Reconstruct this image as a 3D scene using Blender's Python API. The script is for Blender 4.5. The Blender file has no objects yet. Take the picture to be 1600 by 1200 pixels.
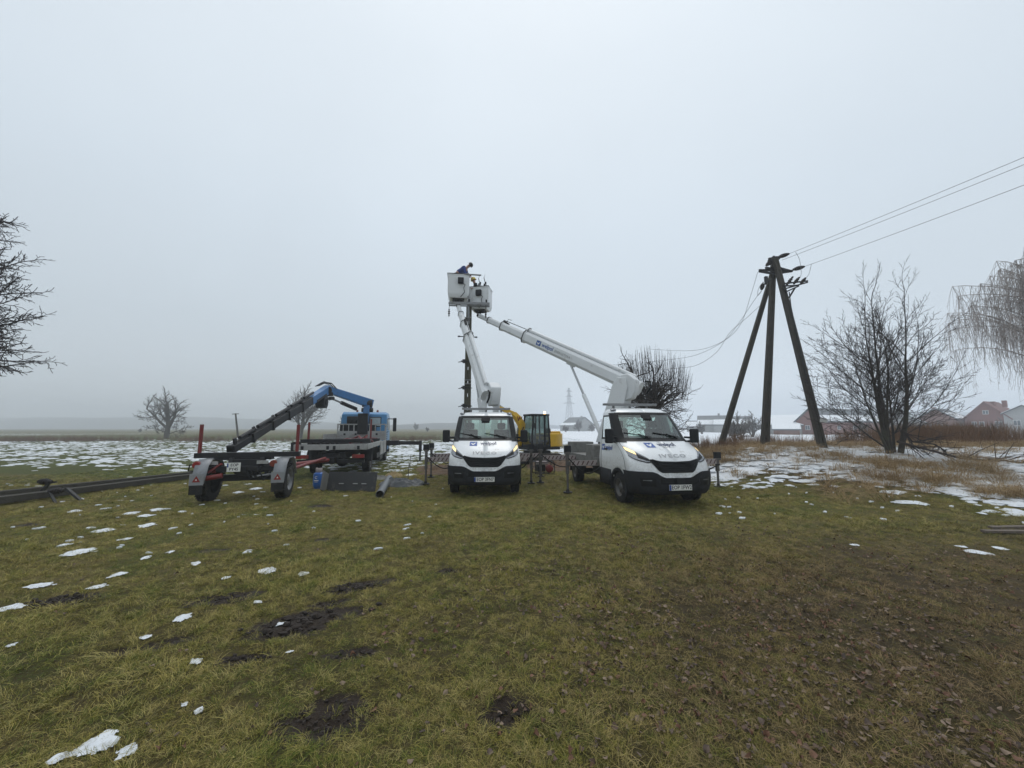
import bpy, bmesh, math, random
import numpy as np
from mathutils import Vector, Matrix, Quaternion
R = math.radians
PI = math.pi
scene = bpy.context.scene
COL = scene.collection

# ------------------------------------------------------------------ camera
CAM_H = 1.85
PITCH = R(6.46)
FPX = 601.0                       # focal length in pixels of the 1600 px wide photograph
cam_d = bpy.data.cameras.new('camera')
cam_d.sensor_width = 36.0
cam_d.lens = 36.0 * FPX / 1600.0
cam_d.clip_start = 0.05
cam_d.clip_end = 5000
cam = bpy.data.objects.new('camera', cam_d)
COL.objects.link(cam)
cam.location = (0, 0, CAM_H)
cam.rotation_euler = (R(90) + PITCH, 0, 0)
scene.camera = cam

# ------------------------------------------------------------------ world: overcast winter daylight
SUN_EL, SUN_AZ = R(58), R(8)     # the sun is hidden behind the cloud, ahead and above the frame
world = bpy.data.worlds.new('World')
scene.world = world
world.use_nodes = True
wn = world.node_tree
wn.nodes.clear()
def wnode(t, **k):
    n = wn.nodes.new(t)
    for a, b in k.items():
        setattr(n, a, b)
    return n
wo = wnode('ShaderNodeOutputWorld')
bg = wnode('ShaderNodeBackground')
bg.inputs['Strength'].default_value = 0.1
sky = wnode('ShaderNodeTexSky', sky_type='NISHITA', sun_disc=False)
sky.sun_elevation = SUN_EL
sky.sun_rotation = SUN_AZ
sky.air_density = 1.0
sky.dust_density = 0.6
hs = wnode('ShaderNodeHueSaturation')
hs.inputs['Saturation'].default_value = 0.35
wn.links.new(sky.outputs[0], hs.inputs['Color'])
tc = wnode('ShaderNodeTexCoord')
sep = wnode('ShaderNodeSeparateXYZ')
wn.links.new(tc.outputs['Generated'], sep.inputs[0])
ramp = wnode('ShaderNodeValToRGB')
wn.links.new(sep.outputs['Z'], ramp.inputs[0])
el = ramp.color_ramp.elements
SK = 8.6
def skc(r, g, b):
    return (r, g, b, 1)
el[0].position = 0.0; el[0].color = skc(0.525, 0.58, 0.63)
el[1].position = 1.0; el[1].color = skc(0.95, 0.98, 1.0)
for p, c in ((0.22, (0.525, 0.595, 0.655)), (0.45, (0.585, 0.66, 0.73)), (0.72, (0.665, 0.73, 0.79)), (0.86, (0.76, 0.815, 0.865))):
    e = el.new(p); e.color = skc(*c)
# cloud is a little thinner round the hidden sun
dotn = wnode('ShaderNodeVectorMath', operation='DOT_PRODUCT')
wn.links.new(tc.outputs['Generated'], dotn.inputs[0])
sd = Vector((math.sin(SUN_AZ) * math.cos(SUN_EL), math.cos(SUN_AZ) * math.cos(SUN_EL), math.sin(SUN_EL)))
dotn.inputs[1].default_value = sd
mr = wnode('ShaderNodeMapRange', interpolation_type='SMOOTHSTEP')
wn.links.new(dotn.outputs['Value'], mr.inputs['Value'])
mr.inputs['From Min'].default_value = 0.2
mr.inputs['From Max'].default_value = 1.0
mr.inputs['To Min'].default_value = 0.94 * SK
mr.inputs['To Max'].default_value = 1.0 * SK
nz = wnode('ShaderNodeTexNoise')
nz.inputs['Scale'].default_value = 2.2
nz.inputs['Detail'].default_value = 3
wn.links.new(tc.outputs['Generated'], nz.inputs['Vector'])
nr = wnode('ShaderNodeMapRange')
wn.links.new(nz.outputs[0], nr.inputs['Value'])
nr.inputs['From Min'].default_value = 0.3
nr.inputs['From Max'].default_value = 0.7
nr.inputs['To Min'].default_value = 0.975
nr.inputs['To Max'].default_value = 1.025
mm = wnode('ShaderNodeMath', operation='MULTIPLY')
wn.links.new(mr.outputs[0], mm.inputs[0])
wn.links.new(nr.outputs[0], mm.inputs[1])
sc_ = wnode('ShaderNodeVectorMath', operation='SCALE')
wn.links.new(ramp.outputs[0], sc_.inputs[0])
wn.links.new(mm.outputs[0], sc_.inputs['Scale'])
mix = wnode('ShaderNodeMix', data_type='RGBA')
mix.inputs['Factor'].default_value = 0.93
wn.links.new(hs.outputs[0], mix.inputs['A'])
wn.links.new(sc_.outputs[0], mix.inputs['B'])
wn.links.new(mix.outputs['Result'], bg.inputs['Color'])
wn.links.new(bg.outputs[0], wo.inputs['Surface'])

# ------------------------------------------------------------------ sun veiled by cloud
sun_d = bpy.data.lights.new('sun', 'SUN')
sun_d.energy = 0.5
sun_d.angle = R(25)
sun_d.color = (1.0, 0.96, 0.91)
sun = bpy.data.objects.new('sun', sun_d)
COL.objects.link(sun)
_s = Vector((math.sin(SUN_AZ) * math.cos(SUN_EL), math.cos(SUN_AZ) * math.cos(SUN_EL), math.sin(SUN_EL)))
sun.rotation_euler = _s.to_track_quat('Z', 'Y').to_euler()

scene.view_settings.view_transform = 'Standard'
scene.view_settings.look = 'None'
scene.view_settings.exposure = 0.5
scene.view_settings.gamma = 1.0
scene.view_settings.use_curve_mapping = False
cy = scene.cycles
cy.use_denoising = True
cy.max_bounces = 8
cy.diffuse_bounces = 3
cy.glossy_bounces = 3
cy.transmission_bounces = 6
cy.transparent_max_bounces = 12
cy.volume_bounces = 2
cy.sample_clamp_indirect = 4.0

# ------------------------------------------------------------------ from the photograph's pixels to the place
CP, SP = math.cos(PITCH), math.sin(PITCH)
def ray(px, py):
    x = (px - 800.0) / FPX
    u = -(py - 600.0) / FPX
    return Vector((x, CP - u * SP, SP + u * CP))
def at(px, py, Y):
    d = ray(px, py)
    return Vector((0, 0, CAM_H)) + d * (Y / d.y)

# ------------------------------------------------------------------ noise and terrain
def _h(ix, iy, s):
    n = np.sin(ix * 127.1 + iy * 311.7 + s * 74.7) * 43758.5453
    return n - np.floor(n)
def vn(x, y, s=0.0):
    x = np.asarray(x, float); y = np.asarray(y, float)
    ix = np.floor(x); iy = np.floor(y)
    fx = x - ix; fy = y - iy
    fx = fx * fx * (3 - 2 * fx); fy = fy * fy * (3 - 2 * fy)
    a = _h(ix, iy, s); b = _h(ix + 1, iy, s); c = _h(ix, iy + 1, s); d = _h(ix + 1, iy + 1, s)
    return (a * (1 - fx) + b * fx) * (1 - fy) + (c * (1 - fx) + d * fx) * fy
def fbm(x, y, s=0.0, o=4):
    t = 0.0; a = 0.5
    for i in range(o):
        t = t + a * vn(np.asarray(x) * 2 ** i, np.asarray(y) * 2 ** i, s + i * 3.1)
        a *= 0.5
    return t
def sm(a, b, x):
    t = np.clip((np.asarray(x, float) - a) / (b - a), 0, 1)
    return t * t * (3 - 2 * t)
# dug or scuffed bare patches: x, y, half length, half width, heading, depth
MUD = []
def _mud(px, py, l, w, a, d):
    p = ray(px, py); k = -CAM_H / p.z
    MUD.append((p.x * k, p.y * k, l, w, R(a), d))
for m in ((480, 968, .52, .20, 28, .09), (455, 985, .34, .16, 20, .05), (565, 915, .42, .13, 26, .06), (520, 940, .2, .08, 20, .05),
          (548, 1020, .19, .08, 12, .05), (500, 1130, .30, .17, 10, .04), (525, 1100, .2, .12, 0, .03),
          (790, 1112, .17, .14, 0, .05), (95, 940, .36, .14, 18, .08), (350, 935, .35, .15, 20, .04), (380, 1030, .22, .08, 15, .03),
          (700, 890, .15, .08, 10, .04), (500, 790, .28, .16, 0, .05), (505, 842, .14, .09, 0, .04), (45, 820, .25, .12, 0, .06),
          (230, 1010, .3, .1, 25, .03), (330, 860, .25, .08, 15, .03)):
    _mud(*m)
def mudmask(x, y):
    t = np.zeros(np.broadcast(np.asarray(x), np.asarray(y)).shape)
    for (mx, my, l, w, a, d) in MUD:
        dx = x - mx; dy = y - my
        u = (dx * math.cos(a) + dy * math.sin(a)) / l
        v = (-dx * math.sin(a) + dy * math.cos(a)) / w
        q = np.sqrt(u * u + v * v) + (fbm(x * 9, y * 9, 5) - .5) * .9
        t = np.maximum(t, sm(1.4, 0.6, q))
    return t
def Hmac(x, y):
    x = np.asarray(x, float); y = np.asarray(y, float)
    bank = sm(4.2, 11.5, x) * sm(6.5, 16.5, y)
    back = 1.05 - 0.72 * sm(21, 45, y)
    z = bank * back
    z = z + .06 * np.exp(-(((x - 4.0) / 2.6) ** 2 + ((y - 10.8) / 3.6) ** 2))
    z = z + 0.10 * (fbm(x * .11 + 3, y * .11, 2, 3) - .45) * sm(3, 14, np.hypot(x, y)) * sm(300, 40, y)
    return z
def H(x, y):
    x = np.asarray(x, float); y = np.asarray(y, float)
    z = Hmac(x, y)
    near = sm(40, 14, np.hypot(x, y))
    z = z + near * (0.055 * (fbm(x * .9, y * .9, 7, 3) - .45) + 0.03 * (fbm(x * 4.5, y * 4.5, 9, 2) - .4))
    z = z + near * 0.10 * sm(6, 10, x) * sm(9, 12, y) * (fbm(x * 1.3, y * 1.3, 19, 3) - .4)
    mk = mudmask(x, y)
    z = z + mk * (0.09 * (fbm(x * 11, y * 11, 13, 3) - .46) - 0.012)
    return z
_X0, _Y0, _ST = -46.0, -4.0, .1
_TX, _TY = np.meshgrid(np.arange(_X0, 46, _ST), np.arange(_Y0, 64, _ST))
_TAB = H(_TX, _TY)
def hz(x, y):
    u, v = (x - _X0) / _ST, (y - _Y0) / _ST
    i, j = int(math.floor(u)), int(math.floor(v))
    if 0 <= i < _TAB.shape[1] - 1 and 0 <= j < _TAB.shape[0] - 1:
        u -= i; v -= j
        return float((_TAB[j, i] * (1 - u) + _TAB[j, i + 1] * u) * (1 - v) + (_TAB[j + 1, i] * (1 - u) + _TAB[j + 1, i + 1] * u) * v)
    return float(H(np.array([x]), np.array([y]))[0])
def drop(px, py):
    d = ray(px, py); t = 0.5
    for i in range(4000):
        p = Vector((0, 0, CAM_H)) + d * t
        if p.z <= hz(p.x, p.y):
            break
        t *= 1.004
    return Vector((p.x, p.y, hz(p.x, p.y)))

# ------------------------------------------------------------------ materials
def M(name, col, rough=.6, metal=0.0, var=.12, vs=6.0, bump=0.0, bs=60.0, dirt=None, emit=None, spec=None, coat=0.0, trans=0.0):
    m = bpy.data.materials.new(name); m.use_nodes = True
    nt = m.node_tree; b = nt.nodes['Principled BSDF']
    b.inputs['Roughness'].default_value = rough
    b.inputs['Metallic'].default_value = metal
    if spec is not None: b.inputs['Specular IOR Level'].default_value = spec
    if coat: b.inputs['Coat Weight'].default_value = coat
    if trans: b.inputs['Transmission Weight'].default_value = trans
    tcn = nt.nodes.new('ShaderNodeTexCoord')
    n = nt.nodes.new('ShaderNodeTexNoise'); n.inputs['Scale'].default_value = vs; n.inputs['Detail'].default_value = 5
    nt.links.new(tcn.outputs['Object'], n.inputs['Vector'])
    mx = nt.nodes.new('ShaderNodeMix'); mx.data_type = 'RGBA'
    mx.inputs['A'].default_value = tuple(max(0, c * (1 - var)) for c in col) + (1,)
    mx.inputs['B'].default_value = tuple(min(1, c * (1 + var)) for c in col) + (1,)
    nt.links.new(n.outputs[0], mx.inputs['Factor'])
    out = mx.outputs['Result']
    if dirt:
        dc, amt, ds = dirt
        n2 = nt.nodes.new('ShaderNodeTexNoise'); n2.inputs['Scale'].default_value = ds; n2.inputs['Detail'].default_value = 8
        n2.inputs['Roughness'].default_value = .7
        nt.links.new(tcn.outputs['Object'], n2.inputs['Vector'])
        r2 = nt.nodes.new('ShaderNodeMapRange')
        r2.inputs['From Min'].default_value = .62 - amt * .35; r2.inputs['From Max'].default_value = .80 - amt * .25
        r2.inputs['To Max'].default_value = .85
        nt.links.new(n2.outputs[0], r2.inputs['Value'])
        m2 = nt.nodes.new('ShaderNodeMix'); m2.data_type = 'RGBA'
        nt.links.new(r2.outputs[0], m2.inputs['Factor'])
        nt.links.new(out, m2.inputs['A']); m2.inputs['B'].default_value = tuple(dc) + (1,)
        out = m2.outputs['Result']
    nt.links.new(out, b.inputs['Base Color'])
    if bump:
        n3 = nt.nodes.new('ShaderNodeTexNoise'); n3.inputs['Scale'].default_value = bs; n3.inputs['Detail'].default_value = 5
        nt.links.new(tcn.outputs['Object'], n3.inputs['Vector'])
        bp = nt.nodes.new('ShaderNodeBump'); bp.inputs['Strength'].default_value = bump; bp.inputs['Distance'].default_value = .02
        nt.links.new(n3.outputs[0], bp.inputs['Height']); nt.links.new(bp.outputs[0], b.inputs['Normal'])
    if emit:
        b.inputs['Emission Color'].default_value = tuple(emit[0]) + (1,); b.inputs['Emission Strength'].default_value = emit[1]
    return m
MUDC = (.075, .055, .038)
white = M('white_paint', (.76, .78, .79), .32, var=.03, vs=2, coat=.3, dirt=((.30, .27, .23), .10, 5))
def grime(m):
    nt_ = m.node_tree; b_ = nt_.nodes['Principled BSDF']; src = b_.inputs['Base Color'].links[0].from_socket
    tc_ = nt_.nodes.new('ShaderNodeTexCoord'); sx = nt_.nodes.new('ShaderNodeSeparateXYZ'); nt_.links.new(tc_.outputs['Object'], sx.inputs[0])
    m1 = nt_.nodes.new('ShaderNodeMapRange'); m1.inputs['From Min'].default_value = 1.25; m1.inputs['From Max'].default_value = .55; nt_.links.new(sx.outputs['Z'], m1.inputs['Value'])
    nz_ = nt_.nodes.new('ShaderNodeTexNoise'); nz_.inputs['Scale'].default_value = 16; nz_.inputs['Detail'].default_value = 8; nz_.inputs['Roughness'].default_value = .75; nt_.links.new(tc_.outputs['Object'], nz_.inputs['Vector'])
    m2 = nt_.nodes.new('ShaderNodeMapRange'); m2.inputs['From Min'].default_value = .40; m2.inputs['From Max'].default_value = .72; nt_.links.new(nz_.outputs[0], m2.inputs['Value'])
    mu = nt_.nodes.new('ShaderNodeMath'); mu.operation = 'MULTIPLY'; nt_.links.new(m1.outputs[0], mu.inputs[0]); nt_.links.new(m2.outputs[0], mu.inputs[1])
    mx_ = nt_.nodes.new('ShaderNodeMix'); mx_.data_type = 'RGBA'; nt_.links.new(mu.outputs[0], mx_.inputs['Factor']); nt_.links.new(src, mx_.inputs['A']); mx_.inputs['B'].default_value = (.27, .24, .20, 1)
    nt_.links.new(mx_.outputs['Result'], b_.inputs['Base Color'])
grime(white)     # road spray thickest low on the body
boomw = M('boom_white_paint', (.72, .74, .75), .4, var=.05, vs=3, dirt=((.36, .35, .33), .14, 4))
blackp = M('black_plastic', (.020, .021, .024), .65, var=.2, bump=.15, bs=150, spec=.16, dirt=((.045, .035, .026), .14, 7))
blackg = M('black_trim', (.006, .0065, .007), .45, var=.1, spec=.2)
rubber = M('tyre_rubber', (.017, .017, .017), .85, var=.3, bump=.3, bs=40, spec=.3, dirt=((.07, .055, .045), .28, 9))
deckm = M('worn_deck_metal', (.20, .197, .187), .65, .2, var=.2, dirt=((.09, .08, .065), .4, 5))
legm = M('stained_steel', (.11, .105, .10), .6, .3, var=.3, dirt=((.10, .055, .035), .35, 7))
steelg = M('grey_steel', (.23, .235, .24), .5, .5, var=.15, dirt=((.13, .11, .09), .3, 6))
alu = M('dull_aluminium', (.36, .36, .35), .55, .25, var=.12, dirt=((.16, .14, .12), .32, 5))
darkst = M('dark_steel', (.014, .014, .016), .55, var=.3, spec=.3, dirt=((.06, .045, .03), .15, 8))
redp = M('faded_red_paint', (.17, .013, .012), .5, var=.25, dirt=((.10, .05, .04), .35, 9))
bluep = M('blue_crane_paint', (.030, .155, .38), .38, var=.15, dirt=((.06, .07, .08), .25, 5), coat=.2)
bluec = M('blue_cab_paint', (.055, .23, .46), .35, var=.1, dirt=((.12, .13, .13), .2, 5), coat=.2)
yellow = M('yellow_machine_paint', (.72, .43, .02), .4, var=.08, dirt=((.20, .15, .07), .2, 7))
concrete = M('weathered_concrete', (.080, .073, .052), .9, var=.35, vs=4, bump=.5, bs=30, dirt=((.055, .06, .030), .5, 5))
concdark = M('dark_weathered_concrete', (.050, .044, .036), .9, var=.35, vs=4, bump=.5, bs=30, dirt=((.035, .035, .02), .4, 6))
insul = M('brown_insulator_glaze', (.022, .016, .014), .25, var=.2)
wirem = M('grey_wire', (.10, .105, .11), .5, .4, var=.1)
iron = M('dark_iron', (.030, .030, .032), .6, .3, var=.2)
lamp_clear = M('lamp_lens', (.24, .25, .27), .10, .6, var=.6, vs=22)
lamp_lit = M('lit_headlight', (.9, .75, .4), .3, emit=((1.0, .72, .30), .75))
amber_lit = M('lit_amber_beacon', (.9, .5, .1), .3, emit=((1.0, .62, .22), 6.0))
redlens = M('red_lens', (.24, .012, .010), .3, var=.15)
orangelens = M('orange_lens', (.17, .024, .010), .3, var=.15)
plate_w = M('plate_white', (.70, .70, .67), .4, var=.04)
plate_b = M('plate_blue', (.02, .06, .26), .4)
ink = M('black_ink', (.012, .012, .013), .5)
logo_b = M('logo_blue', (.02, .085, .33), .4, var=.05)
logo_d = M('logo_navy', (.02, .035, .10), .4, var=.05)
chrome = M('satin_chrome', (.38, .39, .40), .3, .7, var=.1)
warnw = M('warning_white', (.36, .31, .30), .5, var=.1, dirt=((.2, .17, .15), .25, 9))
warnr = M('warning_dark', (.09, .045, .045), .5, var=.2)
seatm = M('seat_fabric', (.02, .021, .023), .9, var=.2)
def glassmat(name, col, alpha, rough=.03):
    m = bpy.data.materials.new(name); m.use_nodes = True
    nt = m.node_tree; nt.nodes.clear()
    o = nt.nodes.new('ShaderNodeOutputMaterial')
    tr = nt.nodes.new('ShaderNodeBsdfTransparent'); tr.inputs[0].default_value = tuple(col) + (1,)
    gl = nt.nodes.new('ShaderNodeBsdfGlossy'); gl.inputs['Roughness'].default_value = rough
    gl.inputs[0].default_value = (.9, .95, .95, 1)
    fr = nt.nodes.new('ShaderNodeFresnel'); fr.inputs['IOR'].default_value = 1.5
    mp = nt.nodes.new('ShaderNodeMapRange'); mp.inputs['To Min'].default_value = alpha; mp.inputs['To Max'].default_value = 1.0
    nt.links.new(fr.outputs[0], mp.inputs['Value'])
    mxs = nt.nodes.new('ShaderNodeMixShader')
    nt.links.new(mp.outputs[0], mxs.inputs[0]); nt.links.new(tr.outputs[0], mxs.inputs[1]); nt.links.new(gl.outputs[0], mxs.inputs[2])
    nt.links.new(mxs.outputs[0], o.inputs[0])
    return m
glass = glassmat('window_glass', (.70, .84, .78), .075)
glassd = glassmat('tinted_glass', (.36, .44, .42), .03)

# ------------------------------------------------------------------ mesh helpers
def basis(d, up=(0, 0, 1)):
    d = Vector(d).normalized(); up = Vector(up)
    if abs(d.dot(up)) > .999: up = Vector((0, 1, 0))
    s = d.cross(up).normalized()
    return s, s.cross(d).normalized(), d
class MB:
    def __init__(s):
        s.v = []; s.f = []; s.m = []
    def add(s, vs, fs, mi=0):
        o = len(s.v)
        s.v += [tuple(p) for p in vs]
        for f in fs:
            s.f.append(tuple(i + o for i in f)); s.m.append(mi)
        return s
    def box(s, c, sz, rot=None, mi=0):
        c = Vector(c); hx, hy, hzz = sz[0] / 2, sz[1] / 2, sz[2] / 2
        vs = [Vector((x * hx, y * hy, z * hzz)) for x in (-1, 1) for y in (-1, 1) for z in (-1, 1)]
        if rot is not None: vs = [rot @ p for p in vs]
        return s.add([p + c for p in vs], [(0, 1, 3, 2), (4, 6, 7, 5), (0, 4, 5, 1), (2, 3, 7, 6), (0, 2, 6, 4), (1, 5, 7, 3)], mi)
    def bar(s, p0, p1, w, h, up=(0, 0, 1), w1=None, h1=None, mi=0):
        p0 = Vector(p0); p1 = Vector(p1); a, b, d = basis(p1 - p0, up)
        w1 = w if w1 is None else w1; h1 = h if h1 is None else h1
        vs = [p0 + a * x * w / 2 + b * y * h / 2 for x, y in ((-1, -1), (1, -1), (1, 1), (-1, 1))] + \
             [p1 + a * x * w1 / 2 + b * y * h1 / 2 for x, y in ((-1, -1), (1, -1), (1, 1), (-1, 1))]
        return s.add(vs, [(3, 2, 1, 0), (4, 5, 6, 7), (0, 1, 5, 4), (1, 2, 6, 5), (2, 3, 7, 6), (3, 0, 4, 7)], mi)
    def tube(s, pts, r, n=8, caps=True, mi=0):
        pts = [Vector(p) for p in pts]; k = len(pts)
        rs = list(r) if hasattr(r, '__len__') else [r] * k
        d0 = (pts[1] - pts[0]).normalized(); a, b, _ = basis(d0)
        vs = []; fs = []
        for i, p in enumerate(pts):
            d = (pts[min(i + 1, k - 1)] - pts[max(i - 1, 0)])
            d = d.normalized() if d.length > 1e-9 else d0
            a = (a - d * a.dot(d)); a = a.normalized() if a.length > 1e-6 else basis(d)[0]
            b = d.cross(a)
            for j in range(n):
                t = 2 * PI * j / n
                vs.append(p + (a * math.cos(t) + b * math.sin(t)) * rs[i])
        for i in range(k - 1):
            for j in range(n):
                j2 = (j + 1) % n
                fs.append((i * n + j, i * n + j2, (i + 1) * n + j2, (i + 1) * n + j))
        if caps:
            fs.append(tuple(range(n - 1, -1, -1))); fs.append(tuple((k - 1) * n + j for j in range(n)))
        return s.add(vs, fs, mi)
    def prism(s, poly, ax, a, b, mi=0):
        n = len(poly)
        def P(u, v, w):
            return {'x': (w, u, v), 'y': (u, w, v), 'z': (u, v, w)}[ax]
        vs = [P(u, v, a) for u, v in poly] + [P(u, v, b) for u, v in poly]
        fs = [tuple(range(n)), tuple(range(2 * n - 1, n - 1, -1))] + [(i, i + n, (i + 1) % n + n, (i + 1) % n) for i in range(n)]
        return s.add(vs, fs, mi)
    def lathe(s, prof, c=(0, 0, 0), ax='z', n=20, mi=0, closed=False):
        c = Vector(c); vs = []; fs = []; k = len(prof)
        for (r, h) in prof:
            for j in range(n):
                t = 2 * PI * j / n; x, y = r * math.cos(t), r * math.sin(t)
                vs.append(c + Vector({'z': (x, y, h), 'x': (h, x, y), 'y': (y, h, x)}[ax]))
        for i in range(k if closed else k - 1):
            i2 = (i + 1) % k
            for j in range(n):
                j2 = (j + 1) % n
                fs.append((i * n + j, i * n + j2, i2 * n + j2, i2 * n + j))
        return s.add(vs, fs, mi)
    def ball(s, c, r, n=10, m=6, mi=0, sc=(1, 1, 1)):
        c = Vector(c); vs = [c + Vector((0, 0, -r * sc[2]))]; fs = []
        for i in range(1, m):
            ph = -PI / 2 + PI * i / m
            for j in range(n):
                t = 2 * PI * j / n
                vs.append(c + Vector((r * sc[0] * math.cos(ph) * math.cos(t), r * sc[1] * math.cos(ph) * math.sin(t), r * sc[2] * math.sin(ph))))
        vs.append(c + Vector((0, 0, r * sc[2]))); L = len(vs) - 1
        for j in range(n):
            fs.append((0, 1 + (j + 1) % n, 1 + j)); fs.append((L, L - n + j, L - n + (j + 1) % n))
        for i in range(m - 2):
            for j in range(n):
                a = 1 + i * n
                fs.append((a + j, a + (j + 1) % n, a + n + (j + 1) % n, a + n + j))
        return s.add(vs, fs, mi)
    def grid(s, rows, mi=0, flip=False, skip=None):
        o = []; nr = len(rows); nc = len(rows[0]); fs = []
        for r in rows: o += list(r)
        for i in range(nr - 1):
            for j in range(nc - 1):
                if skip and skip(i, j): continue
                f = (i * nc + j, i * nc + j + 1, (i + 1) * nc + j + 1, (i + 1) * nc + j)
                fs.append(f[::-1] if flip else f)
        return s.add(o, fs, mi)
    def build(s, name, mat, parent=None, smooth=True, bevel=0.0, ang=40, recalc=True, solid=0.0):
        me = bpy.data.meshes.new(name)
        me.from_pydata(s.v, [], s.f)
        mats = mat if isinstance(mat, (list, tuple)) else [mat]
        for m_ in mats: me.materials.append(m_)
        if len(mats) > 1: me.polygons.foreach_set('material_index', s.m)
        if recalc and len(s.f) < 60000:
            bm = bmesh.new(); bm.from_mesh(me); bmesh.ops.recalc_face_normals(bm, faces=bm.faces); bm.to_mesh(me); bm.free()
        if smooth:
            me.polygons.foreach_set('use_smooth', [True] * len(me.polygons))
            me.set_sharp_from_angle(angle=R(ang))
        me.update()
        return link(name, me, parent, bevel, solid)
def link(name, me, parent=None, bevel=0.0, solid=0.0):
    o = bpy.data.objects.new(name, me); COL.objects.link(o)
    if parent: o.parent = parent
    if solid:
        sd_ = o.modifiers.new('Solidify', 'SOLIDIFY'); sd_.thickness = solid; sd_.offset = -1
    if bevel:
        bv = o.modifiers.new('Bevel', 'BEVEL'); bv.width = bevel; bv.segments = 2; bv.limit_method = 'ANGLE'; bv.angle_limit = R(40)
        bv.harden_normals = False
    return o
def tag(o, label=None, cat=None, group=None, kind=None):
    if label: o['label'] = label
    if cat: o['category'] = cat
    if group: o['group'] = group
    if kind: o['kind'] = kind
    return o
def thing(name, label, cat, loc=(0, 0, 0), rz=0.0, group=None):
    o = bpy.data.objects.new(name, None); COL.objects.link(o)
    o.location = loc; o.rotation_euler = (0, 0, rz); o.empty_display_size = .2
    return tag(o, label, cat, group)
def tolocal(loc, rz, p):
    q = Vector(p) - Vector(loc)
    return Vector((q.x * math.cos(rz) + q.y * math.sin(rz), -q.x * math.sin(rz) + q.y * math.cos(rz), q.z))
def textmesh(body, size, bold=0.0, space=1.0):
    cu = bpy.data.curves.new('lettering', 'FONT'); cu.body = body; cu.size = size; cu.align_x = 'CENTER'; cu.align_y = 'CENTER'
    cu.offset = bold; cu.resolution_u = 2; cu.space_character = space
    ob = bpy.data.objects.new('lettering', cu)
    me = bpy.data.meshes.new_from_object(ob)
    vs = [tuple(v.co) for v in me.vertices]; fs = [tuple(p.vertices) for p in me.polygons]
    bpy.data.objects.remove(ob); bpy.data.meshes.remove(me)
    return vs, fs
def lettering(body, size, fn, mat, parent, bold=0.0, space=1.0, name='lettering'):
    vs, fs = textmesh(body, size, bold, space)
    return MB().add([fn(v[0], v[1]) for v in vs], fs).build(name, mat, parent, smooth=False, recalc=False)
# ------------------------------------------------------------------ ground sheet
def growing(a, b, step, far, g):
    l = list(np.arange(a, b, step)); s = step
    while l[-1] < far:
        s *= g; l.append(l[-1] + s)
    return l
gy = np.array([-60, -25, -12, -7, -4, -2, -1, 0] + growing(.8, 10.5, .06, 900, 1.045))
gxp = growing(0, 9, .075, 900, 1.05)
gx = np.array([-v for v in gxp[:0:-1]] + gxp)
GX, GY = np.meshgrid(gx, gy)
GZ = H(GX, GY)
nx, ny = len(gx), len(gy)
def zones(x, y):
    x = np.asarray(x, float); y = np.asarray(y, float)
    w = (fbm(x * .16, y * .16, 31, 3) - .45)
    w2 = (fbm(x * .5, y * .5, 37, 3) - .45)
    left = sm(12.8, 22, y + 6 * w + .15 * (x + 8)) * sm(-2.5, -6.5, x + 2 * w) * (0.20 - .05 * sm(38, 66, y) + .16 * w)
    mid = .36 * sm(20, 30, y + 8 * w) * sm(-7, -3.5, x) * sm(12, 8, x)
    edge = np.clip(13.0 - 1.2 * (x - 8), 9.4, 12.6)
    right = sm(4.6, 7.2, x + 2.5 * w) * sm(edge - 2.6, edge + 1.5, y + 4.0 * w + 3.2 * w2) * .70
    right = right * (1 - .22 * sm(14.5, 16.5, y))
    right = np.maximum(right, sm(19, 23, y) * sm(4.0, 8.0, x) * .98)
    right = np.maximum(right, .17 * sm(6, 8, x) * sm(7.2, 9.4, y + 2 * w))
    scat = .15 * sm(-2.0, -5.5, x) * sm(4.5, 6.5, y)
    snow = np.maximum(np.maximum(left, mid), np.maximum(right, scat))
    snow = snow * (1 - .35 * sm(80, 200, y) * (x < 0))
    snow = np.maximum(snow, .42 * sm(.50, .60, fbm(x * .006 + 7, y * .035, 43, 3)) * sm(62, 75, y) * (x < 4))
    brown = .9 * sm(-2.6, 4.8, x + 2.2 * w2 + 1.5 * w) * sm(10.0, 3.0, y + 3 * w) * .85 + .28 + .5 * w2
    brown = np.maximum(brown, .75 * sm(6.2, 9, x) * sm(8.5, 11, y))
    brown = np.maximum(brown, .7 * sm(46, 52, y + 20 * w) * sm(66, 58, y + 20 * w))
    brown = np.maximum(brown, .75 * sm(.48, .58, fbm(x * .005, y * .03 + 4, 47, 3)) * sm(66, 80, y))
    green = sm(-2.0, -7.0, x) * sm(11.5, 15, y + .15 * (x + 8) + 2 * w) * (1 - .6 * sm(60, 120, y))
    green = np.maximum(green, .35 * sm(-.5, -4, x) * sm(6.5, 3, y))
    green = np.maximum(green, .30 * sm(7.5, 10, y) * sm(13, 11, y) * sm(4, -1, x))
    return np.clip(snow, 0, 1), np.clip(brown, 0, 1), np.clip(green, 0, 1)
ZS, ZB, ZG = zones(GX, GY)
ZM = mudmask(GX, GY) * (np.hypot(GX, GY) < 14)
gverts = np.stack([GX.ravel(), GY.ravel(), GZ.ravel()], 1)
i0 = (np.arange(ny - 1)[:, None] * nx + np.arange(nx - 1)[None, :]).ravel()
gfaces = np.stack([i0, i0 + 1, i0 + nx + 1, i0 + nx], 1)
gm = bpy.data.meshes.new('ground')
gm.vertices.add(len(gverts)); gm.vertices.foreach_set('co', gverts.ravel())
gm.loops.add(gfaces.size); gm.loops.foreach_set('vertex_index', gfaces.ravel().astype(np.int32))
gm.polygons.add(len(gfaces)); gm.polygons.foreach_set('loop_start', (np.arange(len(gfaces)) * 4).astype(np.int32))
gm.update(calc_edges=True)
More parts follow.
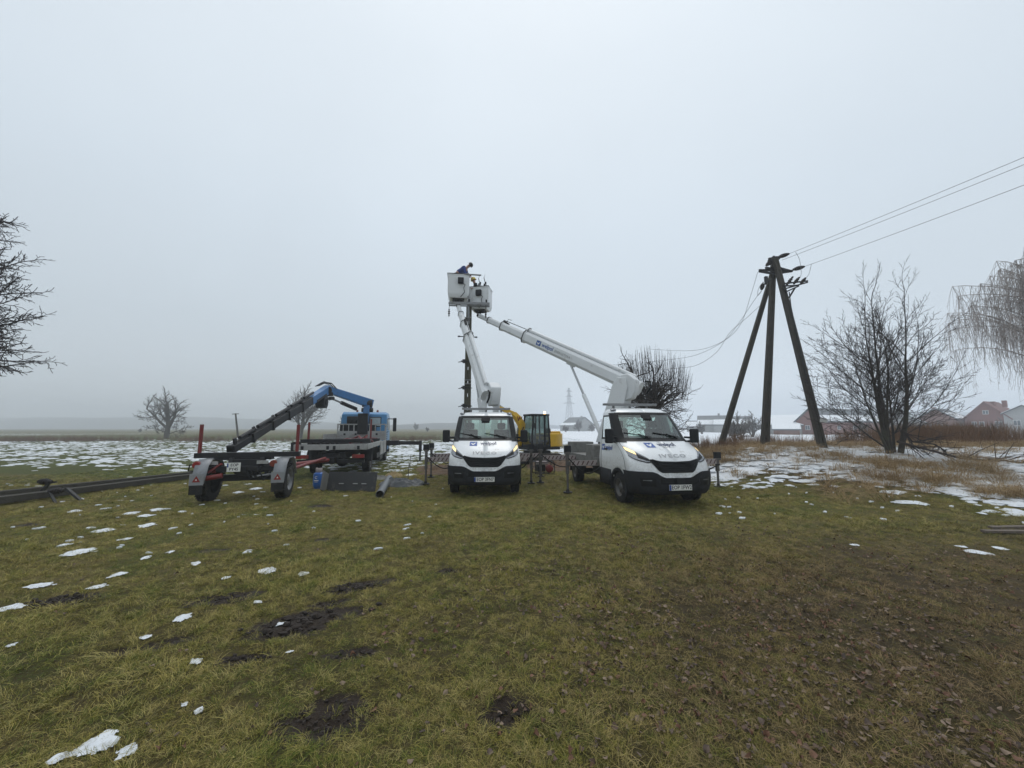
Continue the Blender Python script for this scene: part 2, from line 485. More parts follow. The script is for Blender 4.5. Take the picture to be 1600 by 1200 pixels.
gm.polygons.foreach_set('use_smooth', np.ones(len(gfaces), bool))
for nm, arr in (('snow', ZS), ('brown', ZB), ('green', ZG), ('mud', ZM), ('thatch', sm(9, 4, np.hypot(GX, GY))), ('farness', sm(16, 26, GY) * (GX < 4.0))):
    at_ = gm.attributes.new(nm, 'FLOAT', 'POINT'); at_.data.foreach_set('value', arr.ravel().astype(np.float32))

class NT:
    def __init__(s, m):
        m.use_nodes = True; s.t = m.node_tree; s.b = s.t.nodes['Principled BSDF']
    def n(s, t, ins=None, **k):
        n_ = s.t.nodes.new(t)
        for a, b in k.items(): setattr(n_, a, b)
        for a, b in (ins or {}).items():
            if isinstance(b, bpy.types.NodeSocket): s.t.links.new(b, n_.inputs[a])
            else: n_.inputs[a].default_value = b
        return n_
    def noise(s, v, sc, d=4, rough=.55):
        return s.n('ShaderNodeTexNoise', {'Vector': v, 'Scale': sc, 'Detail': d, 'Roughness': rough}).outputs[0]
    def math(s, op, a, b=0.0, c=None):
        n_ = s.n('ShaderNodeMath', operation=op)
        for i, x in enumerate((a, b) if c is None else (a, b, c)):
            if isinstance(x, bpy.types.NodeSocket): s.t.links.new(x, n_.inputs[i])
            else: n_.inputs[i].default_value = x
        return n_.outputs[0]
    def ss(s, v, a, b, lo=0.0, hi=1.0):
        return s.n('ShaderNodeMapRange', {'Value': v, 'From Min': a, 'From Max': b, 'To Min': lo, 'To Max': hi}, interpolation_type='SMOOTHSTEP').outputs[0]
    def mix(s, f, a, b):
        n_ = s.n('ShaderNodeMix', data_type='RGBA')
        for k, x in (('Factor', f), ('A', a), ('B', b)):
            if isinstance(x, bpy.types.NodeSocket): s.t.links.new(x, n_.inputs[k])
            else: n_.inputs[k].default_value = x if k == 'Factor' else tuple(x) + (1,)
        return n_.outputs['Result']
    def attr(s, nm):
        return s.n('ShaderNodeAttribute', attribute_name=nm, attribute_type='GEOMETRY').outputs['Fac']
OLIVE = (.125, .110, .024); STRAW = (.205, .162, .060); GREEN = (.072, .097, .020); DEAD = (.128, .082, .040); SOIL = (.026, .019, .0145)
def turf(nt, pos, brown, green, gain=1.0):
    a = nt.noise(pos, 1.1, 6, .65); b = nt.noise(pos, 7.0, 6, .7); c = nt.noise(pos, 34.0, 5, .7)
    col = nt.mix(nt.ss(b, .38, .66), OLIVE, STRAW)
    col = nt.mix(nt.ss(a, .46, .62), col, nt.mix(nt.ss(c, .35, .65), GREEN, OLIVE))
    bf = nt.math('ADD', nt.math('MULTIPLY', nt.math('SUBTRACT', a, .5), 1.6), brown)
    bf = nt.math('ADD', bf, nt.math('MULTIPLY', nt.math('SUBTRACT', b, .5), 1.2))
    col = nt.mix(nt.ss(bf, .45, 1.15, 0, .88), col, nt.mix(nt.ss(c, .3, .7), DEAD, (.105, .078, .045)))
    col = nt.mix(nt.ss(nt.math('ADD', green, nt.math('MULTIPLY', nt.math('SUBTRACT', b, .5), .8)), .3, .9, 0, .85), col, GREEN)
    return col, a, b, c
gmat = bpy.data.materials.new('meadow_ground')
nt = NT(gmat)
pos = nt.n('ShaderNodeTexCoord').outputs['Object']
snow, brown, green, mud = (nt.attr(k) for k in ('snow', 'brown', 'green', 'mud'))
col, a, b, c = turf(nt, pos, brown, green)
# worn earth showing between the tufts
col = nt.mix(nt.ss(nt.math('ADD', c, nt.math('MULTIPLY', brown, .18)), .46, .64, 0, .65), col, (.050, .038, .026))
thatch = nt.attr('thatch')
col = nt.mix(nt.math('MULTIPLY', thatch, .50), col, (.032, .026, .015))
mudc = nt.mix(nt.ss(c, .3, .7), SOIL, (.045, .033, .024))
col = nt.mix(nt.ss(nt.math('ADD', mud, nt.math('MULTIPLY', nt.math('SUBTRACT', b, .5), .5)), .3, .6), col, mudc)
sn = nt.n('ShaderNodeMix', {'Factor': nt.attr('farness'), 'A': nt.noise(pos, 2.3, 7, .62), 'B': nt.noise(pos, .95, 6, .62)}, data_type='FLOAT').outputs[0]
mp = nt.n('ShaderNodeMapping', {'Vector': pos, 'Rotation': (0, 0, .5), 'Scale': (.55, 1.25, 1)}).outputs[0]
sn2 = nt.n('ShaderNodeMix', {'Factor': nt.attr('farness'), 'A': nt.noise(mp, 3.6, 6, .65), 'B': nt.noise(mp, 1.2, 6, .6)}, data_type='FLOAT').outputs[0]
snn = nt.math('ADD', nt.math('MULTIPLY', sn, .5), nt.math('MULTIPLY', sn2, .5))
thr = nt.math('MULTIPLY_ADD', snow, -.42, .70)
dlt = nt.math('SUBTRACT', snn, thr)
sf = nt.ss(dlt, -.008, .028)
snowc = nt.mix(nt.ss(b, .3, .7), (.70, .73, .77), (.84, .86, .88))
col = nt.mix(sf, col, snowc)
nt.t.links.new(col, nt.b.inputs['Base Color'])
nt.t.links.new(nt.ss(mud, .2, .8, .9, .5), nt.b.inputs['Roughness'])
nt.b.inputs['Specular IOR Level'].default_value = .1
bmp = nt.n('ShaderNodeBump', {'Strength': .9, 'Distance': .05, 'Height': nt.math('ADD', nt.math('MULTIPLY', c, .5), nt.math('ADD', b, nt.math('MULTIPLY', sf, .5)))})
nt.t.links.new(bmp.outputs[0], nt.b.inputs['Normal'])
gm.materials.append(gmat)
ground = link('ground', gm); tag(ground, 'wide trampled meadow of olive grass with bare earth and snow patches', kind='structure')

# ------------------------------------------------------------------ scattering of ground cover
def source(name, mb, mat):
    me = bpy.data.meshes.new(name); me.from_pydata(mb.v, [], mb.f); me.materials.append(mat); me.update()
    return bpy.data.objects.new(name, me)
def scatter(name, P, rot, sc, idx, srcs, label):
    coll = bpy.data.collections.new(name + '_kinds')
    for i, s_ in enumerate(srcs):
        s_.name = '%s_kind_%02d' % (name, i); coll.objects.link(s_)
    me = bpy.data.meshes.new(name)
    me.vertices.add(len(P)); me.vertices.foreach_set('co', np.asarray(P, np.float32).ravel())
    x = me.attributes.new('rot', 'FLOAT_VECTOR', 'POINT'); x.data.foreach_set('vector', np.asarray(rot, np.float32).ravel())
    x = me.attributes.new('size', 'FLOAT', 'POINT'); x.data.foreach_set('value', np.asarray(sc, np.float32))
    x = me.attributes.new('pick', 'INT', 'POINT'); x.data.foreach_set('value', np.asarray(idx, np.int32))
    ob = link(name, me)
    g = bpy.data.node_groups.new(name + '_scatter', 'GeometryNodeTree')
    g.interface.new_socket('Geometry', in_out='INPUT', socket_type='NodeSocketGeometry')
    g.interface.new_socket('Geometry', in_out='OUTPUT', socket_type='NodeSocketGeometry')
    gi = g.nodes.new('NodeGroupInput'); go = g.nodes.new('NodeGroupOutput')
    ci = g.nodes.new('GeometryNodeCollectionInfo'); ci.inputs['Collection'].default_value = coll
    ci.inputs['Separate Children'].default_value = True; ci.inputs['Reset Children'].default_value = True
    ip = g.nodes.new('GeometryNodeInstanceOnPoints'); ip.inputs['Pick Instance'].default_value = True
    def na(nm, t):
        n_ = g.nodes.new('GeometryNodeInputNamedAttribute'); n_.data_type = t; n_.inputs['Name'].default_value = nm
        return n_.outputs['Attribute']
    L = g.links.new
    L(gi.outputs[0], ip.inputs['Points']); L(ci.outputs[0], ip.inputs['Instance'])
    L(na('pick', 'INT'), ip.inputs['Instance Index'])
    e2r = g.nodes.new('FunctionNodeEulerToRotation')
    L(na('rot', 'FLOAT_VECTOR'), e2r.inputs[0]); L(e2r.outputs[0], ip.inputs['Rotation'])
    L(na('size', 'FLOAT'), ip.inputs['Scale'])
    L(ip.outputs[0], go.inputs[0])
    md = ob.modifiers.new('Scatter', 'NODES'); md.node_group = g
    return tag(ob, label, kind='stuff')
rng = random.Random(11); npr = np.random.default_rng(5)
def blade(mb, x, y, h, lean, az, w, droop=.4):
    dx, dy = math.cos(az), math.sin(az); sx, sy = -dy * w / 2, dx * w / 2
    p = []
    for t in (0, .45, .8, 1.0):
        o = lean * h * (t ** 1.6); z = h * t * (1 - droop * t * t * min(1, lean))
        p.append((x + dx * o, y + dy * o, z, (1 - t ** 1.5)))
    vs = []
    for (a_, b_, c_, k) in p[:3]:
        vs += [(a_ - sx * (.35 + .65 * k), b_ - sy * (.35 + .65 * k), c_), (a_ + sx * (.35 + .65 * k), b_ + sy * (.35 + .65 * k), c_)]
    vs.append(p[3][:3])
    mb.add(vs, [(0, 1, 3, 2), (2, 3, 5, 4), (4, 5, 6)])
def tuft(n, rad, h0, h1, lean0, lean1, w, droop=.4, spread=None):
    mb = MB()
    az0 = rng.uniform(0, 6.28)
    for i in range(n):
        a_ = rng.uniform(0, 2 * PI); r_ = rad * math.sqrt(rng.random())
        az = a_ + rng.gauss(0, .8) if spread is None else az0 + rng.gauss(0, spread)
        blade(mb, r_ * math.cos(a_), r_ * math.sin(a_), rng.uniform(h0, h1), rng.uniform(lean0, lean1), az, w * rng.uniform(.7, 1.3), droop)
    return mb
def blademat(name, gain, straw=0.0, tr=.25):
    m = bpy.data.materials.new(name); q = NT(m)
    p_ = q.n('ShaderNodeNewGeometry').outputs['Position']
    x_ = q.n('ShaderNodeSeparateXYZ', {0: p_})
    br = q.math('ADD', q.math('MULTIPLY', q.ss(x_.outputs[0], -2.6, 4.2), q.ss(x_.outputs[1], 10, 3.5, 0, .85)), .20)
    gr = q.math('MAXIMUM', q.math('MULTIPLY', q.ss(x_.outputs[0], 0, -4.5), q.ss(x_.outputs[1], 7, 3, 0, .45)), q.math('MULTIPLY', q.ss(x_.outputs[0], -2, -7), q.ss(x_.outputs[1], 12.5, 15, 0, .9)))
    cl, a_, b_, c_ = turf(q, p_, br, gr)
    rnd = q.n('ShaderNodeObjectInfo').outputs['Random']
    cl = q.mix(q.ss(rnd, .55 - straw, .95 - straw, 0, .85), cl, q.mix(q.ss(br, .3, .9), (.230, .195, .080), (.165, .118, .066)))
    cl = q.mix(q.ss(rnd, .34, .0, 0, .75), cl, (.036, .060, .013))
    isl = q.n('ShaderNodeNewGeometry').outputs['Random Per Island']      # every blade a little different
    cl = q.mix(q.ss(isl, .76, 1.0, 0, .65), cl, q.mix(q.ss(br, .3, .9), (.31, .25, .085), (.20, .14, .075)))
    cl = q.mix(q.ss(isl, .34, .0, 0, .8), cl, q.mix(q.ss(br, .35, .9), (.040, .058, .014), (.050, .034, .020)))
    sc2 = q.n('ShaderNodeVectorMath', {0: cl, 'Scale': gain}, operation='SCALE').outputs[0]
    q.t.links.new(sc2, q.b.inputs['Base Color']); q.b.inputs['Roughness'].default_value = .85
    q.b.inputs['Specular IOR Level'].default_value = .07
    return m
gbm = blademat('grass_blades', 1.78)
def polar(n, r0, r1, pw, amax=64):
    # radius density per unit area falls as r**-pw
    u = npr.random(n); k = 2 - pw
    r = (r0 ** k + u * (r1 ** k - r0 ** k)) ** (1 / k)
    t = np.radians(npr.uniform(-amax, amax, n))
    return r * np.sin(t), r * np.cos(t)
X, Y = polar(95000, 1.5, 24, 1.25)
s_, b_, g_ = zones(X, Y); mk = mudmask(X, Y)
dens = fbm(X * 1.7, Y * 1.7, 51, 3)
bald = sm(.40, .30, dens) * (.2 + .3 * b_)
keep = (npr.random(len(X)) > mk ** 1.5 * .97) & (npr.random(len(X)) > bald) & ~((s_ > .3) & (npr.random(len(X)) < .8)) & ~((X > 7) & (Y > 11))
X, Y = X[keep], Y[keep]; r_ = np.hypot(X, Y)
lush = fbm(X * .8, Y * .8, 57, 3)
size = .80 * npr.uniform(.55, 1.25, len(X)) * (.62 + .9 * np.clip(lush - .3, 0, .5)) * (1 + .018 * r_)
size *= 1 + .15 * sm(-1, -4, X) * sm(5, 2.5, Y)
size *= .80 + .20 * sm(3.0, 6.0, r_)
rot = np.stack([npr.normal(0, .22, len(X)), npr.normal(0, .22, len(X)), npr.uniform(0, 6.28, len(X))], 1)
kinds = [tuft(26, .075, .035, .085, .5, 1.7, .0040) for i in range(4)] + [tuft(22, .085, .05, .11, .9, 2.2, .0042, .7, .7) for i in range(4)] + [tuft(14, .10, .03, .06, 1.4, 2.8, .004, .9) for i in range(2)]
idx = npr.integers(0, len(kinds), len(X))
scatter('grass', np.stack([X, Y, H(X, Y) - .006], 1), rot, size, idx, [source('g', k, gbm) for k in kinds], 'short matted olive and straw coloured grass over the whole meadow')

# dry tussocks on the snowy bank, tall brown weeds on its crest, weeds along the far field edge
drym = M('dry_grass_blades', (.31, .21, .095), .8, var=.4, vs=.9)
weedm = M('brown_weed_stems', (.17, .092, .045), .85, var=.45, vs=.5)
tk = [tuft(70, .16, .22, .42, .7, 1.9, .006, .75) for i in range(4)]
wk = [tuft(34, .22, .35, .85, .05, .45, .008, .2) for i in range(4)]
pts = []
for (px, py, n, rx, ry) in ((1345, 722, 20, .6, .4), (1395, 728, 16, .7, .4), (1445, 730, 14, .6, .4), (1475, 752, 16, .7, .3), (1570, 770, 20, .9, .3), (1420, 748, 16, .8, .25),
                            (1340, 745, 10, .9, .3), (1590, 750, 16, .9, .6), (1500, 740, 12, .8, .6), (1250, 712, 12, 1.2, .5), (1200, 715, 6, .8, .4), (1180, 738, 5, .8, .4), (1130, 720, 14, .7, .5), (1530, 720, 14, 1.4, .7), (1390, 760, 12, 1.5, .2), (1500, 775, 14, 1.5, .2)):
    p = drop(px, py)
    for i in range(n):
        pts.append((p.x + rng.gauss(0, rx), p.y + rng.gauss(0, ry)))
for i in range(150): xx = rng.uniform(6.5, 27); pts.append((xx, rng.uniform(max(8.9, 13.5 - 1.2 * (xx - 8)), 16.8)))
tx = np.array([p[0] for p in pts]); ty = np.array([p[1] for p in pts])
# crest grasses low tan
n1 = 1300
cx = npr.uniform(6.8, 34, n1); cyy = 17.0 + npr.normal(0, 1.0, n1) + .02 * (cx - 8)
tx = np.concatenate([tx, cx]); ty = np.concatenate([ty, cyy])
scatter('dry_grass', np.stack([tx, ty, H(tx, ty) - .02], 1), np.stack([npr.normal(0, .15, len(tx)), npr.normal(0, .15, len(tx)), npr.uniform(0, 6.28, len(tx))], 1),
        npr.uniform(.6, 1.15, len(tx)) * np.where(np.arange(len(tx)) < len(pts), 1.25, 1.0), npr.integers(0, 4, len(tx)), [source('t', k, drym) for k in tk], 'tan dry grass tussocks on the snowy bank at the right')
n2 = 3200
wx = npr.uniform(7.0, 40, n2); wy = 18.6 + npr.normal(0, 1.0, n2) + .03 * (wx - 8)
dn = fbm(wx * .35, wy * .35, 61, 3)
kp = (npr.random(n2) < .10 + .85 * sm(.36, .56, dn) * (0.4 + .6 * sm(15, 20, wx))); wx, wy = wx[kp], wy[kp]
ws = npr.uniform(.6, 1.15, len(wx)) * (.8 + .6 * sm(14, 20, wx))
n3 = 2600
fx = npr.uniform(-85, -4, n3); fy = 56 + npr.normal(0, 2.5, n3) + .12 * (fx + 40)
kp = npr.random(n3) < sm(.38, .52, fbm(fx * .12, fy * .3, 67, 3)); fx, fy = fx[kp], fy[kp]
wx = np.concatenate([wx, fx]); wy = np.concatenate([wy, fy]); ws = np.concatenate([ws, npr.uniform(.6, 1.3, len(fx))])
scatter('dry_weeds', np.stack([wx, wy, H(wx, wy) - .02], 1), np.stack([npr.normal(0, .12, len(wx)), npr.normal(0, .12, len(wx)), npr.uniform(0, 6.28, len(wx))], 1),
        ws, npr.integers(0, 4, len(wx)), [source('w', k, weedm) for k in wk], 'reddish brown dead weed stems along the field edges')

# ------------------------------------------------------------------ snow left lying in the grass
snowm = M('old_snow', (.70, .73, .76), .8, var=.09, vs=11, bump=.5, bs=40, dirt=((.34, .33, .28), .22, 16))
def snow_blob(mb, x, y, l, w, a, th, n=16, sd=0):
    ca, sa = math.cos(a), math.sin(a); rings = []
    for k, (f, hh) in enumerate(((1.0, -.015), (.86, .55), (.55, .92), (.2, 1.0))):
        r_ = []
        for j in range(n):
            t = 2 * PI * j / n
            q = f * (1 + 1.25 * (float(vn(math.cos(t) * 1.6 + sd * 3.7, math.sin(t) * 1.6 + sd, 3)) - .5) + .6 * (float(vn(math.cos(t) * 4 + sd, math.sin(t) * 4, 4)) - .5))
            u, v = l * q * math.cos(t), w * q * math.sin(t)
            X_, Y_ = x + u * ca - v * sa, y + u * sa + v * ca
            r_.append((X_, Y_, hh))
        rings.append(r_)
    fl = [p for r_ in rings for p in r_]
    zz = H(np.array([p[0] for p in fl]), np.array([p[1] for p in fl]))
    vs = [(p[0], p[1], z + (p[2] * th if p[2] > 0 else -.02) + .012) for p, z in zip(fl, zz)]
    fs = []
    for k in range(3):
        for j in range(n):
            j2 = (j + 1) % n
            fs.append((k * n + j, k * n + j2, (k + 1) * n + j2, (k + 1) * n + j))
    fs.append(tuple(3 * n + j for j in range(n)))
    mb.add(vs, fs)
SNOW = [(20, 952, 36, 12), (60, 917, 40, 8), (122, 864, 50, 12), (160, 831, 26, 9), (184, 899, 26, 8), (152, 919, 26, 9), (232, 822, 26, 8), (228, 807, 24, 6), (415, 894, 28, 16), (289, 966, 24, 16),
        (307, 1036, 18, 16), (351, 905, 13, 10), (228, 873, 16, 8), (18, 1011, 13, 9), (228, 997, 16, 10), (438, 977, 18, 11), (311, 1113, 14, 14), (288, 1104, 10, 12), (452, 1021, 13, 5), (150, 1165, 56, 40),
        (96, 1188, 36, 20), (198, 1178, 26, 24), (266, 864, 12, 8), (402, 943, 14, 8), (475, 897, 18, 12), (305, 882, 18, 8), (1530, 865, 26, 9), (1560, 858, 18, 6), (1500, 855, 14, 6), (1336, 853, 12, 5), (1535, 803, 12, 5),
        (1500, 772, 40, 9), (1545, 757, 50, 10), (1420, 786, 46, 9), (1465, 720, 32, 22), (1395, 770, 40, 8), (400, 764, 18, 5), (372, 770, 16, 5), (388, 757, 12, 4), (245, 797, 22, 6), (205, 803, 20, 6), (117, 800, 22, 5), (100, 853, 18, 5), (195, 844, 18, 4), (345, 745, 20, 7)]
def snow_crust(mb, x, y, l, w, a, th, sd):
    """ragged thin sheet of melting snow, holed where grass has broken through"""
    nu, nv = 30, 20; ca, sa = math.cos(a), math.sin(a)
    u, v = np.meshgrid(np.linspace(-1.35, 1.35, nu), np.linspace(-1.35, 1.35, nv), indexing='ij')
    q = 1 - np.sqrt(u * u + v * v) + 1.15 * (fbm(u * 1.5 + sd * 3.1, v * 1.2 + sd, sd % 7, 3) - .46) + .55 * (fbm(u * 5 + sd, v * 4, sd % 5 + 2, 2) - .4)
    X_ = x + u * l * ca - v * w * sa; Y_ = y + u * l * sa + v * w * ca
    Z_ = H(X_, Y_) + .010 + th * np.clip(q, -.25, 1) ** 1.0 * (.7 + .6 * fbm(X_ * 18, Y_ * 18, 3, 2))
    mb.grid([[(X_[i, j], Y_[i, j], Z_[i, j]) for j in range(nv)] for i in range(nu)], skip=lambda i, j: q[i:i + 2, j:j + 2].mean() < .10)
for i, (px, py, wpx, hpx) in enumerate(SNOW):
    p = drop(px, py)
    p2 = drop(px, py - hpx / 2.0); p3 = drop(px, py + hpx / 2.0)
    l = wpx / 2 / FPX * p.y * .98; w = max((p2 - p3).length / 2 * .7, l * .24); w = min(w, l * 1.2)
    mb = MB(); snow_crust(mb, p.x, p.y, l, w, R(25 if px < 800 else -15), min(.045, .22 * l), i * 1.3)
    if mb.f: mb.build('snow_patch', snowm, ground, ang=70)
mb = MB()
for i in range(150):
    px = rng.choice((rng.uniform(0, 480), rng.uniform(0, 700), rng.uniform(1120, 1600))); py = 756 + 110 * rng.random() ** 1.7
    if px > 1100: py = 740 + 80 * rng.random() ** 1.3
    p = drop(px, py + .0)
    l = rng.uniform(.02, .075)
    snow_blob(mb, p.x, p.y, l, l * rng.uniform(.25, .8), R(25 + rng.gauss(0, 30)), .012, n=9, sd=i)
tag(mb.build('scattered_snow', snowm), 'small crumbs of old snow scattered over the grass', kind='stuff')

# clumps of snow caught on the tussocks of the fields
def clump(k):
    r2 = random.Random(k); mb = MB(); n = 11; rings = []
    for f, h in ((1, -.03), (.8, .55), (.4, 1.0)):
        rings.append([((1 + .55 * math.sin(2 * PI * j / n * (1 + k % 3) + k) * .5 + r2.uniform(-.28, .28)) * f * math.cos(2 * PI * j / n), (1 + r2.uniform(-.3, .3)) * f * .75 * math.sin(2 * PI * j / n), h * (.16 + r2.uniform(-.05, .05))) for j in range(n)])
    vs = [p for r_ in rings for p in r_]; fs = []
    for i in range(2):
        for j in range(n): fs.append((i * n + j, i * n + (j + 1) % n, (i + 1) * n + (j + 1) % n, (i + 1) * n + j))
    fs.append(tuple(2 * n + j for j in range(n)))
    mb.add(vs, fs); return mb
def field_snow(name, n, x0, x1, y0, y1, dens, s0, s1, label):
    x = npr.uniform(x0, x1, n); y = y0 + (y1 - y0) * npr.random(n)
    k = npr.random(n) < dens(x, y); x, y = x[k], y[k]
    s = npr.uniform(s0, s1, len(x)) ** 1.0 * (.6 + .8 * npr.random(len(x)) ** 2)
    scatter(name, np.stack([x, y, H(x, y) - .005], 1), np.stack([0 * x, 0 * x, npr.normal(.2, .6, len(x))], 1), s, npr.integers(0, 6, len(x)), [source('s', clump(i), snowm) for i in range(6)], label)
field_snow('field_snow', 34000, -75, -1.5, 14.5, 60, lambda x, y: sm(13.5, 21, y + .15 * (x + 8) + 5 * (fbm(x * .16, y * .16, 31, 3) - .45)) * sm(64, 36, y) * sm(-1.5, -6, x) * (.15 + 1.5 * np.clip(fbm(x * .35, y * .35, 91, 3) - .25, 0, .6)) * (x > -1.45 * y - 4), .08, .27, 'clumps of snow speckling the green field at the left')
field_snow('bank_snow', 7500, 5, 27, 7.6, 17, lambda x, y: sm(4.8, 7.5, x) * sm(-2.4, .4, y - np.clip(13.0 - 1.2 * (x - 8), 9.4, 12.6) + 2.5 * (fbm(x * .5, y * .5, 37, 3) - .45)) * (.1 + 1.8 * np.clip(fbm(x * .7, y * .7, 93, 3) - .33, 0, .5)), .08, .30, 'clumps of snow caught among the dry grass of the bank at the right')
field_snow('distant_snow', 3200, -9, 9, 20, 62, lambda x, y: .55 * sm(20, 28, y) * np.clip(fbm(x * .3, y * .3, 95, 3) * 1.3, 0, 1), .2, .55, 'clumps of snow lying on the far field behind the vans')
# ------------------------------------------------------------------ earth clods in the dug patches
clodm = M('dug_soil', (.030, .022, .017), .95, var=.35, vs=14, bump=.8, bs=50)
mb = MB()
for (mx, my, l, w, a_, d) in MUD[:12]:
    for i in range(int(60 * l / .4)):
        u, v = rng.gauss(0, .42) * l, rng.gauss(0, .42) * w
        x, y = mx + u * math.cos(a_) - v * math.sin(a_), my + u * math.sin(a_) + v * math.cos(a_)
        r_ = rng.uniform(.008, .030) * (1.2 if d > .05 else .6)
        o = len(mb.v); mb.ball((x, y, hz(x, y) + r_ * .3), r_, 6, 4, sc=(rng.uniform(.8, 1.5), rng.uniform(.7, 1.2), rng.uniform(.5, .9)))
        for k in range(o, len(mb.v)):
            q = mb.v[k]; mb.v[k] = (q[0] + rng.uniform(-.25, .25) * r_, q[1] + rng.uniform(-.25, .25) * r_, q[2] + rng.uniform(-.2, .2) * r_)
tag(mb.build('soil_clods', clodm, recalc=False), 'crumbly dark soil clods thrown up in the dug patches', kind='stuff')

# ------------------------------------------------------------------ fallen leaves
def leafmat(nm, c):
    return M(nm, c, .75, var=.35, vs=25)
lms = [leafmat('brown_leaf', (.105, .064, .042)), leafmat('greybrown_leaf', (.125, .088, .066)), leafmat('rust_leaf', (.145, .070, .040)), leafmat('pale_leaf', (.21, .15, .105)), leafmat('dark_leaf', (.062, .042, .032))]
def leafmesh(k, mat):
    r2 = random.Random(k); mb = MB(); rows = []
    cu = r2.uniform(-.9, 1.3); tw = r2.uniform(-1.2, 1.2)
    for i, (t, w) in enumerate(((0, .03), (.15, .24), (.4, .36), (.65, .30), (.85, .15), (1, .02))):
        row = []
        for s_ in (-1, -.5, 0, .5, 1):
            ww = w * (1 + r2.uniform(-.38, .38)); x = s_ * ww
            z = abs(s_) ** 1.5 * ww * cu + .25 * math.sin(t * 3) * cu + tw * s_ * ww * (t - .5) + r2.uniform(-.05, .05)
            row.append((x, t - .5, z))
        rows.append(row)
    mb.grid(rows)
    me = bpy.data.meshes.new('fallen_leaf'); me.from_pydata(mb.v, [], mb.f); me.materials.append(mat); me.update()
    return me
leaves = [leafmesh(i, lms[i % 5]) for i in range(15)]
cand = []
while len(cand) < 3900:
    r_ = 1.75 + 7.5 * rng.random() ** 1.4; t = R(rng.uniform(-58, 58)); x, y = r_ * math.sin(t), r_ * math.cos(t)
    pr = .025 + .975 * float(sm(-2.2, 3.6, x + 1.6 * (float(fbm(x * .7, y * .7, 71, 2)) - .4))) * float(sm(9, 4, y))
    if rng.random() < pr * (.25 + 1.3 * float(sm(.35, .6, fbm(x * 1.1, y * 1.1, 73, 3)))): cand.append((r_, x, y))
cand.sort()
mb = MB()
for i, (r_, x, y) in enumerate(cand):
    me = leaves[rng.randrange(15)]
    s_ = rng.uniform(.022, .050); e = Matrix.Rotation(rng.uniform(0, 6.28), 3, 'Z') @ Matrix.Rotation(rng.gauss(0, .35), 3, 'X') @ Matrix.Rotation(rng.gauss(0, .35), 3, 'Y')
    c = Vector((x, y, hz(x, y) + .010 + .018 * rng.random()))
    if i < 300:
        o = bpy.data.objects.new('fallen_leaf', me); COL.objects.link(o); o.parent = ground
        o.location = c; o.rotation_euler = e.to_euler(); o.scale = (s_, s_, s_)
    else:
        k = leaves.index(me) % 5
        mb.add([e @ (v.co * s_) + c for v in me.vertices], [tuple(p.vertices) for p in me.polygons], k)
tag(mb.build('leaf_litter', lms, recalc=False), 'brown fallen leaves thickly scattered over the trampled grass', kind='stuff')

# ------------------------------------------------------------------ dug earth behind the vans
earthm = M('brown_dug_earth', (.115, .068, .038), .95, var=.45, vs=3, bump=.9, bs=14, dirt=((.07, .05, .03), .5, 4))
def mound(x0, x1, y0, y1, hgt, sd, label):
    xs = np.linspace(x0, x1, 120); ys = np.linspace(y0, y1, 60); A, B = np.meshgrid(xs, ys)
    u = (A - (x0 + x1) / 2) / ((x1 - x0) / 2); v = (B - (y0 + y1) / 2) / ((y1 - y0) / 2)
    e = np.clip(1.05 - (np.abs(u) ** 2.0 + np.abs(v) ** 2.0) - .8 * (fbm(A * 1.1, B * 1.1, sd, 3) - .4), 0, 1)
    Z = H(A, B) - .06 + e * (.04 + hgt * 1.9 * np.clip(fbm(A * 1.1, B * 1.1, sd + 4, 2) - .12, 0, 1)) + e ** .5 * .22 * (fbm(A * 4.5, B * 4.5, sd + 9, 3) - .3)
    m_ = MB(); m_.grid([[(A[i, j], B[i, j], Z[i, j]) for j in range(120)] for i in range(60)])
    o = m_.build('earth_mound', earthm, recalc=False, ang=80)
    return tag(o, label, 'earth mound', 'mounds of dug earth')
mound(-4.6, -1.2, 15.2, 19.5, .26, 3, 'low mound of brown dug earth to the left behind the middle van')
mound(.6, 4.6, 16.4, 20.8, .42, 8, 'brown earth heap below the yellow excavator, between the two vans')
# ------------------------------------------------------------------ bucket vans
#            z    front y  half width  k1    k2
PROF = [(.30, .12, .90, .06, .30), (.40, .03, .95, .07, .30), (.55, .00, .985, .08, .28), (.72, .01, .995, .09, .26), (.85, .045, 1.0, .10, .24),
        (.98, .08, 1.0, .10, .24), (1.06, .12, .995, .11, .24), (1.14, .20, .985, .12, .24), (1.24, .34, .975, .12, .24), (1.34, .53, .965, .12, .24),
        (1.42, .72, .958, .12, .22), (1.49, .88, .952, .12, .20), (1.54, .96, .945, .12, .17), (1.75, 1.15, .915, .13, .15), (1.95, 1.34, .885, .13, .14),
        (2.10, 1.48, .86, .13, .14), (2.17, 1.56, .84, .13, .14), (2.22, 1.68, .80, .12, .14), (2.255, 1.86, .72, .09, .10), (2.275, 2.02, .55, .04, .05)]
PZ = [p[0] for p in PROF]
REAR = 2.25
def pr(z):
    return [float(np.interp(z, PZ, [p[i] for p in PROF])) for i in (1, 2, 3, 4)]
def Zu(z): return z if z < 1.5 else 1.5 + (z - 1.5) * 1.09      # the cab's upper half stands a little taller
